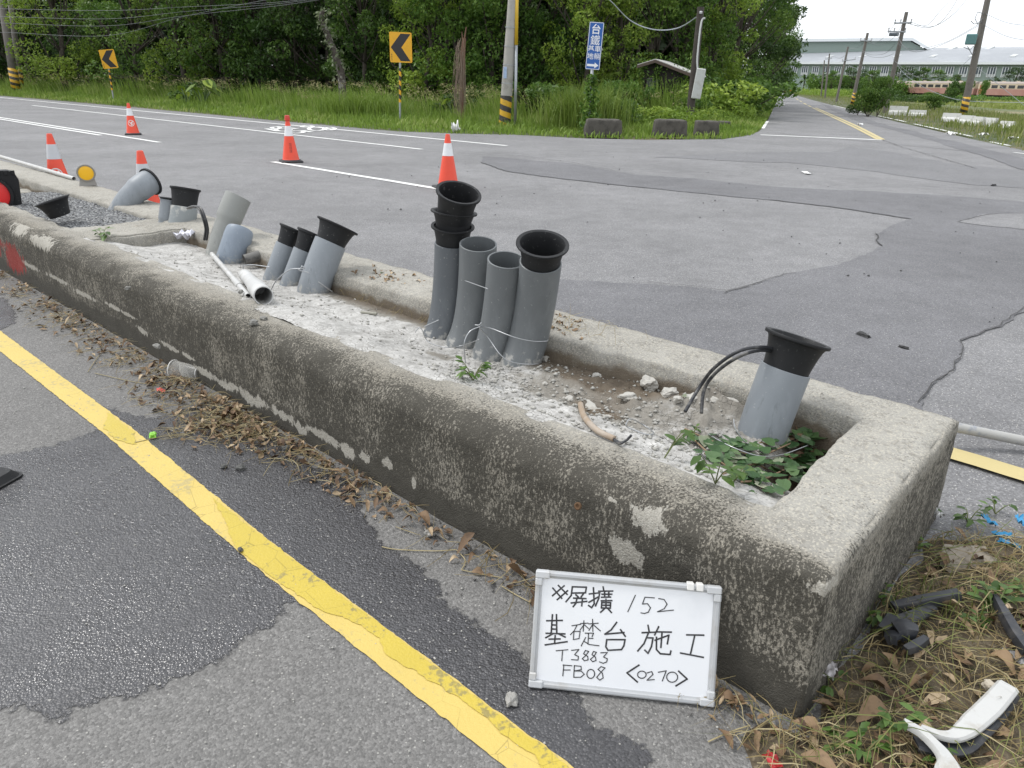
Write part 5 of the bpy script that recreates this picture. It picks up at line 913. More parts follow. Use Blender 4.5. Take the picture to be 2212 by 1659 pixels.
# concrete utility pole
b = G(1089.5, 275); Y = b[1]; top = Yat(1112, -60, Y); th = thing('utility_pole', b, 'stout round concrete pole with yellow black striped foot beside the blue sign', 'utility pole'); dd = top - b; rr = .19
mb = MB(); mb.tube([b + dd * k for k in (-.02, .25, .6, 1)], [rr, rr * .97, rr * .86, rr * .78], 24); mb.build('shaft', M_CPOLE, th, smooth=True, ang=40)
q = Vector((0, 0, 1)).rotation_difference(Vector(dd).normalized()); mb = MB(); mb.tube([(0, 0, .0), (0, 0, .98)], [rr + .004, rr * .975 + .004], 24); o = mb.build('striped_foot', M_POLESTR, None, smooth=True, ang=40); o.parent = th; o.location = Vector(dd * .0); o.rotation_mode = 'QUATERNION'; o.rotation_quaternion = q
p1, p2, p3 = Yat(1112.5, 276, Y - .1), Yat(1115, 97, Y - .1), Yat(1117, -50, Y - .1); mb = MB(); mb.tube([p1, p2], .048, 12); mb.build('riser_pipe', M_GALV, th, smooth=True); mb = MB(); mb.tube([p2, p3], .056, 12); mb.build('cable_guard', M_plain('guard_yellow', (.62, .40, .03), .5, .1), th, smooth=True); mb = MB()
for k in range(4): c = b + dd * (.3 + .12 * k); mb.lathe([(-.012, rr * .98), (-.012, rr * .99), (.012, rr * .99), (.012, rr * .98)], c, tuple(dd / np.linalg.norm(dd)), 24)
mb.build('steel_band', M_GALV, th); c = Yat(1091, 157, Y - .21); Mx = frame(c, -c); mb = MB(); mb.bbox((0, 0, 0), (.11, .34, .012), .004, None); mb.v = [tuple(Mx @ Vector(v)) for v in mb.v]; mb.build('number_plate', M_plain('plate_blue_white', (.35, .45, .62), .4, .4, 14), th)
# wooden pole with meter box
b = G(1488, 272); Y = b[1]; top = Yat(1514, 15, Y); dd = top - b; th = thing('wooden_pole', b, 'dark wooden pole carrying a pale meter box beside the shed', 'utility pole')
mb = MB(); mb.tube([b + dd * k for k in (-.02, .4, 1)], [.155, .145, .125], 14); mb.build('shaft', M_plain('tarred_wood', (.055, .046, .04), .9, .3, 8, (.09, .08, .07), 5, .5, .5, 50), th, smooth=True, ang=40)
c = Yat(1509, 181, Y - .18); Mx = frame(c, -c) @ Matrix.Rotation(R(-5), 4, 'Z'); mb = MB(); mb.bbox((0, 0, 0), (.34, 1.05, .2), .03); mb.v = [tuple(Mx @ Vector(v)) for v in mb.v]; mb.build('meter_box', M_plain('box_grey', (.50, .51, .50), .5, .08, 5, (.3, .28, .24), 5, .4), th)
mb = MB(); mb.tube(smoothline([Yat(1507, 150, Y - .16), Yat(1506, 128, Y - .16), Yat(1511, 75, Y - .16), Yat(1515, 48, Y - .16), Yat(1519, 40, Y - .16), Yat(1523, 40, Y - .16)], 6), .032, 8); mb.build('service_pipe', M_plain('pipe_white', (.55, .56, .55), .5), th, smooth=True)
c = Yat(1514, 27, Y - .14); mb = MB(); mb.lathe([(-.05, .02), (-.03, .06), (.0, .05), (.02, .065), (.05, .02)], c, (0, 0, 1), 12); mb.build('insulator', M_plain('porcelain', (.6, .6, .62), .3), th, smooth=True)
M_LINE = M_plain('overhead_line', (.16, .17, .18), .5); M_LINEL = M_plain('overhead_line_pale', (.42, .45, .5), .5)
def line(pts, r, label, mat=None, group='overhead wires'):
    mb = MB(); mb.tube(smoothline(pts, 8), r, 5); return tag(mb.build('overhead_wire', mat or M_LINE, None, tuple(pts[0])), label, 'wire', group)
line([Yat(x, y, Yy) for x, y, Yy in ((1250, -60, 29.4), (1317, 0, 31), (1363, 45, 32), (1413, 64, 32), (1466, 60, 32), (1516, 28, Y - .1))], .022, 'blue grey service wire sagging down to the wooden pole', M_LINEL)
for k, (y0, y1, y2) in enumerate(((19, 18, 3), (36, 28, 6), (50, 40, 10), (70, 50, -8))): line([Yat(-80, y0 - 4 + k * 2, 48), Yat(10, y0, 46), Yat(230, y0 + 2 + y1 * .1, 43), Yat(400, (y0 + y2) * .5 + 4, 41), Yat(620, y2, 38), Yat(800, -25 + y2 * .5, 35)], .008, ('highest thin wire crossing before the forest top', 'second thin wire crossing before the forest top', 'third thin wire crossing before the forest top', 'lowest thin wire crossing before the forest top')[k], M_LINE)
# twin leaning poles at the far end
for k, (x0, y0, x1, Yo, lb) in enumerate(((25, 190, -4, 0, 'thick leaning pole with ochre bands at the road end, nearer of the twins'), (37, 186, 16, 1.2, 'thinner leaning pole behind the ochre banded twin'))):
    b = at(x0, 50 + Yo); top = Yat(x1, -40, 50 + Yo); dd = top - b; th = thing('utility_pole', b, lb, 'utility pole', 'twin leaning poles'); mb = MB(); mb.tube([b - dd * .02, b + dd], [.26 - .08 * k, .19 - .05 * k], 14); mb.build('shaft', M_RPOLE, th, smooth=True)
    mb = MB(); mb.tube([(0, 0, 0), (0, 0, 1.5)], .265 - .08 * k, 14); o = mb.build('striped_foot', M_POLESTR, None, smooth=True); o.parent = th; o.rotation_mode = 'QUATERNION'; o.rotation_quaternion = Vector((0, 0, 1)).rotation_difference(Vector(dd).normalized())
# shed
b = at(1414, 34); f = np.array([-.34, -.94, 0.]); sx_ = np.array([.94, -.34, 0.]); th = thing('shed', b, 'small dark gabled shed with pale metal roof half buried in creepers', 'shed'); 
def SH(u, v, z): return b + sx_ * u * 1.08 - f * v + UPV * (z if z < .5 else 1.4 + (z - 1.4) * 1.08)
ap = 2.36; mb = MB(); dp = 3.0
mb.add([SH(-.5, 0, 0), SH(1.35, 0, 0), SH(1.35, 0, 1.76), SH(0, 0, ap - .12), SH(-.5, 0, 2.0), SH(-.5, dp, 0), SH(1.35, dp, 0), SH(1.35, dp, 1.76), SH(0, dp, ap - .12), SH(-.5, dp, 2.0)], [(0, 1, 2, 3, 4), (9, 8, 7, 6, 5), (1, 6, 7, 2), (5, 0, 4, 9)]); M_SHEDW = M_plain('shed_boards', (.035, .03, .027), .9, .3, 14, bump=.5); mb.build('wall', M_SHEDW, th)
mb = MB(); pass
for s_, xe, zz_ in ((-1, .7, 2.15), (1, 1.62, 1.82)):
    A0, A1, B1, B0 = SH(0, -.35, ap), SH(0, dp + .3, ap), SH(s_ * xe, dp + .3, zz_), SH(s_ * xe, -.35, zz_); dn = UPV * .06; mb.add([A0, A1, B1, B0, A0 - dn, A1 - dn, B1 - dn, B0 - dn], [(0, 1, 2, 3), (7, 6, 5, 4), (0, 3, 7, 4), (3, 2, 6, 7), (1, 5, 6, 2)])
mb.build('roof', M_plain('roof_sheet', (.58, .57, .55), .5, .12, 6, (.3, .27, .22), 3, .5), th); mb = MB()
for s_, xe, zz_ in ((-1, .7, 2.15), (1, 1.62, 1.82)):
    A0, B0 = SH(0, -.37, ap - .03), SH(s_ * xe, -.37, zz_ - .03); mb.add([A0, B0, B0 - UPV * .12, A0 - UPV * .12, A0 + f * .03, B0 + f * .03, B0 - UPV * .12 + f * .03, A0 - UPV * .12 + f * .03], [(4, 5, 6, 7), (0, 1, 5, 4), (3, 2, 6, 7)])
mb.build('barge_board', M_plain('rotten_board', (.10, .075, .06), .9), th); mb = MB(); mb.add([SH(-.3, -.02, 1.1), SH(.12, -.02, 1.1), SH(.12, -.02, 1.65), SH(-.3, -.02, 1.65)], [(0, 1, 2, 3)]); wo = mb.build('window', M_plain('dim_glass', (.07, .08, .09), .2), th); mb = MB()
for u in (-.3, -.09, .12): mb.box(SH(u, -.04, 1.375), (.035, .035, .6))
for z in (1.1, 1.375, 1.65): mb.box(SH(-.09, -.04, z), (.40, .04, .035))
mb.build('window_frame', M_plain('frame_grey', (.2, .2, .19), .8), wo)
gs_ = np.random.default_rng(8); nS = 1300; kS = gs_.integers(0, 4, nS); C = np.zeros((nS, 3))
for k_, (u0, z0, su, sz_) in enumerate(((-.55, 1.55, .22, .5), (1.0, 1.25, .35, .42), (.12, 1.35, .10, .6), (1.45, 1.5, .2, .45))): m_ = kS == k_; C[m_] = [SH(a, b_, c_) for a, b_, c_ in zip(u0 + gs_.normal(size=m_.sum()) * su, -.1 - .25 * gs_.random(m_.sum()), np.clip(z0 + gs_.normal(size=m_.sum()) * sz_, .1, 2.55))]
V, Q = leafcloud(C, .09 + .08 * gs_.random(nS), gs_); cr_o = tag(fastmesh('creeper', V - b, Q, M_LEAFM, None, attrs=dict(tint=gs_.random(nS)), smooth=False), 'tangled creeper climbing over the shed gable', 'creeper'); cr_o.location = b
# concrete blocks
M_BLK = M_plain('old_concrete_block', (.085, .078, .068), .95, .3, 7, (.035, .033, .028), 5, .7, .7, 50, 0, (.2, .19, .17))
for x0, x1, y0, y1, lb in ((1262, 1338, 257, 296, 'widest dark concrete block below the blue sign'), (1413, 1478, 258, 297, 'middle dark concrete block with chipped corners below the shed'), (1503, 1547, 261, 295, 'narrow dark concrete block below the meter box'), (1554, 1574, 262, 280, 'small low concrete lump in the weeds at the corner')):
    bl_, br_ = G(x0, y1 - (x1 - x0) * .0), G(x1, y1); c = (bl_ + br_) / 2 + np.array([.05, .3, 0]); w = np.linalg.norm(br_ - bl_); h = (y1 - y0) * c[1] / FOC * .86
    bm = bmesh.new(); bmesh.ops.create_cube(bm, size=1); bmesh.ops.subdivide_edges(bm, edges=bm.edges[:], cuts=9, use_grid_fill=True); vs = []
    for v in bm.verts:
        q = v.co.copy(); tp = 1 - .10 * (q.z + .5); k = Vector((q.x * w * tp, q.y * .5 * tp, (q.z + .5) * h)); m_ = max(abs(q.x), abs(q.y)); ed = sorted((abs(q.x), abs(q.y), abs(q.z)))[1] > .47; k += noise.noise_vector(k * 5 + Vector((x0, 0, 0))) * .018
        if ed: k -= Vector((q.x * w, q.y * .5, q.z * h * .6)) * .07
        vs.append(k)
    mb = MB(); mb.add([np.array(v) + c for v in vs], [tuple(x.index for x in fc.verts) for fc in bm.faces]); bm.free(); tag(mb.build('concrete_block', M_BLK, None, tuple(c), smooth=True, ang=50), lb, 'concrete block', 'concrete blocks at the corner')
# paper / plastic rubbish at the verge
M_LITTER = M_plain('white_rubbish', (.72, .72, .7), .7)
def rag(name, p, s, label, mat, cat='litter', seed=0, group=None):
    bm = bmesh.new(); bmesh.ops.create_grid(bm, x_segments=7, y_segments=7, size=1); mb = MB(); r_ = random.Random(seed); 
    vs = [np.array([v.co.x * s[0], v.co.y * s[1], s[2] * (.5 + .9 * noise.noise(v.co * 1.6 + Vector((seed * 2.3, 0, 0))) + .5 * noise.noise(v.co * 3.7 + Vector((0, seed, 0))))]) * (1 if max(abs(v.co.x), abs(v.co.y)) < .9 else r_.uniform(.75, 1.1)) for v in bm.verts]; zmin = min(v[2] for v in vs)
    mb.add([v - [0, 0, zmin] for v in vs], [tuple(x.index for x in f.verts) for f in bm.faces]); bm.free(); o = mb.build(name, mat, smooth=True); o.location = p; o.rotation_euler = (0, 0, seed * 1.3); return tag(o, label, cat, group)
rag('plastic_bag', G(984, 287), (.13, .1, .32), 'crumpled white bag on the grass edge near the withered stump', M_LITTER, seed=1)
for i, (x, y, lb) in enumerate(((1858, 271, 'white rag on the verge beyond the barriers'), (2052, 292, 'white rag at the verge by the edge line'), (2125, 293, 'white paper on the grass below the striped pole'), (1742, 374, 'white strip lying in the junction'), (2188, 302, 'white scrap in the far verge grass'), (1695, 227 + 0, 'pale scrap on the far side road edge'))): rag('paper_scrap', G(x, y, .01), (.16, .09, .09) if i != 3 else (.2, .05, .02), lb, M_LITTER, seed=i + 3, group='scraps of white paper')
for i, (x, y, s) in enumerate(((1866, 724, .05), (2147, 400 + 0, .06), (1952, 420 + 330, .03))): rock('dark_scrap', G(x, y, .012), (s, s * .4, s * .3), ('dark scrap on asphalt beyond the front pipe', 'black scrap in the junction', 'dark chip on the dark asphalt patch')[i], 'litter', M_BIT, i + 3)

# ================================================================== right hand distance: barriers, poles, train, depot
M_BARR = M_plain('whitewash', (.66, .66, .64), .85, .08, 5, (.32, .30, .26), 4, .6)
for i, (x0, x1, yt, yb, lb) in enumerate(((1919, 1958, 230, 248, 'white concrete barrier next to the dark bush, half in weeds'), (1962, 1999, 238, 250, 'white barrier sinking into grass beyond the dark bush'), (2034, 2072, 245, 262, 'white barrier just short of the striped pole'), (2073, 2101, 250, 268, 'white barrier at the foot of the striped pole'), (2102, 2122, 253, 271, 'white barrier just past the striped pole'), (2122, 2150, 255, 272, 'last white barrier in the row past the striped pole'), (2160, 2190, 262, 276, 'white barrier end deep in weeds near the frame edge'))):
    p, q = G(x0, yb), G(x1, yb + .0); q[1] = p[1] - .5; q = Yat(x1, yb + 3, p[1] - .6); q[2] = 0; dd = q - p; w = np.linalg.norm(dd); h = (yb - yt) * p[1] / FOC * .95; Mx = Matrix.Translation(Vector((p + q) / 2)) @ Matrix.Rotation(math.atan2(dd[1], dd[0]), 4, 'Z')
    mb = MB(); mb.add([Mx @ Vector((sx * w * .49, y, z)) for sx in (-1, 1) for y, z in ((-.2, 0), (-.17, h * .35), (-.1, h * .55), (-.08, h), (.08, h), (.1, h * .55), (.17, h * .35), (.2, 0))], [(k, (k + 1) % 8, 8 + (k + 1) % 8, 8 + k) for k in range(8)] + [tuple(range(8)), tuple(range(15, 7, -1))]); tag(mb.build('road_barrier', M_BARR, None, tuple((p + q) / 2)), lb, 'barrier', 'white barriers along the side road')
def rpole(bx, by, tx, ty, r, label, arms=(), stripe=False, Y=None):
    b = G(bx, by) if Y is None else at(bx, Y); Y = b[1]; top = Yat(tx, ty, Y); dd = top - b; th = thing('power_pole', b, label, 'utility pole', 'power poles along the side road'); mb = MB(); mb.tube([b - dd * .02, b + dd * .5, top], [r, r * .9, r * .7], 12); mb.build('shaft', M_RPOLE, th, smooth=True, ang=50)
    for (x0, y0, x1, y1) in arms:
        mb = MB(); p, q = Yat(x0, y0, Y - .15), Yat(x1, y1, Y - .15); mb.tube([p, q], r * .32, 6); ar = mb.build('cross_arm', M_GALV, th)
        for s_ in (.03, .35, .97):
            mb = MB(); mb.lathe([(0, .03), (.06, .05), (.12, .03), (.2, .06), (.26, .02)], p + (q - p) * s_, (0, 0, 1), 8); mb.build('insulator', M_plain('porcelain_grey', (.45, .45, .46), .3), ar)
    if stripe: mb = MB(); mb.tube([(0, 0, 0), (0, 0, 1.15)], r + .006, 16); o = mb.build('striped_foot', M_POLESTR, None, smooth=True); o.parent = th; o.rotation_mode = 'QUATERNION'; o.rotation_quaternion = Vector((0, 0, 1)).rotation_difference(Vector(dd).normalized())
    return th, Y
thA, YA = rpole(2080, 249, 2142, -40, .23, 'big leaning pole with striped foot and teal box, nearest on the side road', (), True)
c = Yat(2098, 85, YA - .15); Mx = frame(c, -c); mb = MB(); mb.bbox((0, 0, 0), (.62, .62, .4), .04); mb.v = [tuple(Mx @ Vector(v)) for v in mb.v]; mb.build('control_box', M_plain('box_teal', (.10, .22, .22), .5), thA); mb = MB()
for pts in (((2126, 30), (2112, 26), (2106, 40), (2112, 52), (2122, 46)), ((2097, 45), (2104, 52), (2113, 50), (2122, 40)), ((2082, 102), (2096, 108), (2102, 100), (2108, 106)), ((2090, 100), (2100, 118), (2108, 112))): mb.tube([Yat(x, y, YA - .12) for x, y in pts], .022, 5)
mb.build('cable_loops', M_LINE, thA)
thB, YB = rpole(1920, 0, 1958.5, 26, .165, 'tall pole with two cross arms and a transformer, behind the dark bush', ((1932, 50, 1969, 49), (1918, 68, 1956, 69)), False, 56)
mb = MB(); c = Yat(1931, 74.5, YB - .2); mb.bbox((0, 0, 0), (.62, .2, .3), .03); mb.v = [tuple(frame(c, -c) @ Vector(v)) for v in mb.v]; mb.build('transformer', M_plain('transformer_grey', (.09, .11, .13), .5), thB)
thC, YC = rpole(1846, 0, 1874.5, 71, .17, 'third pole along the side road with one cross arm and striped foot', ((1858, 88, 1883, 88.5),), True, 76)
thD, YD = rpole(1811, 0, 1832, 101, .16, 'fourth pole along the side road before the depot', ((1819, 132, 1848, 128),), False, 100); thE, YE = rpole(1785, 0, 1792, 116, .15, 'fifth small pole along the side road', ((1783, 128, 1797, 126),), False, 130); thF, YF_ = rpole(1776, 0, 1781, 130, .15, 'farthest slim pole along the side road', (), False, 160)
WR = [(((1969, 48, YB), (2010, 58, YB - 8), (2060, 30, YB - 14), (2110, -30, YA - 6)), 'outermost of the wires rising from the two armed pole'), (((1960, 49, YB), (2000, 60, YB - 6), (2040, 40, YB - 12), (2090, -40, YA - 6)), 'middle of the wires rising from the two armed pole'), (((1955, 50, YB), (2000, 55, YB - 4), (2030, 25, YB - 10), (2062, -10, YA + 4)), 'innermost of the wires rising from the two armed pole'),
 (((1934, 50, YB), (1915, 76, 64), (1892, 92, 72), (1880, 88, YC)), 'outer wire sagging between the second and third roadside poles'), (((1950, 50, YB), (1930, 82, 62), (1900, 97, 70), (1868, 88, YC)), 'inner wire sagging between the second and third roadside poles'), (((1936, 69, YB), (1962, 105, YB - 4), (2040, 92, YA + 2), (2122, 48, YA)), 'upper cable strung up to the teal box pole'), (((1937, 93, YB), (1980, 112, YB - 2), (2050, 90, YA + 2), (2120, 52, YA)), 'lower cable strung up to the teal box pole'),
 (((1933, 96, YB), (1910, 116, 62), (1880, 118, 70), (1863, 109, YC)), 'upper low cable before the depot wall'), (((1931, 116, YB), (1905, 124, 64), (1880, 122, 72), (1862, 112, YC)), 'lower low cable before the depot wall'), (((1930, 130, YB), (1985, 168, YB - 4), (2050, 162, YA), (2104, 118, YA)), 'cable drooping across the depot windows'), (((1930, 128, YB), (1960, 165, YB), (2020, 200, YB), (2090, 218, YA + 8), (2240, 222, 60)), 'long slack cable falling in front of the train'), (((2104, 140, YA), (2160, 185, YA), (2215, 230, YA)), 'guy wire falling past the striped pole'),
 (((2130, 30, YA), (2180, 50, YA - 5), (2260, 58, YA - 10)), 'high wire leaving the teal box pole'), (((2127, 55, YA), (2180, 80, YA - 5), (2260, 92, YA - 10)), 'second wire leaving the teal box pole'), (((1870, 88, YC), (1852, 103, 86), (1835, 104, YD)), 'wire between the third and fourth roadside poles'), (((1828, 118, YD), (1812, 126, 112), (1793, 118, YE)), 'wire between the fourth and fifth roadside poles'), (((1829, 130, YD), (1835, 142, 95), (1862, 150, YC)), 'low wire near the fourth roadside pole')]
for k, (pts, lb) in enumerate(WR): line([Yat(*p) for p in pts], .013 if k < 10 else .017, lb, M_LINEL if k in (10, 11, 12, 13) else M_LINE)

# train: three carriages on a low track in the field
M_CREAM = M_plain('carriage_cream', (.50, .42, .31), .6, .08, .5, (.36, .25, .17), .4, .4); M_PINK = M_plain('carriage_red', (.36, .20, .165), .6, .1, .5, (.28, .12, .09), .4, .4); M_TGL = M_plain('carriage_glass', (.05, .05, .055), .2); M_TROOF = M_plain('carriage_roof', (.33, .28, .25), .7); M_UND = M_plain('underframe', (.03, .028, .026), .9); M_TDOOR = M_plain('carriage_door', (.36, .10, .06), .6)
def carriage(p, q, label, nwin, end=None):
    p, q = np.array(p), np.array(q); d = q - p; ln = np.linalg.norm(d); Mx = Matrix.Translation(Vector(p)) @ Matrix.Rotation(math.atan2(d[1], d[0]), 4, 'Z'); th = thing('railway_carriage', p, label, 'train carriage', 'old carriages of the parked train'); T_ = lambda mb: setattr(mb, 'v', [tuple(Mx @ Vector(v)) for v in mb.v])
    mb = MB(); mb.bbox((ln / 2, 0, 1.75), (ln - .5, 2.9, 1.5), .05); T_(mb); body = mb.build('lower_body', M_PINK, th); mb = MB(); mb.bbox((ln / 2, .01, 3.1), (ln - .5, 2.86, 1.25), .04); T_(mb); up = mb.build('upper_body', M_CREAM, th)
    mb = MB(); pr_ = [(-1.45, 3.7), (-1.3, 3.95), (-.8, 4.15), (0, 4.22), (.8, 4.15), (1.3, 3.95), (1.45, 3.7)]; vs = [(x, y, z) for x in (.25, ln - .25) for y, z in pr_]; n_ = len(pr_); mb.add(vs, [(k, k + 1, n_ + k + 1, n_ + k) for k in range(n_ - 1)] + [tuple(range(n_)), tuple(range(2 * n_ - 1, n_ - 1, -1))]); T_(mb); rf = mb.build('roof', M_TROOF, th)
    for k in range(6): mb = MB(); mb.bbox((ln * (k + .5) / 6, 0, 4.26), (.8, .5, .22), .05); T_(mb); mb.build('roof_ventilator', M_CREAM, rf)
    for k in range(nwin):
        x = ln * (.16 + .70 * (k + .5) / nwin); mb = MB(); mb.bbox((x, -1.45, 3.02), (ln * .70 / nwin * .72, .05, .72), .02); T_(mb); mb.build('window', M_TGL, up)
    for x in (1.3, ln - 1.3): mb = MB(); mb.bbox((x, -1.46, 2.3), (.85, .06, 2.1), .02); T_(mb); mb.build('door', M_TDOOR, th)
    mb = MB(); mb.box((ln / 2, 0, .8), (ln - 3, 2.2, .5)); T_(mb); mb.build('underframe', M_UND, th)
    for x in (3, ln - 3):
        mb = MB(); mb.box((x, 0, .55), (2.8, 2.0, .5)); 
        for dx in (-1, 1): mb.lathe([(-1.1, 0), (-1.1, .43), (1.1, .43), (1.1, 0)], (x + dx, 0, .45), (0, 1, 0), 14)
        T_(mb); mb.build('bogie', M_UND, th)
    if end: mb = MB(); mb.bbox((.18, 0, 2.2), (.2, 2.6, 2.9), .05); T_(mb); mb.build('end_wall', end, th)
tp, tq = at(1957, 232), at(2300, 182)
def tl(k): return tp + (tq - tp) * k
L1 = np.linalg.norm(tq - tp); cl_ = 20.; ux = (tq - tp) / L1
BLUE = M_plain('blue_end_paint', (.02, .14, .36), .5); ORG = M_plain('orange_end', (.5, .16, .03), .6)
carriage(tp - ux * 27.5, tp - ux * 1.2, 'far carriage with an orange end, left part hidden by poles', 8, None); carriage(tp, tp + ux * 26.5, 'middle cream and red carriage with a blue painted end', 7, BLUE); carriage(tp + ux * 27.2, tp + ux * 53, 'nearest cream and red carriage cut by the frame edge', 7, None)
# hedge in front
def hedge(name, pts, h, w, n, label, mat, ls=.35):
    g = np.random.default_rng(len(label)); pts = np.array(pts); k = len(pts) - 1; s = g.random(n) * k; i = np.minimum(s.astype(int), k - 1); f = (s - i)[:, None]; C = pts[i] * (1 - f) + pts[i + 1] * f; C = C + np.c_[g.normal(size=n) * w * .4, g.normal(size=n) * w * .5, np.zeros(n)]; hh = h * (.75 + .5 * np.array([noise.noise(Vector((p[0] * .2, p[1] * .2, 1))) for p in C])); C[:, 2] = hh * g.random(n) ** .6
    V, Q = leafcloud(C, ls * (.6 + .8 * g.random(n)), g); return tag(fastmesh(name, V, Q, mat, attrs=dict(tint=np.clip(.3 + .5 * g.random(n), 0, 1)), smooth=False), label, 'hedge', 'hedges in the field')
hedge('hedge', [at(1800, 200), at(1940, 190)], 2.0, 2, 5000, 'dark trimmed hedge before the first carriage', M_LEAFD); hedge('hedge', [at(1935, 120), at(2060, 105)], .95, 4, 5000, 'low dark scrub bank between barriers and train', M_LEAFD); hedge('hedge', [at(2000, 175), at(2330, 150)], 1.0, 5, 5000, 'grassy green bank under the carriages', M_LEAFM); hedge('hedge', [at(1765, 226), at(1850, 228), at(2050, 236)], 5.2, 5, 15000, 'tall shrub belt between the depot wall and the train', M_LEAFM, .75); hedge('hedge', [at(1735, 200), at(1830, 150)], 1.7, 3, 4500, 'light scrub hedge along the far side road', M_LEAFL, .3)
# trees before the depot
for i, (px, Y, pr_, s, lb) in enumerate(((1752, 235, TM[0], .62, 'small tree in the gap at the end of the side road'), (1795, 215, TM[1], .72, 'round tree between fifth and fourth roadside poles'), (1838, 220, TD[0], .85, 'dark tree behind the third roadside pole'), (1868, 232, TD[1], .8, 'dark tree between third pole and two armed pole'), (1880, 205, TM[0], .75, 'green tree just short of the two armed pole'), (1935, 238, TD[1], .95, 'dark tree behind the two armed pole'), (1962, 240, TD[0], .92, 'dark tree over the blue carriage end'), (1990, 240, TM[1], .95, 'tree above the middle carriage roof'), (2020, 238, TM[0], .9, 'lighter tree above the middle carriage roof'), (2060, 240, TM[1], .75, 'low rounded tree near the big leaning pole'), (2138, 240, TD[0], .68, 'little dark tree above the carriage joint'), (2186, 232, TD[1], 1.0, 'broad dark tree over the nearest carriage'), (2228, 228, TM[0], .9, 'tree at the frame edge over the nearest carriage'))):
    place(pr_, USED, at(px, Y), s * 1.25, i * 1.1, lb, 'tree', 'trees before the depot', s * .92)
def palm(px, Y, h, label):
    b = at(px, Y); th = thing('palm_tree', b, label, 'palm tree', 'palms at the road end'); mb = MB(); mb.tube([b, b + UPV * h], [.25, .18], 8); mb.build('trunk', M_BARK, th); mb = MB()
    for k in range(22):
        a = rnd.random() * 2 * PI; e = rnd.uniform(-.5, 1.1); d = np.array([math.cos(a), math.sin(a), e]); L_ = 2.3; w = np.array([-math.sin(a), math.cos(a), 0]) * .32; c = b + UPV * h; m = c + d * L_ * .55 + UPV * .3; t2_ = c + d * L_ - UPV * .5
        mb.add([c, m + w, t2_, m - w], [(0, 1, 2, 3)], rnd.random())
    mb.build('fronds', M_LEAFD, th)
for px, Y, h, lb in ((1735, 240, 3.6, 'small palm nearest the road end'), (1752, 230, 4.2, 'second palm from the road end'), (1772, 225, 4.6, 'taller palm before the depot windows'), (1786, 235, 4.2, 'palm behind the fifth roadside pole')): palm(px, Y, h, lb)
# depot
M_DEPW = M_plain('depot_green', (.25, .31, .28), .7, .04, .2); M_DEPR = M_plain('depot_roof', (.29, .305, .325), .5, .06, .15, (.42, .44, .46), .1, .4); M_DEPT = M_plain('depot_trim', (.72, .75, .77), .5); M_DGL = M_plain('depot_glass', (.07, .09, .11), .2); M_DPALE = M_plain('depot_pale_panel', (.52, .54, .54), .6)
p0, p1 = at(1655, 308), at(2420, 232); dd = (p1 - p0); ln = np.linalg.norm(dd); Mx = Matrix.Translation(Vector(p0)) @ Matrix.Rotation(math.atan2(dd[1], dd[0]), 4, 'Z'); dep = thing('train_depot', p0, 'long grey green railway depot hall with white window bays and curved metal roof', 'depot'); T_ = lambda mb: setattr(mb, 'v', [tuple(Mx @ Vector(v)) for v in mb.v])
eh = 10.5; mb = MB(); mb.box((ln / 2, 22, eh / 2 - .1), (ln, 44, eh)); T_(mb); dw = mb.build('wall', M_DEPW, dep)
mb = MB(); cr_v = [(-1.2, eh - .5), (-1.2, eh + .1), (4, eh + 1.6), (12, eh + 3.4), (22, eh + 5), (32, eh + 6), (44, eh + 6.6), (44, eh - .5)]; vs = [(x, y, z) for x in (-2, ln + 2) for y, z in cr_v]; n_ = len(cr_v); mb.add(vs, [(k, (k + 1) % n_, n_ + (k + 1) % n_, n_ + k) for k in range(n_)] + [tuple(range(n_)), tuple(range(2 * n_ - 1, n_ - 1, -1))]); T_(mb); rf = mb.build('roof', M_DEPR, dep)
mb = MB(); mb.box((ln / 2, -1.35, eh - .2), (ln + 4, .3, .7)); T_(mb); mb.build('fascia', M_DEPT, rf)
for k in range(9):
    mb = MB(); x = ln * (k + .6) / 9.3; mb.add([(x, 5, eh + 2.1), (x + 1.6, 5, eh + 2.1), (x + 1.6, 30, eh + 6.3), (x, 30, eh + 6.3), (x, 5, eh + 1.7), (x + 1.6, 5, eh + 1.7), (x + 1.6, 30, eh + 5.8), (x, 30, eh + 5.8)], [(0, 1, 2, 3), (0, 4, 5, 1), (0, 3, 7, 4), (1, 5, 6, 2)]); T_(mb); mb.build('roof_ridge', M_DPALE, rf)
nb = 27
for k in range(nb):
    x = ln * (k + .5) / nb; w = ln / nb * .62; mb = MB(); mb.box((x, -.08, 7.7), (w, .16, 3.1)); T_(mb); bay = mb.build('window', M_DPALE, dw); mb = MB(); mb.box((x, -.2, 8.15), (w * .92, .1, 2.0)); T_(mb); mb.build('glass', M_DGL, bay); mb = MB()
    for q in (-.5, -.17, .17, .5): mb.box((x + q * w * .9, -.3, 7.8), (.2, .12, 3.0))
    T_(mb); mb.build('mullion', M_DEPT, bay)
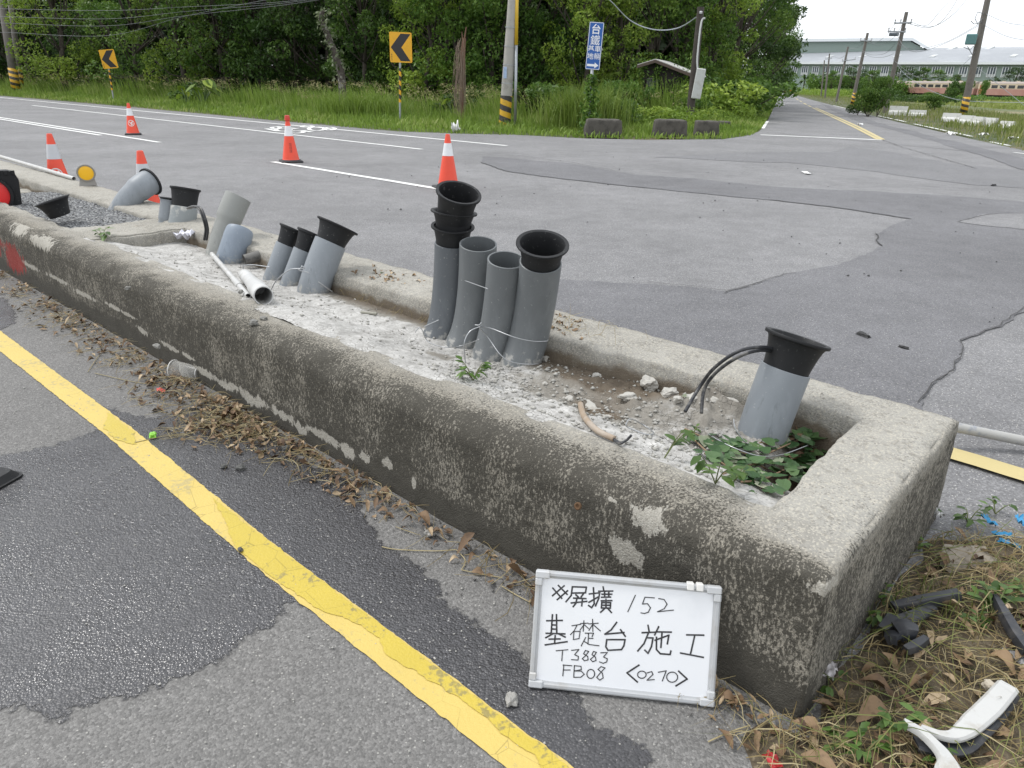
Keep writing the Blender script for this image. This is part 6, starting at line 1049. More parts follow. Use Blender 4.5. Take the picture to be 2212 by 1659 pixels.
# tall hall behind
p2, p3 = at(1650, 322), at(1942, 294); d2 = p3 - p2; l2 = np.linalg.norm(d2); Mx2 = Matrix.Translation(Vector(p2)) @ Matrix.Rotation(math.atan2(d2[1], d2[0]), 4, 'Z'); th2 = thing('high_hall', p2, 'taller green hall with white roof edge rising behind the depot', 'depot hall'); T2_ = lambda mb: setattr(mb, 'v', [tuple(Mx2 @ Vector(v)) for v in mb.v])
h2 = 18.4; mb = MB(); mb.box((l2 / 2, 15, h2 / 2), (l2, 30, h2)); T2_(mb); mb.build('wall', M_DEPW, th2); mb = MB(); mb.box((l2 / 2, 14.5, h2 + .5), (l2 + 2, 32, 1.)); mb.add([(l2 + 1, -1.5, h2 + 1), (l2 + 13, -1.5, h2 - 5.5), (l2 + 13, 30.5, h2 - 5.5), (l2 + 1, 30.5, h2 + 1), (l2 + 1, -1.5, h2), (l2 + 13, -1.5, h2 - 6.3), (l2 + 13, 30.5, h2 - 6.3), (l2 + 1, 30.5, h2)], [(0, 1, 2, 3), (4, 7, 6, 5), (0, 4, 5, 1)]); T2_(mb); mb.build('roof', M_DEPT, th2); mb = MB(); mb.add([(l2, -.0, 0), (l2 + 12, -.0, 0), (l2 + 12, -.0, h2 - 6), (l2, -.0, h2)], [(0, 1, 2, 3)]); T2_(mb); mb.build('gable_wall', M_DEPW, th2)
for k in range(12): x = l2 - 12 + k * 1.9; mb = MB(); mb.box((x, -1.6, 13.0 + .1 * k), (1.1, 1.2, 1.3)); T2_(mb); mb.build('exhaust_hood', M_DEPT, th2)
# far vehicles at the road end
for px, s_, lb in ((1709, 1., 'tiny yellow vehicle at the end of the side road'), (1716, .8, 'second tiny yellow vehicle at the end of the side road')):
    b = at(px - 14, 246); th = thing('yellow_vehicle', b, lb, 'vehicle'); mb = MB(); mb.bbox(b + UPV * .8, (2.0 * s_, 3, .9), .15); mb.build('body', M_plain('vehicle_yellow', (.6, .33, .02), .5), th); mb = MB(); mb.bbox(b + UPV * 1.5, (1.7 * s_, 1.8, .7), .15); mb.build('cab', M_plain('cab_dark', (.12, .1, .06), .3), th); mb = MB()
    for dx in (-.8, .8):
        for dy in (-1, 1): mb.lathe([(-.12, 0), (-.12, .35), (.12, .35), (.12, 0)], b + np.array([dx * s_, dy, .35]), (1, 0, 0), 12)
    mb.build('wheels', M_RUB, th)

# ================================================================== foreground litter, weeds, broken car trim
t = NT('litter_soil'); c = t.ramp(t.noise(9, 6, None, .65), (.35, (.045, .034, .022)), (.55, (.10, .078, .05)), (.7, (.17, .14, .095))); c = t.mix(t.sstep(t.noise(60, 3), .55, .7), c, (.22, .18, .12)); t.bump(t.noise(60, 5), .9, .01); M_SOIL = t.fin(c, .95)
t = NT('dry_leaf'); ob = t.obj; c = t.ramp(t.attr('tint'), (0, (.075, .042, .022)), (.35, (.17, .105, .055)), (.7, (.30, .205, .115)), (1, (.46, .36, .235))); c = t.mix(t.math('MULTIPLY', t.sstep(t.noise(40, 4), .5, .65), .5), c, (.06, .035, .02)); t.bump(t.noise(90, 3), .4, .002); M_DRY = t.fin(c, .7)
M_STRAW = M_leaf('straw', (.14, .10, .04), (.30, .235, .11), (.46, .40, .24), .15, .7); M_GREEN = M_leaf('green_weed', (.035, .075, .012), (.065, .125, .022), (.12, .20, .05), .25, .45); M_BLADEN = M_leaf('near_blades', (.06, .09, .02), (.14, .17, .04), (.30, .27, .11), .2, .6)
def lit_h(a, l): return .008 + .03 * float(sm(.05, -.35, l)) * float(sm(-.32, .0, a)) + .012 * noise.noise(Vector((a * 6, l * 6, 0)))
# soil patch past the island end
LP = [(-.20, .13), (-.26, .04), (-.22, -.10), (-.20, -.3), (-.3, -1.0), (2.2, -1.4), (1.45, -.45), (1.28, -.22), (1.16, -.05), (1.02, .01), (.6, .03), (-.01, .012), (-.05, .1)]
ga, gl = np.linspace(-.35, 2.2, 130), np.linspace(-1.4, .16, 90); A2, L2 = np.meshgrid(ga, gl)
aa, ll = A2.ravel(), L2.ravel(); jn = np.array([noise.noise_vector(Vector((x * 5, y * 5, 0))) for x, y in zip(aa, ll)]) * .06; ed = edged(aa + jn[:, 0], ll + jn[:, 1], LP)
zz_ = -.012 + .022 * sm(0, .3, ed) + .024 * sm(.3, 1, ed) + .012 * fnoise(np.c_[aa, ll, 0 * aa], 7) * ed + .006 * fnoise(np.c_[aa, ll, 0 * aa], 25) * ed
W3 = np.array([L(x, y, z) for x, y, z in zip(aa, ll, zz_)]); idm = np.arange(len(aa)).reshape(len(gl), len(ga)); so_ = fastmesh('litter_ground', W3, np.stack([idm[:-1, :-1], idm[:-1, 1:], idm[1:, 1:], idm[1:, :-1]], -1).reshape(-1, 4), M_SOIL); so_['kind'] = 'structure'
from mathutils.kdtree import KDTree
kd = KDTree(len(W3)); [kd.insert(Vector((p[0], p[1], 0)), i) for i, p in enumerate(W3)]; kd.balance()
def soilz(p): return max(.004, W3[kd.find(Vector((p[0], p[1], 0)))[1]][2])
# lying straws: thin bent blades
def straws(P, Ln, Wd, g, tint, name, label, mat=None, az=None, lift=.03):
    n = len(P); a = g.random(n) * 2 * PI if az is None else az; d = np.c_[np.cos(a), np.sin(a), np.zeros(n)]; w = np.c_[-np.sin(a), np.cos(a), np.zeros(n)]; bend = w * (g.normal(size=n) * .14 * Ln)[:, None]; up = np.c_[np.zeros(n), np.zeros(n), g.random(n) * lift]; tilt = np.c_[np.zeros(n), np.zeros(n), np.abs(g.normal(size=n)) * lift * .8]
    c0, c1, c2, c3 = P - d * Ln[:, None] * .5, P - d * Ln[:, None] * .17 + bend * .7 + up, P + d * Ln[:, None] * .17 + bend * .7 + up + tilt * .5, P + d * Ln[:, None] * .5 + tilt
    ww = (w * .7 + np.array([0, 0, .5])) * (Wd * .5)[:, None]; V = np.stack([c0 - ww * .7, c0 + ww * .7, c1 - ww, c1 + ww, c2 - ww, c2 + ww, c3 - ww * .3, c3 + ww * .3], 1).reshape(-1, 3); i = np.arange(n)[:, None] * 8
    Q = np.concatenate([i + np.array(q) for q in ([0, 1, 3, 2], [2, 3, 5, 4], [4, 5, 7, 6])], 0); return tag(fastmesh(name, V, Q, mat or M_STRAW, attrs=dict(tint=np.tile(tint, 3)), smooth=False), kind='stuff', label=label)
def dryleaves(P, S_, g, tint, name, label=None, mat=None, kind='stuff', curl=1., flat=.25):
    """curled leaves of 3 x 5 quads each"""
    n = len(P); us = np.linspace(-.5, .5, 6); prof = np.array([.04, .30, .42, .38, .24, .02]); V = []; 
    a = g.random(n) * 2 * PI; ct, st_ = np.cos(a), np.sin(a); tx, ty = g.normal(size=n) * flat, g.normal(size=n) * flat; cu = g.normal(size=n) * .9 * curl; cv = (.3 + np.abs(g.normal(size=n))) * .9 * curl
    for k, u in enumerate(us):
        for v in (-1, 0, 1):
            y = v * prof[k] * S_ * .5; x = u * S_; z = cu * (u * u - .08) * S_ * .8 + cv * (abs(v) * prof[k]) ** 2 * S_ + x * tx + y * ty
            V.append(np.c_[x * ct - y * st_, x * st_ + y * ct, z])
    V = np.stack(V, 1); V[:, :, 2] -= V[:, :, 2].min(1)[:, None] * .8; V = (V + P[:, None, :]).reshape(-1, 3); i = np.arange(n)[:, None] * 18
    Q = np.concatenate([i + np.array([k * 3 + m, k * 3 + m + 1, k * 3 + m + 4, k * 3 + m + 3]) for k in range(5) for m in range(2)], 0); o = fastmesh(name, V, Q, mat or M_DRY, attrs=dict(tint=np.tile(tint, 10))); return tag(o, kind=kind, label=label) if kind else o
g = np.random.default_rng(21)
def scatter_patch(n, g, dens=None):
    out = []
    while len(out) < n:
        a, l = g.uniform(-.32, 2.1), g.uniform(-1.3, .14)
        e = edged(np.array([a]), np.array([l]), LP, .1)[0]
        if e > g.random() * .8: p = L(a, l); p[2] = soilz(p); out.append(p)
    return np.array(out)
P = scatter_patch(4600, g); straws(P + [0, 0, .004], .05 + .16 * g.random(len(P)) ** 2, .0016 + .0018 * g.random(len(P)), g, np.clip(.9 * g.random(len(P)), 0, 1), 'dry_straw', 'dry straw strewn over the soil past the island end')
P = scatter_patch(700, g); straws(P + [0, 0, .012], .10 + .22 * g.random(len(P)) ** 1.5, .0016 + .0014 * g.random(len(P)), g, np.clip(.2 + .55 * g.random(len(P)), 0, 1), 'cut_grass_stalks', 'cut greenish stalks lying over the litter', M_BLADEN, lift=.05)
P = scatter_patch(620, g); dryleaves(P + [0, 0, .008], .018 + .055 * g.random(len(P)), g, g.random(len(P)), 'leaf_litter', 'brown fallen leaves over the soil past the island end', flat=.35)
P = scatter_patch(2400, g); k_ = np.array([noise.noise(Vector((p[0] * 3.2, p[1] * 3.2, 4))) for p in P]) > .12; P = P[k_]; blades(P, .03 + .09 * g.random(len(P)), .002 + .002 * g.random(len(P)), np.array([.0, 0, 0]), g, np.clip(.1 + .6 * g.random(len(P)), 0, 1), 'short_grass', M_BLADEN, 'tufts of short grass in the litter', .9)
# litter drift along the foot of the wall
dr = [(5.9, .55, .20), (5.4, .6, .22), (4.9, .5, .2), (4.55, .5, .22), (4.3, .5, .2), (4.0, .45, .2), (3.75, .5, .22), (3.5, .5, .2), (3.2, .6, .22), (2.98, .9, .26), (2.75, 1.0, .24), (2.55, 1.3, .30), (2.42, 1.1, .26), (2.28, .8, .2), (2.12, .5, .16), (1.95, .5, .14), (1.75, .45, .14), (1.62, .4, .12), (1.42, .25, .1), (1.08, .16, .1), (.86, .3, .1), (.70, .2, .1), (.62, .12, .14), (.12, .5, .1)]
def drift(n, g, spread=1.):
    w = np.array([d[1] for d in dr]); k = g.choice(len(dr), n, p=w / w.sum()); l = np.array([d[0] for d in dr])[k] + g.normal(size=n) * .10; wd = np.array([d[2] for d in dr])[k] * spread; a = -.04 - np.minimum(np.abs(g.normal(size=n)), 1.9) * wd * .55; return np.array([L(x, y, .006 + .02 * g.random() * (x > -.12)) for x, y in zip(a, l)])
P = drift(1300, g); dryleaves(P, .012 + .032 * g.random(len(P)), g, g.random(len(P)) ** 1.4, 'leaf_drift', 'brown leaves drifted against the foot of the island wall', flat=.4)
P = drift(1400, g, 1.05); straws(P, .05 + .12 * g.random(len(P)), .0016 + .0016 * g.random(len(P)), g, np.clip(.25 + .7 * g.random(len(P)), 0, 1), 'straw_drift', 'thin straw mixed in the leaf drift at the wall foot', lift=.014)
def straw_px(pts, w=.0035, tint=.8):
    mb = MB(); mb.tube(smoothline([G(x, y, .006) for x, y in pts], 4), w * .5, 5); mb.t = [tint] * len(mb.f); return mb
for i, (pts, lb) in enumerate(((((825, 1181), (860, 1187), (940, 1190), (985, 1187)), 'long pale straw lying straight at the wall foot'), (((997, 1231), (1040, 1240), (1085, 1248)), 'bent straw end reaching toward the whiteboard'), (((985, 1187), (1005, 1210), (997, 1231)), 'short straw joining the long pale straw'), (((1084, 1266), (1115, 1285), (1147, 1302)), 'straw running under the whiteboard edge'), (((205, 806), (290, 825), (345, 832)), 'thin straw lying on dry asphalt near the yellow line'), (((190, 803), (205, 780), (222, 757)), 'fine straw standing off the leaf drift'), (((290, 956), (350, 943), (403, 936)), 'straw crossing the yellow line by the green lump'), (((1530, 1602), (1580, 1580), (1620, 1567)), 'pale straw lying past the whiteboard corner'), (((1560, 1503), (1610, 1520), (1660, 1545)), 'straw at the wall corner'))):
    tag(straw_px(pts).build('straw_stalk', M_STRAW, None, tuple(G(*pts[0]))), lb, 'straw', 'single straws')
# big single leaves
for i, (x, y, s, tn, lb) in enumerate(((927, 1152, .055, .9, 'pale pointed leaf lying at the wall foot'), (915, 1125, .07, .35, 'brown curled leaf above the pale pointed leaf'), (1006, 1185, .07, .2, 'dark red brown leaf standing against the wall'), (1117, 1254, .06, .3, 'brown leaf by the top corner of the whiteboard'), (1125, 1238, .05, .4, 'tan leaf behind the whiteboard corner'), (1885, 1548, .09, .45, 'large tan leaf in the litter near the wall corner'), (1895, 1497, .09, .35, 'upright brown leaf in the litter'), (1745, 1575, .08, .55, 'large pale brown leaf at the bottom wall corner'), (1782, 1535, .07, .4, 'ochre leaf beside the wall corner'), (1985, 1480, .08, .5, 'grey tan leaf in the middle of the litter'), (2045, 1318, .07, .95, 'pale dry leaf beside the black trim pieces'), (2010, 1240, .07, .3, 'reddish leaf above the black trim pieces'), (2160, 1440, .08, .6, 'tan leaf at the frame edge'), (1935, 1600, .07, .4, 'brown leaf near the bottom edge of the litter'), (1770, 1650, .08, .5, 'leaf at the bottom corner of the litter'))):
    gg = np.random.default_rng(i + 60); p = G(x, y, .0); z = soilz(p) if i >= 5 else .004; p = G(x, y, z + .008); o = dryleaves(np.array([[0., 0, 0]]), np.array([s]), gg, np.array([tn]), 'fallen_leaf', None, None, None, 1., .5); o.location = p; tag(o, lb, 'leaf', 'large fallen leaves')
# weeds
def weed(x, y, n, s, label, zf=None, mat=None, cat='weed', tall=.5, group='small weeds'):
    p = G(x, y, 0) if zf is None else zf; p = np.array(p); 
    if zf is None: z = soilz(p); p = G(x, y, z)
    th = thing('weed', p, label, cat, group); st_ = MB(); gg = np.random.default_rng(int(x + y)); Vs = []; tn = []; lf = MB()
    for k in range(n):
        a = gg.random() * 2 * PI; e = p + np.array([math.cos(a) * s * .6, math.sin(a) * s * .6, s * (tall + .5 * gg.random())]); st_.tube([p, (p + e) / 2 + UPV * s * .12, e], [.0022, .0018, .001], 5)
        for j in range(4):
            f = .4 + .6 * j / 3; c = p + (e - p) * f + UPV * s * .1 * math.sin(f * PI); b = a + gg.normal() * 1.1; d = Vector((math.cos(b), math.sin(b), gg.normal() * .3 + .1)).normalized(); w = d.cross(Vector((0, 0, 1))).normalized(); L_ = s * (.42 + .25 * gg.random()); c = Vector(c); dr_ = Vector((0, 0, -.25 * L_))
            lf.add([c, c + d * L_ * .35 + w * L_ * .24, c + d * L_ * .75 + w * L_ * .16 + dr_ * .5, c + d * L_ + dr_, c + d * L_ * .75 - w * L_ * .16 + dr_ * .5, c + d * L_ * .35 - w * L_ * .24, c + d * L_ * .5 - Vector((0, 0, L_ * .06))], [(0, 1, 6), (1, 2, 6), (2, 3, 6), (3, 4, 6), (4, 5, 6), (5, 0, 6)], float(gg.random()))
    st_.build('stem', M_GREENST, th); lf.build('foliage', mat or M_GREEN, th, smooth=True); return th
M_GREENST = M_plain('weed_stem', (.12, .14, .05), .7)
for (x, y, n, s, lb) in ((1885, 1345, 4, .06, 'weed with pointed leaves against the island end wall'), (1935, 1575, 5, .07, 'leafy weed near the bottom of the litter'), (1860, 1635, 5, .06, 'weed at the bottom edge by the asphalt'), (1800, 1610, 3, .05, 'small weed beside the red scrap'), (2145, 1330, 6, .08, 'rosette weed between the black trims'), (2095, 1350, 4, .05, 'pale small weed by the black trim'), (2190, 1290, 4, .06, 'yellowish weed over the far black trim'), (1790, 1490, 3, .05, 'low weed at the foot of the island end wall'), (1905, 1300, 3, .05, 'weed right of the end wall near black bar'), (2090, 1130, 4, .07, 'spiky green shoot past the island end'), (1965, 1010 + 95, 4, .09, 'feathery green shoot at the far foot of the end wall'), (2150, 1110, 3, .06, 'thin sprig beside the blue scraps'), (2000, 1640, 3, .05, 'weed near the white trim'), (1990, 1180, 3, .05, 'shoot beside the concrete slab')): weed(x, y, n, s, lb)
# weeds on the mortar
def onb(x, y): return onbed(x, y, .0)
for (x, y, n, s, tall, lb) in ((1022, 822, 6, .07, .6, 'young weed growing on the mortar before the four tall pipes'), (1435, 990, 2, .08, 1.0, 'tall narrow weed sprout at the front rim'), (1545, 1045, 3, .09, .8, 'sprout near the creeper by the front rim'), (1585, 1040, 3, .055, .5, 'bright sprouting weed over the front rim'), (1495, 945, 3, .045, .4, 'serrated weed at the near end of the creeper')): weed(x, y, n, s, lb, onb(x, y), None, 'weed', tall, 'weeds in the trough')
weed(195, 498, 5, .10, 'thin trailing weed by the cross beam', L(.3, 4.86, .38), tall=.3, group='weeds in the trough'); weed(858, 650, 3, .09, 'yellow green blade clump in the brown soil', onb(835, 640), tall=.9, group='weeds in the trough')
# creeping vine in the end pit
vb = onb(1660, 1000); th = thing('creeping_vine', vb, 'wilted creeper sprawling over mortar and soil by the single pipe', 'creeper'); gg = np.random.default_rng(9); st_, lf, wl_ = MB(), MB(), MB()
def vleaf(mb, c, s, gg, droop=.15):
    b = gg.random() * 2 * PI; tl = gg.normal() * .16 + .08; d = Vector((math.cos(b), math.sin(b), tl - droop)).normalized(); w = d.cross(Vector((gg.normal() * .25, gg.normal() * .25, 1))).normalized(); c = Vector(c); nn = w.cross(d)
    shp = ((0, .0), (-.08, .22), (.12, .40), (.42, .38), (.72, .22), (1, 0)); out = [c + d * s * x + w * s * y for x, y in shp] + [c + d * s * x - w * s * y for x, y in shp[1:5][::-1]]; mid = [c + d * s * .3 - nn * s * .08]; n_ = len(out)
    mb.add(out + mid, [(n_, i, (i + 1) % n_) for i in range(n_)], float(gg.random()))
runs = [[(1478, 935), (1530, 955), (1590, 980), (1640, 1000)], [(1640, 960), (1700, 975), (1760, 950), (1800, 905)], [(1560, 1030), (1620, 1010), (1690, 1000), (1745, 985)], [(1690, 1075), (1710, 1030), (1740, 990)], [(1745, 870), (1790, 880), (1830, 900), (1865, 905)], [(1740, 880), (1760, 915), (1790, 940)], [(1520, 985), (1580, 1010), (1640, 1040)], [(1600, 1050), (1650, 1040), (1710, 1015)], [(1505, 858), (1560, 850), (1610, 842)], [(1500, 960), (1545, 995), (1600, 1030), (1660, 1070)], [(1640, 1010), (1700, 1040), (1725, 1020)], [(1660, 985), (1720, 960), (1790, 930), (1830, 915)]]
for r_ in runs:
    q = smoothline([onb(x, y) + UPV * (.006 + .012 * gg.random()) for x, y in r_], 6); st_.tube(q, .003, 5)
    for k in range(2, len(q), 1):
        for _ in range(3):
            if gg.random() < .58: c = q[k] + np.array([gg.normal() * .03, gg.normal() * .03, .004 + .014 * gg.random()]); vleaf(lf if gg.random() < .8 else wl_, c, .025 + .032 * gg.random(), gg)
st_.build('stem', M_plain('vine_stem', (.22, .15, .09), .8), th); lf.build('foliage', M_leaf('vine_leaf', (.03, .075, .022), (.055, .115, .04), (.10, .17, .06), .15, .45), th); wl_.build('wilted_foliage', M_leaf('vine_leaf_wilted', (.16, .19, .12), (.24, .27, .18), (.34, .35, .25), .1, .7), th)
mb = MB()
for (x0, y0, x1, y1) in ((1835, 905, 1860, 880), (1810, 890, 1862, 898), (1848, 860, 1850, 905), (1820, 880, 1850, 890)): mb.tube([onb(x0, y0) + UPV * .02, onb(x1, y1) + UPV * .05], .004, 5)
tag(mb.build('dry_twig', M_plain('dry_twig', (.34, .25, .16), .8)), 'pale dry twigs at the back corner of the trough', 'twig')
P = np.array([onb(x, y) for x, y in zip(g.uniform(1690, 1850, 40), g.uniform(890, 1010, 40))]); dryleaves(P + [0, 0, .005], .02 + .03 * g.random(40), g, g.random(40) * .5, 'trough_leaves', 'dead leaves in the soil corner of the trough')
P = np.array([L(a, l, .398) for a, l in zip(g.uniform(.9, 1.12, 150), np.r_[g.normal(1.62, .13, 80), g.normal(2.75, .12, 70)])]); dryleaves(P, .014 + .025 * g.random(150), g, np.clip(.3 + .7 * g.random(150), 0, 1), 'ledge_leaves', 'dry leaf bits on top of the back wall'); P2_ = np.array([L(a, l, .40) for a, l in zip(g.uniform(.9, 1.15, 120), g.normal(1.66, .2, 120))]); straws(P2_, .04 + .06 * g.random(120), .002 + 0 * g.random(120), g, .3 + .6 * g.random(120), 'ledge_straw', 'dry straw on top of the back wall')
P = np.array([L(a, l, .0) for a, l in zip(g.uniform(.82, .96, 260), g.uniform(1.9, 3.0, 260))]); P[:, 2] = [bedz(toL(p)[0], toL(p)[1]) + .006 for p in P]; straws(P, .04 + .08 * g.random(260), .0018 + 0 * g.random(260), g, .1 + .6 * g.random(260), 'trough_straw', 'dry roots and straw in the brown strip by the back wall')
# small grit on the asphalt
def grit(P, s, name, label, mat):
    n = len(P); o = np.array([(1, 0, 0), (0, 1, 0), (-1, 0, 0), (0, -1, 0), (0, 0, 1), (0, 0, -1)], float); V = (P[:, None, :] + o[None] * (s[:, None, None] * (.6 + .7 * g.random((n, 6, 1)))) * np.array([1, 1, .7])).reshape(-1, 3); F = np.array([(0, 1, 4), (1, 2, 4), (2, 3, 4), (3, 0, 4), (1, 0, 5), (2, 1, 5), (3, 2, 5), (0, 3, 5)]); return tag(fastmesh(name, V, (np.arange(n)[:, None, None] * 6 + F[None]).reshape(-1, 3), mat, smooth=False), kind='stuff', label=label)
n = 900; P = np.array([L(a, l, .004) for a, l in zip(g.uniform(-1.1, -.02, n), g.uniform(-.2, 4, n) )]); grit(P, .0015 + .0035 * g.random(n) ** 3, 'pale_grit', 'pale grit scattered on the near asphalt', M_plain('grit_pale', (.40, .39, .36), .9, .3, 40)); n = 700; P = np.array([L(-.02 - abs(a), l, .005) for a, l in zip(g.normal(0, .10, n), g.uniform(.1, 3, n))]); grit(P, .002 + .005 * g.random(n) ** 3, 'wall_grit', 'grit at the foot of the wall', M_plain('grit_dark', (.13, .125, .12), .9, .5, 60))
n = 500; P = np.array([L(a, l, .012) for a, l in zip(g.uniform(3, 15, n), g.uniform(-6, 10, n))]); grit(P, .004 + .011 * g.random(n) ** 3, 'junction_grit', 'loose grit in the junction', M_plain('grit_far', (.09, .09, .09), .9, .6, 20)); n = 500; P = np.array([L(a, l, .408) for a, l in zip(np.r_[g.uniform(.05, .25, 250), g.uniform(.9, 1.15, 250)], g.uniform(.3, 4.5, n))]); grit(P, .0015 + .004 * g.random(n) ** 3, 'wall_top_grit', 'grit on top of the island walls', M_plain('grit_wall', (.34, .32, .28), .9, .5, 60))
n = 2600; aa_ = np.clip(g.normal(.52, .2, n), .26, .9); lb_ = np.r_[g.uniform(.42, 1.7, 1900), g.uniform(1.7, 4.6, 700)]; P = np.array([L(a, l, bedz(a, l) + .003) for a, l in zip(aa_, lb_)]); grit(P, .0018 + .010 * g.random(n) ** 3.2, 'mortar_crumbs', 'crumbs of mortar strewn over the trough', M_plain('mortar_crumb', (.36, .35, .32), .95, .35, 50))
# plastic cup
t = NT('clear_plastic'); M_CUP = t.fin(t.mix(t.noise(30, 5, t.obj), (.82, .82, .80), (.62, .59, .54)), .15)
tb = t.n.new('ShaderNodeBsdfTransparent'); tb.inputs[0].default_value = (.93, .93, .92, 1); mx_ = t.n.new('ShaderNodeMixShader'); fr_ = t.n.new('ShaderNodeLayerWeight'); fr_.inputs[0].default_value = .35
t.set(mx_.inputs[0], t.math('ADD', .14, t.math('MULTIPLY', t.math('POWER', fr_.outputs['Facing'], 2.), .6))); t.l.new(tb.outputs[0], mx_.inputs[1]); t.l.new(t.b.outputs[0], mx_.inputs[2]); t.l.new(mx_.outputs[0], t.out.inputs[0])
p, q = G(432, 806, .04), G(376, 797, .043); d = (q - p); ln = np.linalg.norm(d); d /= ln; mb = MB(); pr_ = [(0, .0), (0, .028), (.003, .031), (.02, .032), (ln * .95, .043), (ln, .044), (ln + .002, .047), (ln + .006, .046), (ln + .004, .043), (ln * .9, .041), (.02, .030), (.006, .026), (.006, 0)]; n0 = len(pr_); mb.lathe(pr_, p, d, 36, wob=.04)
vs = []
for v in mb.v:
    q_ = Vector(v); k = (np.array(v) - p) @ d / ln; rad = np.array(v) - p - d * ((np.array(v) - p) @ d)
    if .25 < k < .98: den = np.exp(-((k - .62) / .22) ** 2) * max(0, rad[2] / .04) ** 1; q_ = Vector(np.array(v) - np.array([0, 0, .020 * den]))
    vs.append(tuple(q_))
mb.v = vs; cup = thing('plastic_cup', p, 'dented clear plastic cup lying on leaves at the wall foot', 'cup'); mb.build('body', M_CUP, cup, smooth=True); M_CUPR = M_plain('cup_rim_plastic', (.66, .65, .63), .25)
for nm, k_, r_, w_ in (('rim', 1., .0455, .0022), ('base_ring', .04, .031, .0018)):
    s0 = Vector(d).orthogonal().normalized(); s1 = Vector(d).cross(s0); rm = MB(); rm.tube([Vector(p + d * ln * k_) + (s0 * math.cos(a) + s1 * math.sin(a)) * r_ for a in np.linspace(0, 2 * PI, 33)], w_, 6); rm.build(nm, M_CUPR, cup, smooth=True)
# green lump, red scrap, blue shreds, black tray
rock('green_lump', G(330, 940, .012), (.020, .015, .010), 'bright lime green rubber lump beside the yellow line', 'litter', M_plain('lime_green', (.20, .48, .04), .45), 3)
rag('red_scrap', G(349, 845, .006), (.03, .012, .01), 'little red scrap in the leaf drift', M_plain('red_plastic', (.55, .04, .03), .5), seed=2); rag('red_scrap', G(1667, 1648, .006), (.022, .014, .012), 'torn red plastic piece at the bottom of the litter', M_plain('red_plastic_dark', (.42, .015, .02), .4), seed=4)
M_SHRED = M_plain('blue_plastic', (.03, .25, .48), .5)
for i, (x, y, lb) in enumerate(((2135, 1132, 'larger blue plastic shred in the grass'), (2165, 1162, 'second blue plastic shred lower in the grass'), (2200, 1128, 'blue plastic shred at the frame edge'), (2178, 1180, 'lowest blue plastic strand'))): rag('plastic_shred', G(x, y, .03), (.032, .012, .02), lb, M_SHRED, seed=i + 11, group='blue plastic shreds')
rag('plastic_shred', G(2022, 1116, .03), (.028, .014, .03), 'white plastic shred at the far foot of the end wall', M_LITTER, seed=6)
b = G(-42, 1038, .004); th = thing('plastic_tray', b, 'black plastic food tray lid lying on wet asphalt at the frame edge', 'tray'); Mx = Matrix.Translation(Vector(b)) @ Matrix.Rotation(R(-14), 4, 'Z'); mb = MB(); r0, r1, r2 = rrect(.24, .17, .03), rrect(.225, .155, .028), rrect(.19, .12, .025); n_ = len(r0); V = [(x, y, .0) for x, y in r0] + [(x, y, .006) for x, y in r0] + [(x, y, .007) for x, y in r1] + [(x, y, .03) for x, y in r2]
mb.add([Mx @ Vector(v) for v in V], [(k, (k + 1) % n_, n_ + (k + 1) % n_, n_ + k) for k in range(n_)] + [(n_ + k, n_ + (k + 1) % n_, 2 * n_ + (k + 1) % n_, 2 * n_ + k) for k in range(n_)] + [(2 * n_ + k, 2 * n_ + (k + 1) % n_, 3 * n_ + (k + 1) % n_, 3 * n_ + k) for k in range(n_)] + [tuple(range(3 * n_, 4 * n_))]); mb.build('lid', M_BLACK, th, smooth=True, ang=25); mb = MB(); mb.prism(rrect(.10, .05, .01), .030, .033, Mx); mb.build('raised_panel', M_BLACK, th)
# broken car trim
M_TRIM = M_plain('black_car_trim', (.030, .032, .038), .45, .2, 20, (.12, .11, .10), 10, .4); M_WTRIM = M_plain('white_car_trim', (.50, .50, .485), .42, .08, 8, (.30, .26, .20), 9, .7, .2)
def strip3(pts, w, h, z, mb, chamfer=.25):  # bent moulded strip through pixels with changing width
    C = [G(x, y, soilz(G(x, y)) + zz) for (x, y), zz in zip(pts, z)]; C = [np.array(c) for c in smoothline(C, 6)]; n = len(C); ws = np.interp(np.linspace(0, 1, n), np.linspace(0, 1, len(w)), w); V = []
    for k in range(n):
        d = C[min(k + 1, n - 1)] - C[max(k - 1, 0)]; d /= np.linalg.norm(d); s_ = np.cross(d, UPV); s_ /= np.linalg.norm(s_); u_ = np.cross(s_, d); q = ws[k] / 2
        for a, b_ in ((-1, -1), (-1, .1), (-.75, 1), (.75, 1), (1, .1), (1, -1), (.8, -1), (.75, .1), (-.75, .1), (-.8, -1)): V.append(C[k] + s_ * q * a + u_ * h * .5 * b_)
    m = 10; mb.add(V, [(k * m + j, k * m + (j + 1) % m, (k + 1) * m + (j + 1) % m, (k + 1) * m + j) for k in range(n - 1) for j in range(m)] + [tuple(range(m)), tuple(range(n * m - 1, (n - 1) * m - 1, -1))]); return mb
b = G(2060, 1620, .02); th = thing('bumper_fragment', b, 'broken white car bumper piece with black backing in the litter', 'car part'); strip3([(2178, 1482), (2140, 1525), (2105, 1557), (2085, 1575), (2060, 1589), (2030, 1587), (1990, 1572)], [.046, .05, .048, .042, .03, .02, .012], .012, [.05, .05, .05, .05, .045, .045, .04], MB()).build('white_trim', M_WTRIM, th, smooth=True, ang=35)
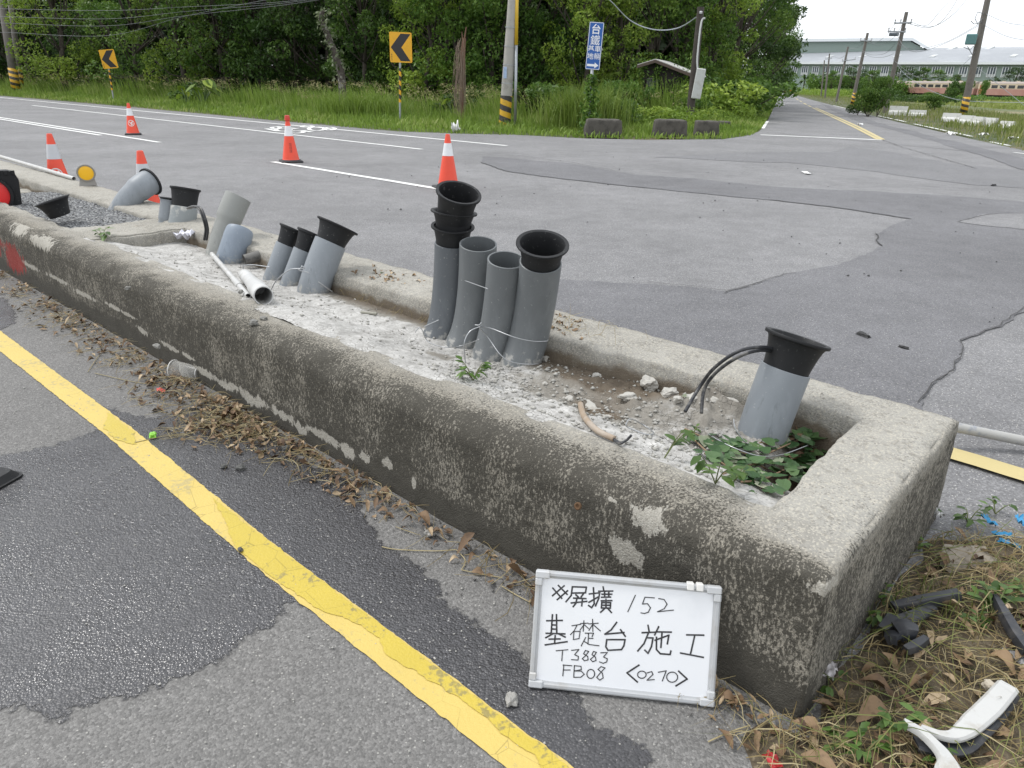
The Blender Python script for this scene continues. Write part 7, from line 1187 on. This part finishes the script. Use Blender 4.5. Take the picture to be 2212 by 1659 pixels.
strip3([(1951, 1560), (1990, 1582), (2022, 1611), (2042, 1636), (2050, 1662), (2052, 1700)], [.018, .02, .024, .034, .054, .06], .014, [.055, .05, .05, .05, .05, .05], MB()).build('white_bracket', M_WTRIM, th, smooth=True, ang=35); strip3([(2188, 1500), (2150, 1545), (2110, 1582), (2070, 1605), (2020, 1603), (1975, 1600)], [.03, .04, .045, .06, .07, .05], .012, [.03, .03, .03, .025, .02, .02], MB()).build('black_backing', M_TRIM, th, smooth=True, ang=35)
for pts, w, h, lb in ((((1927, 1313), (1990, 1300), (2070, 1284)), [.03, .036, .030], .028, 'long black trim bar lying beside the end wall'), (((1930, 1345), (1975, 1330), (2015, 1312)), [.045, .04, .03], .014, 'bent black trim lying under the long bar'), (((1905, 1362), (1918, 1350), (1932, 1335)), [.03, .04, .05], .02, 'black trim corner piece at the bar end'), (((1935, 1362), (1955, 1358), (1980, 1366)), [.05, .06, .03], .03, 'thick black rubber block among the trims'), (((1915, 1378), (1930, 1376), (1945, 1382)), [.03, .04, .03], .024, 'small black rubber block among the trims'), (((1955, 1404), (1978, 1394), (2000, 1380)), [.02, .03, .02], .018, 'curved black rubber sliver in the litter'), (((2148, 1290), (2172, 1330), (2196, 1370), (2225, 1410)), [.014, .03, .035, .035], .022, 'long black channel trim at the frame edge')):
    o = strip3(pts, w, h, [h * .5 + .026] * len(pts), MB()).build('trim_piece', M_TRIM, None, tuple(G(*pts[1])), smooth=True, ang=35); tag(o, lb, 'car part', 'broken black trim pieces')
rock('concrete_slab', G(2082, 1205, .035), (.085, .055, .022), 'flat broken concrete slab lying in the litter past the island end', 'rubble', M_plain('slab_concrete', (.33, .29, .235), .95, .3, 14, (.12, .1, .08), 8, .6, .8, 60), 2); rock('stone', G(2145, 1484, .07), (.022, .014, .012), 'pale stone lying on the white bumper piece', 'stone', M_plain('stone_tan', (.45, .40, .32), .9), 5, 'loose stones')
rag('clear_plastic_shard', G(1790, 1450, .05), (.035, .018, .02), 'milky plastic shard against the end wall', M_plain('milky_plastic', (.42, .40, .40), .35), seed=8); rag('clear_plastic_shard', G(2190, 1420, .03), (.03, .02, .015), 'grey plastic shard at the frame edge below the black channel', M_plain('milky_plastic_grey', (.3, .3, .31), .3), seed=9)
o = rag('crumpled_paper', L(.80, 5.0 - .25, .33), (.07, .05, .06), 'crumpled pale paper at the foot of the splashed pipe', M_plain('paper_pale', (.62, .62, .68), .8), seed=12)
g_ = MB(); p = onb(780, 678); q = p + np.array([.07, -.02, .0]); g_.tube([p + UPV * .01, q + UPV * .01], .007, 8); g_.tube([q + UPV * .01, q + (q - p) * .2 + UPV * .01], [.010, .006], 8); tag(g_.build('bottle_stub', M_plain('glass_vial', (.3, .29, .24), .3)), 'small dirty glass vial lying on the mortar', 'vial')
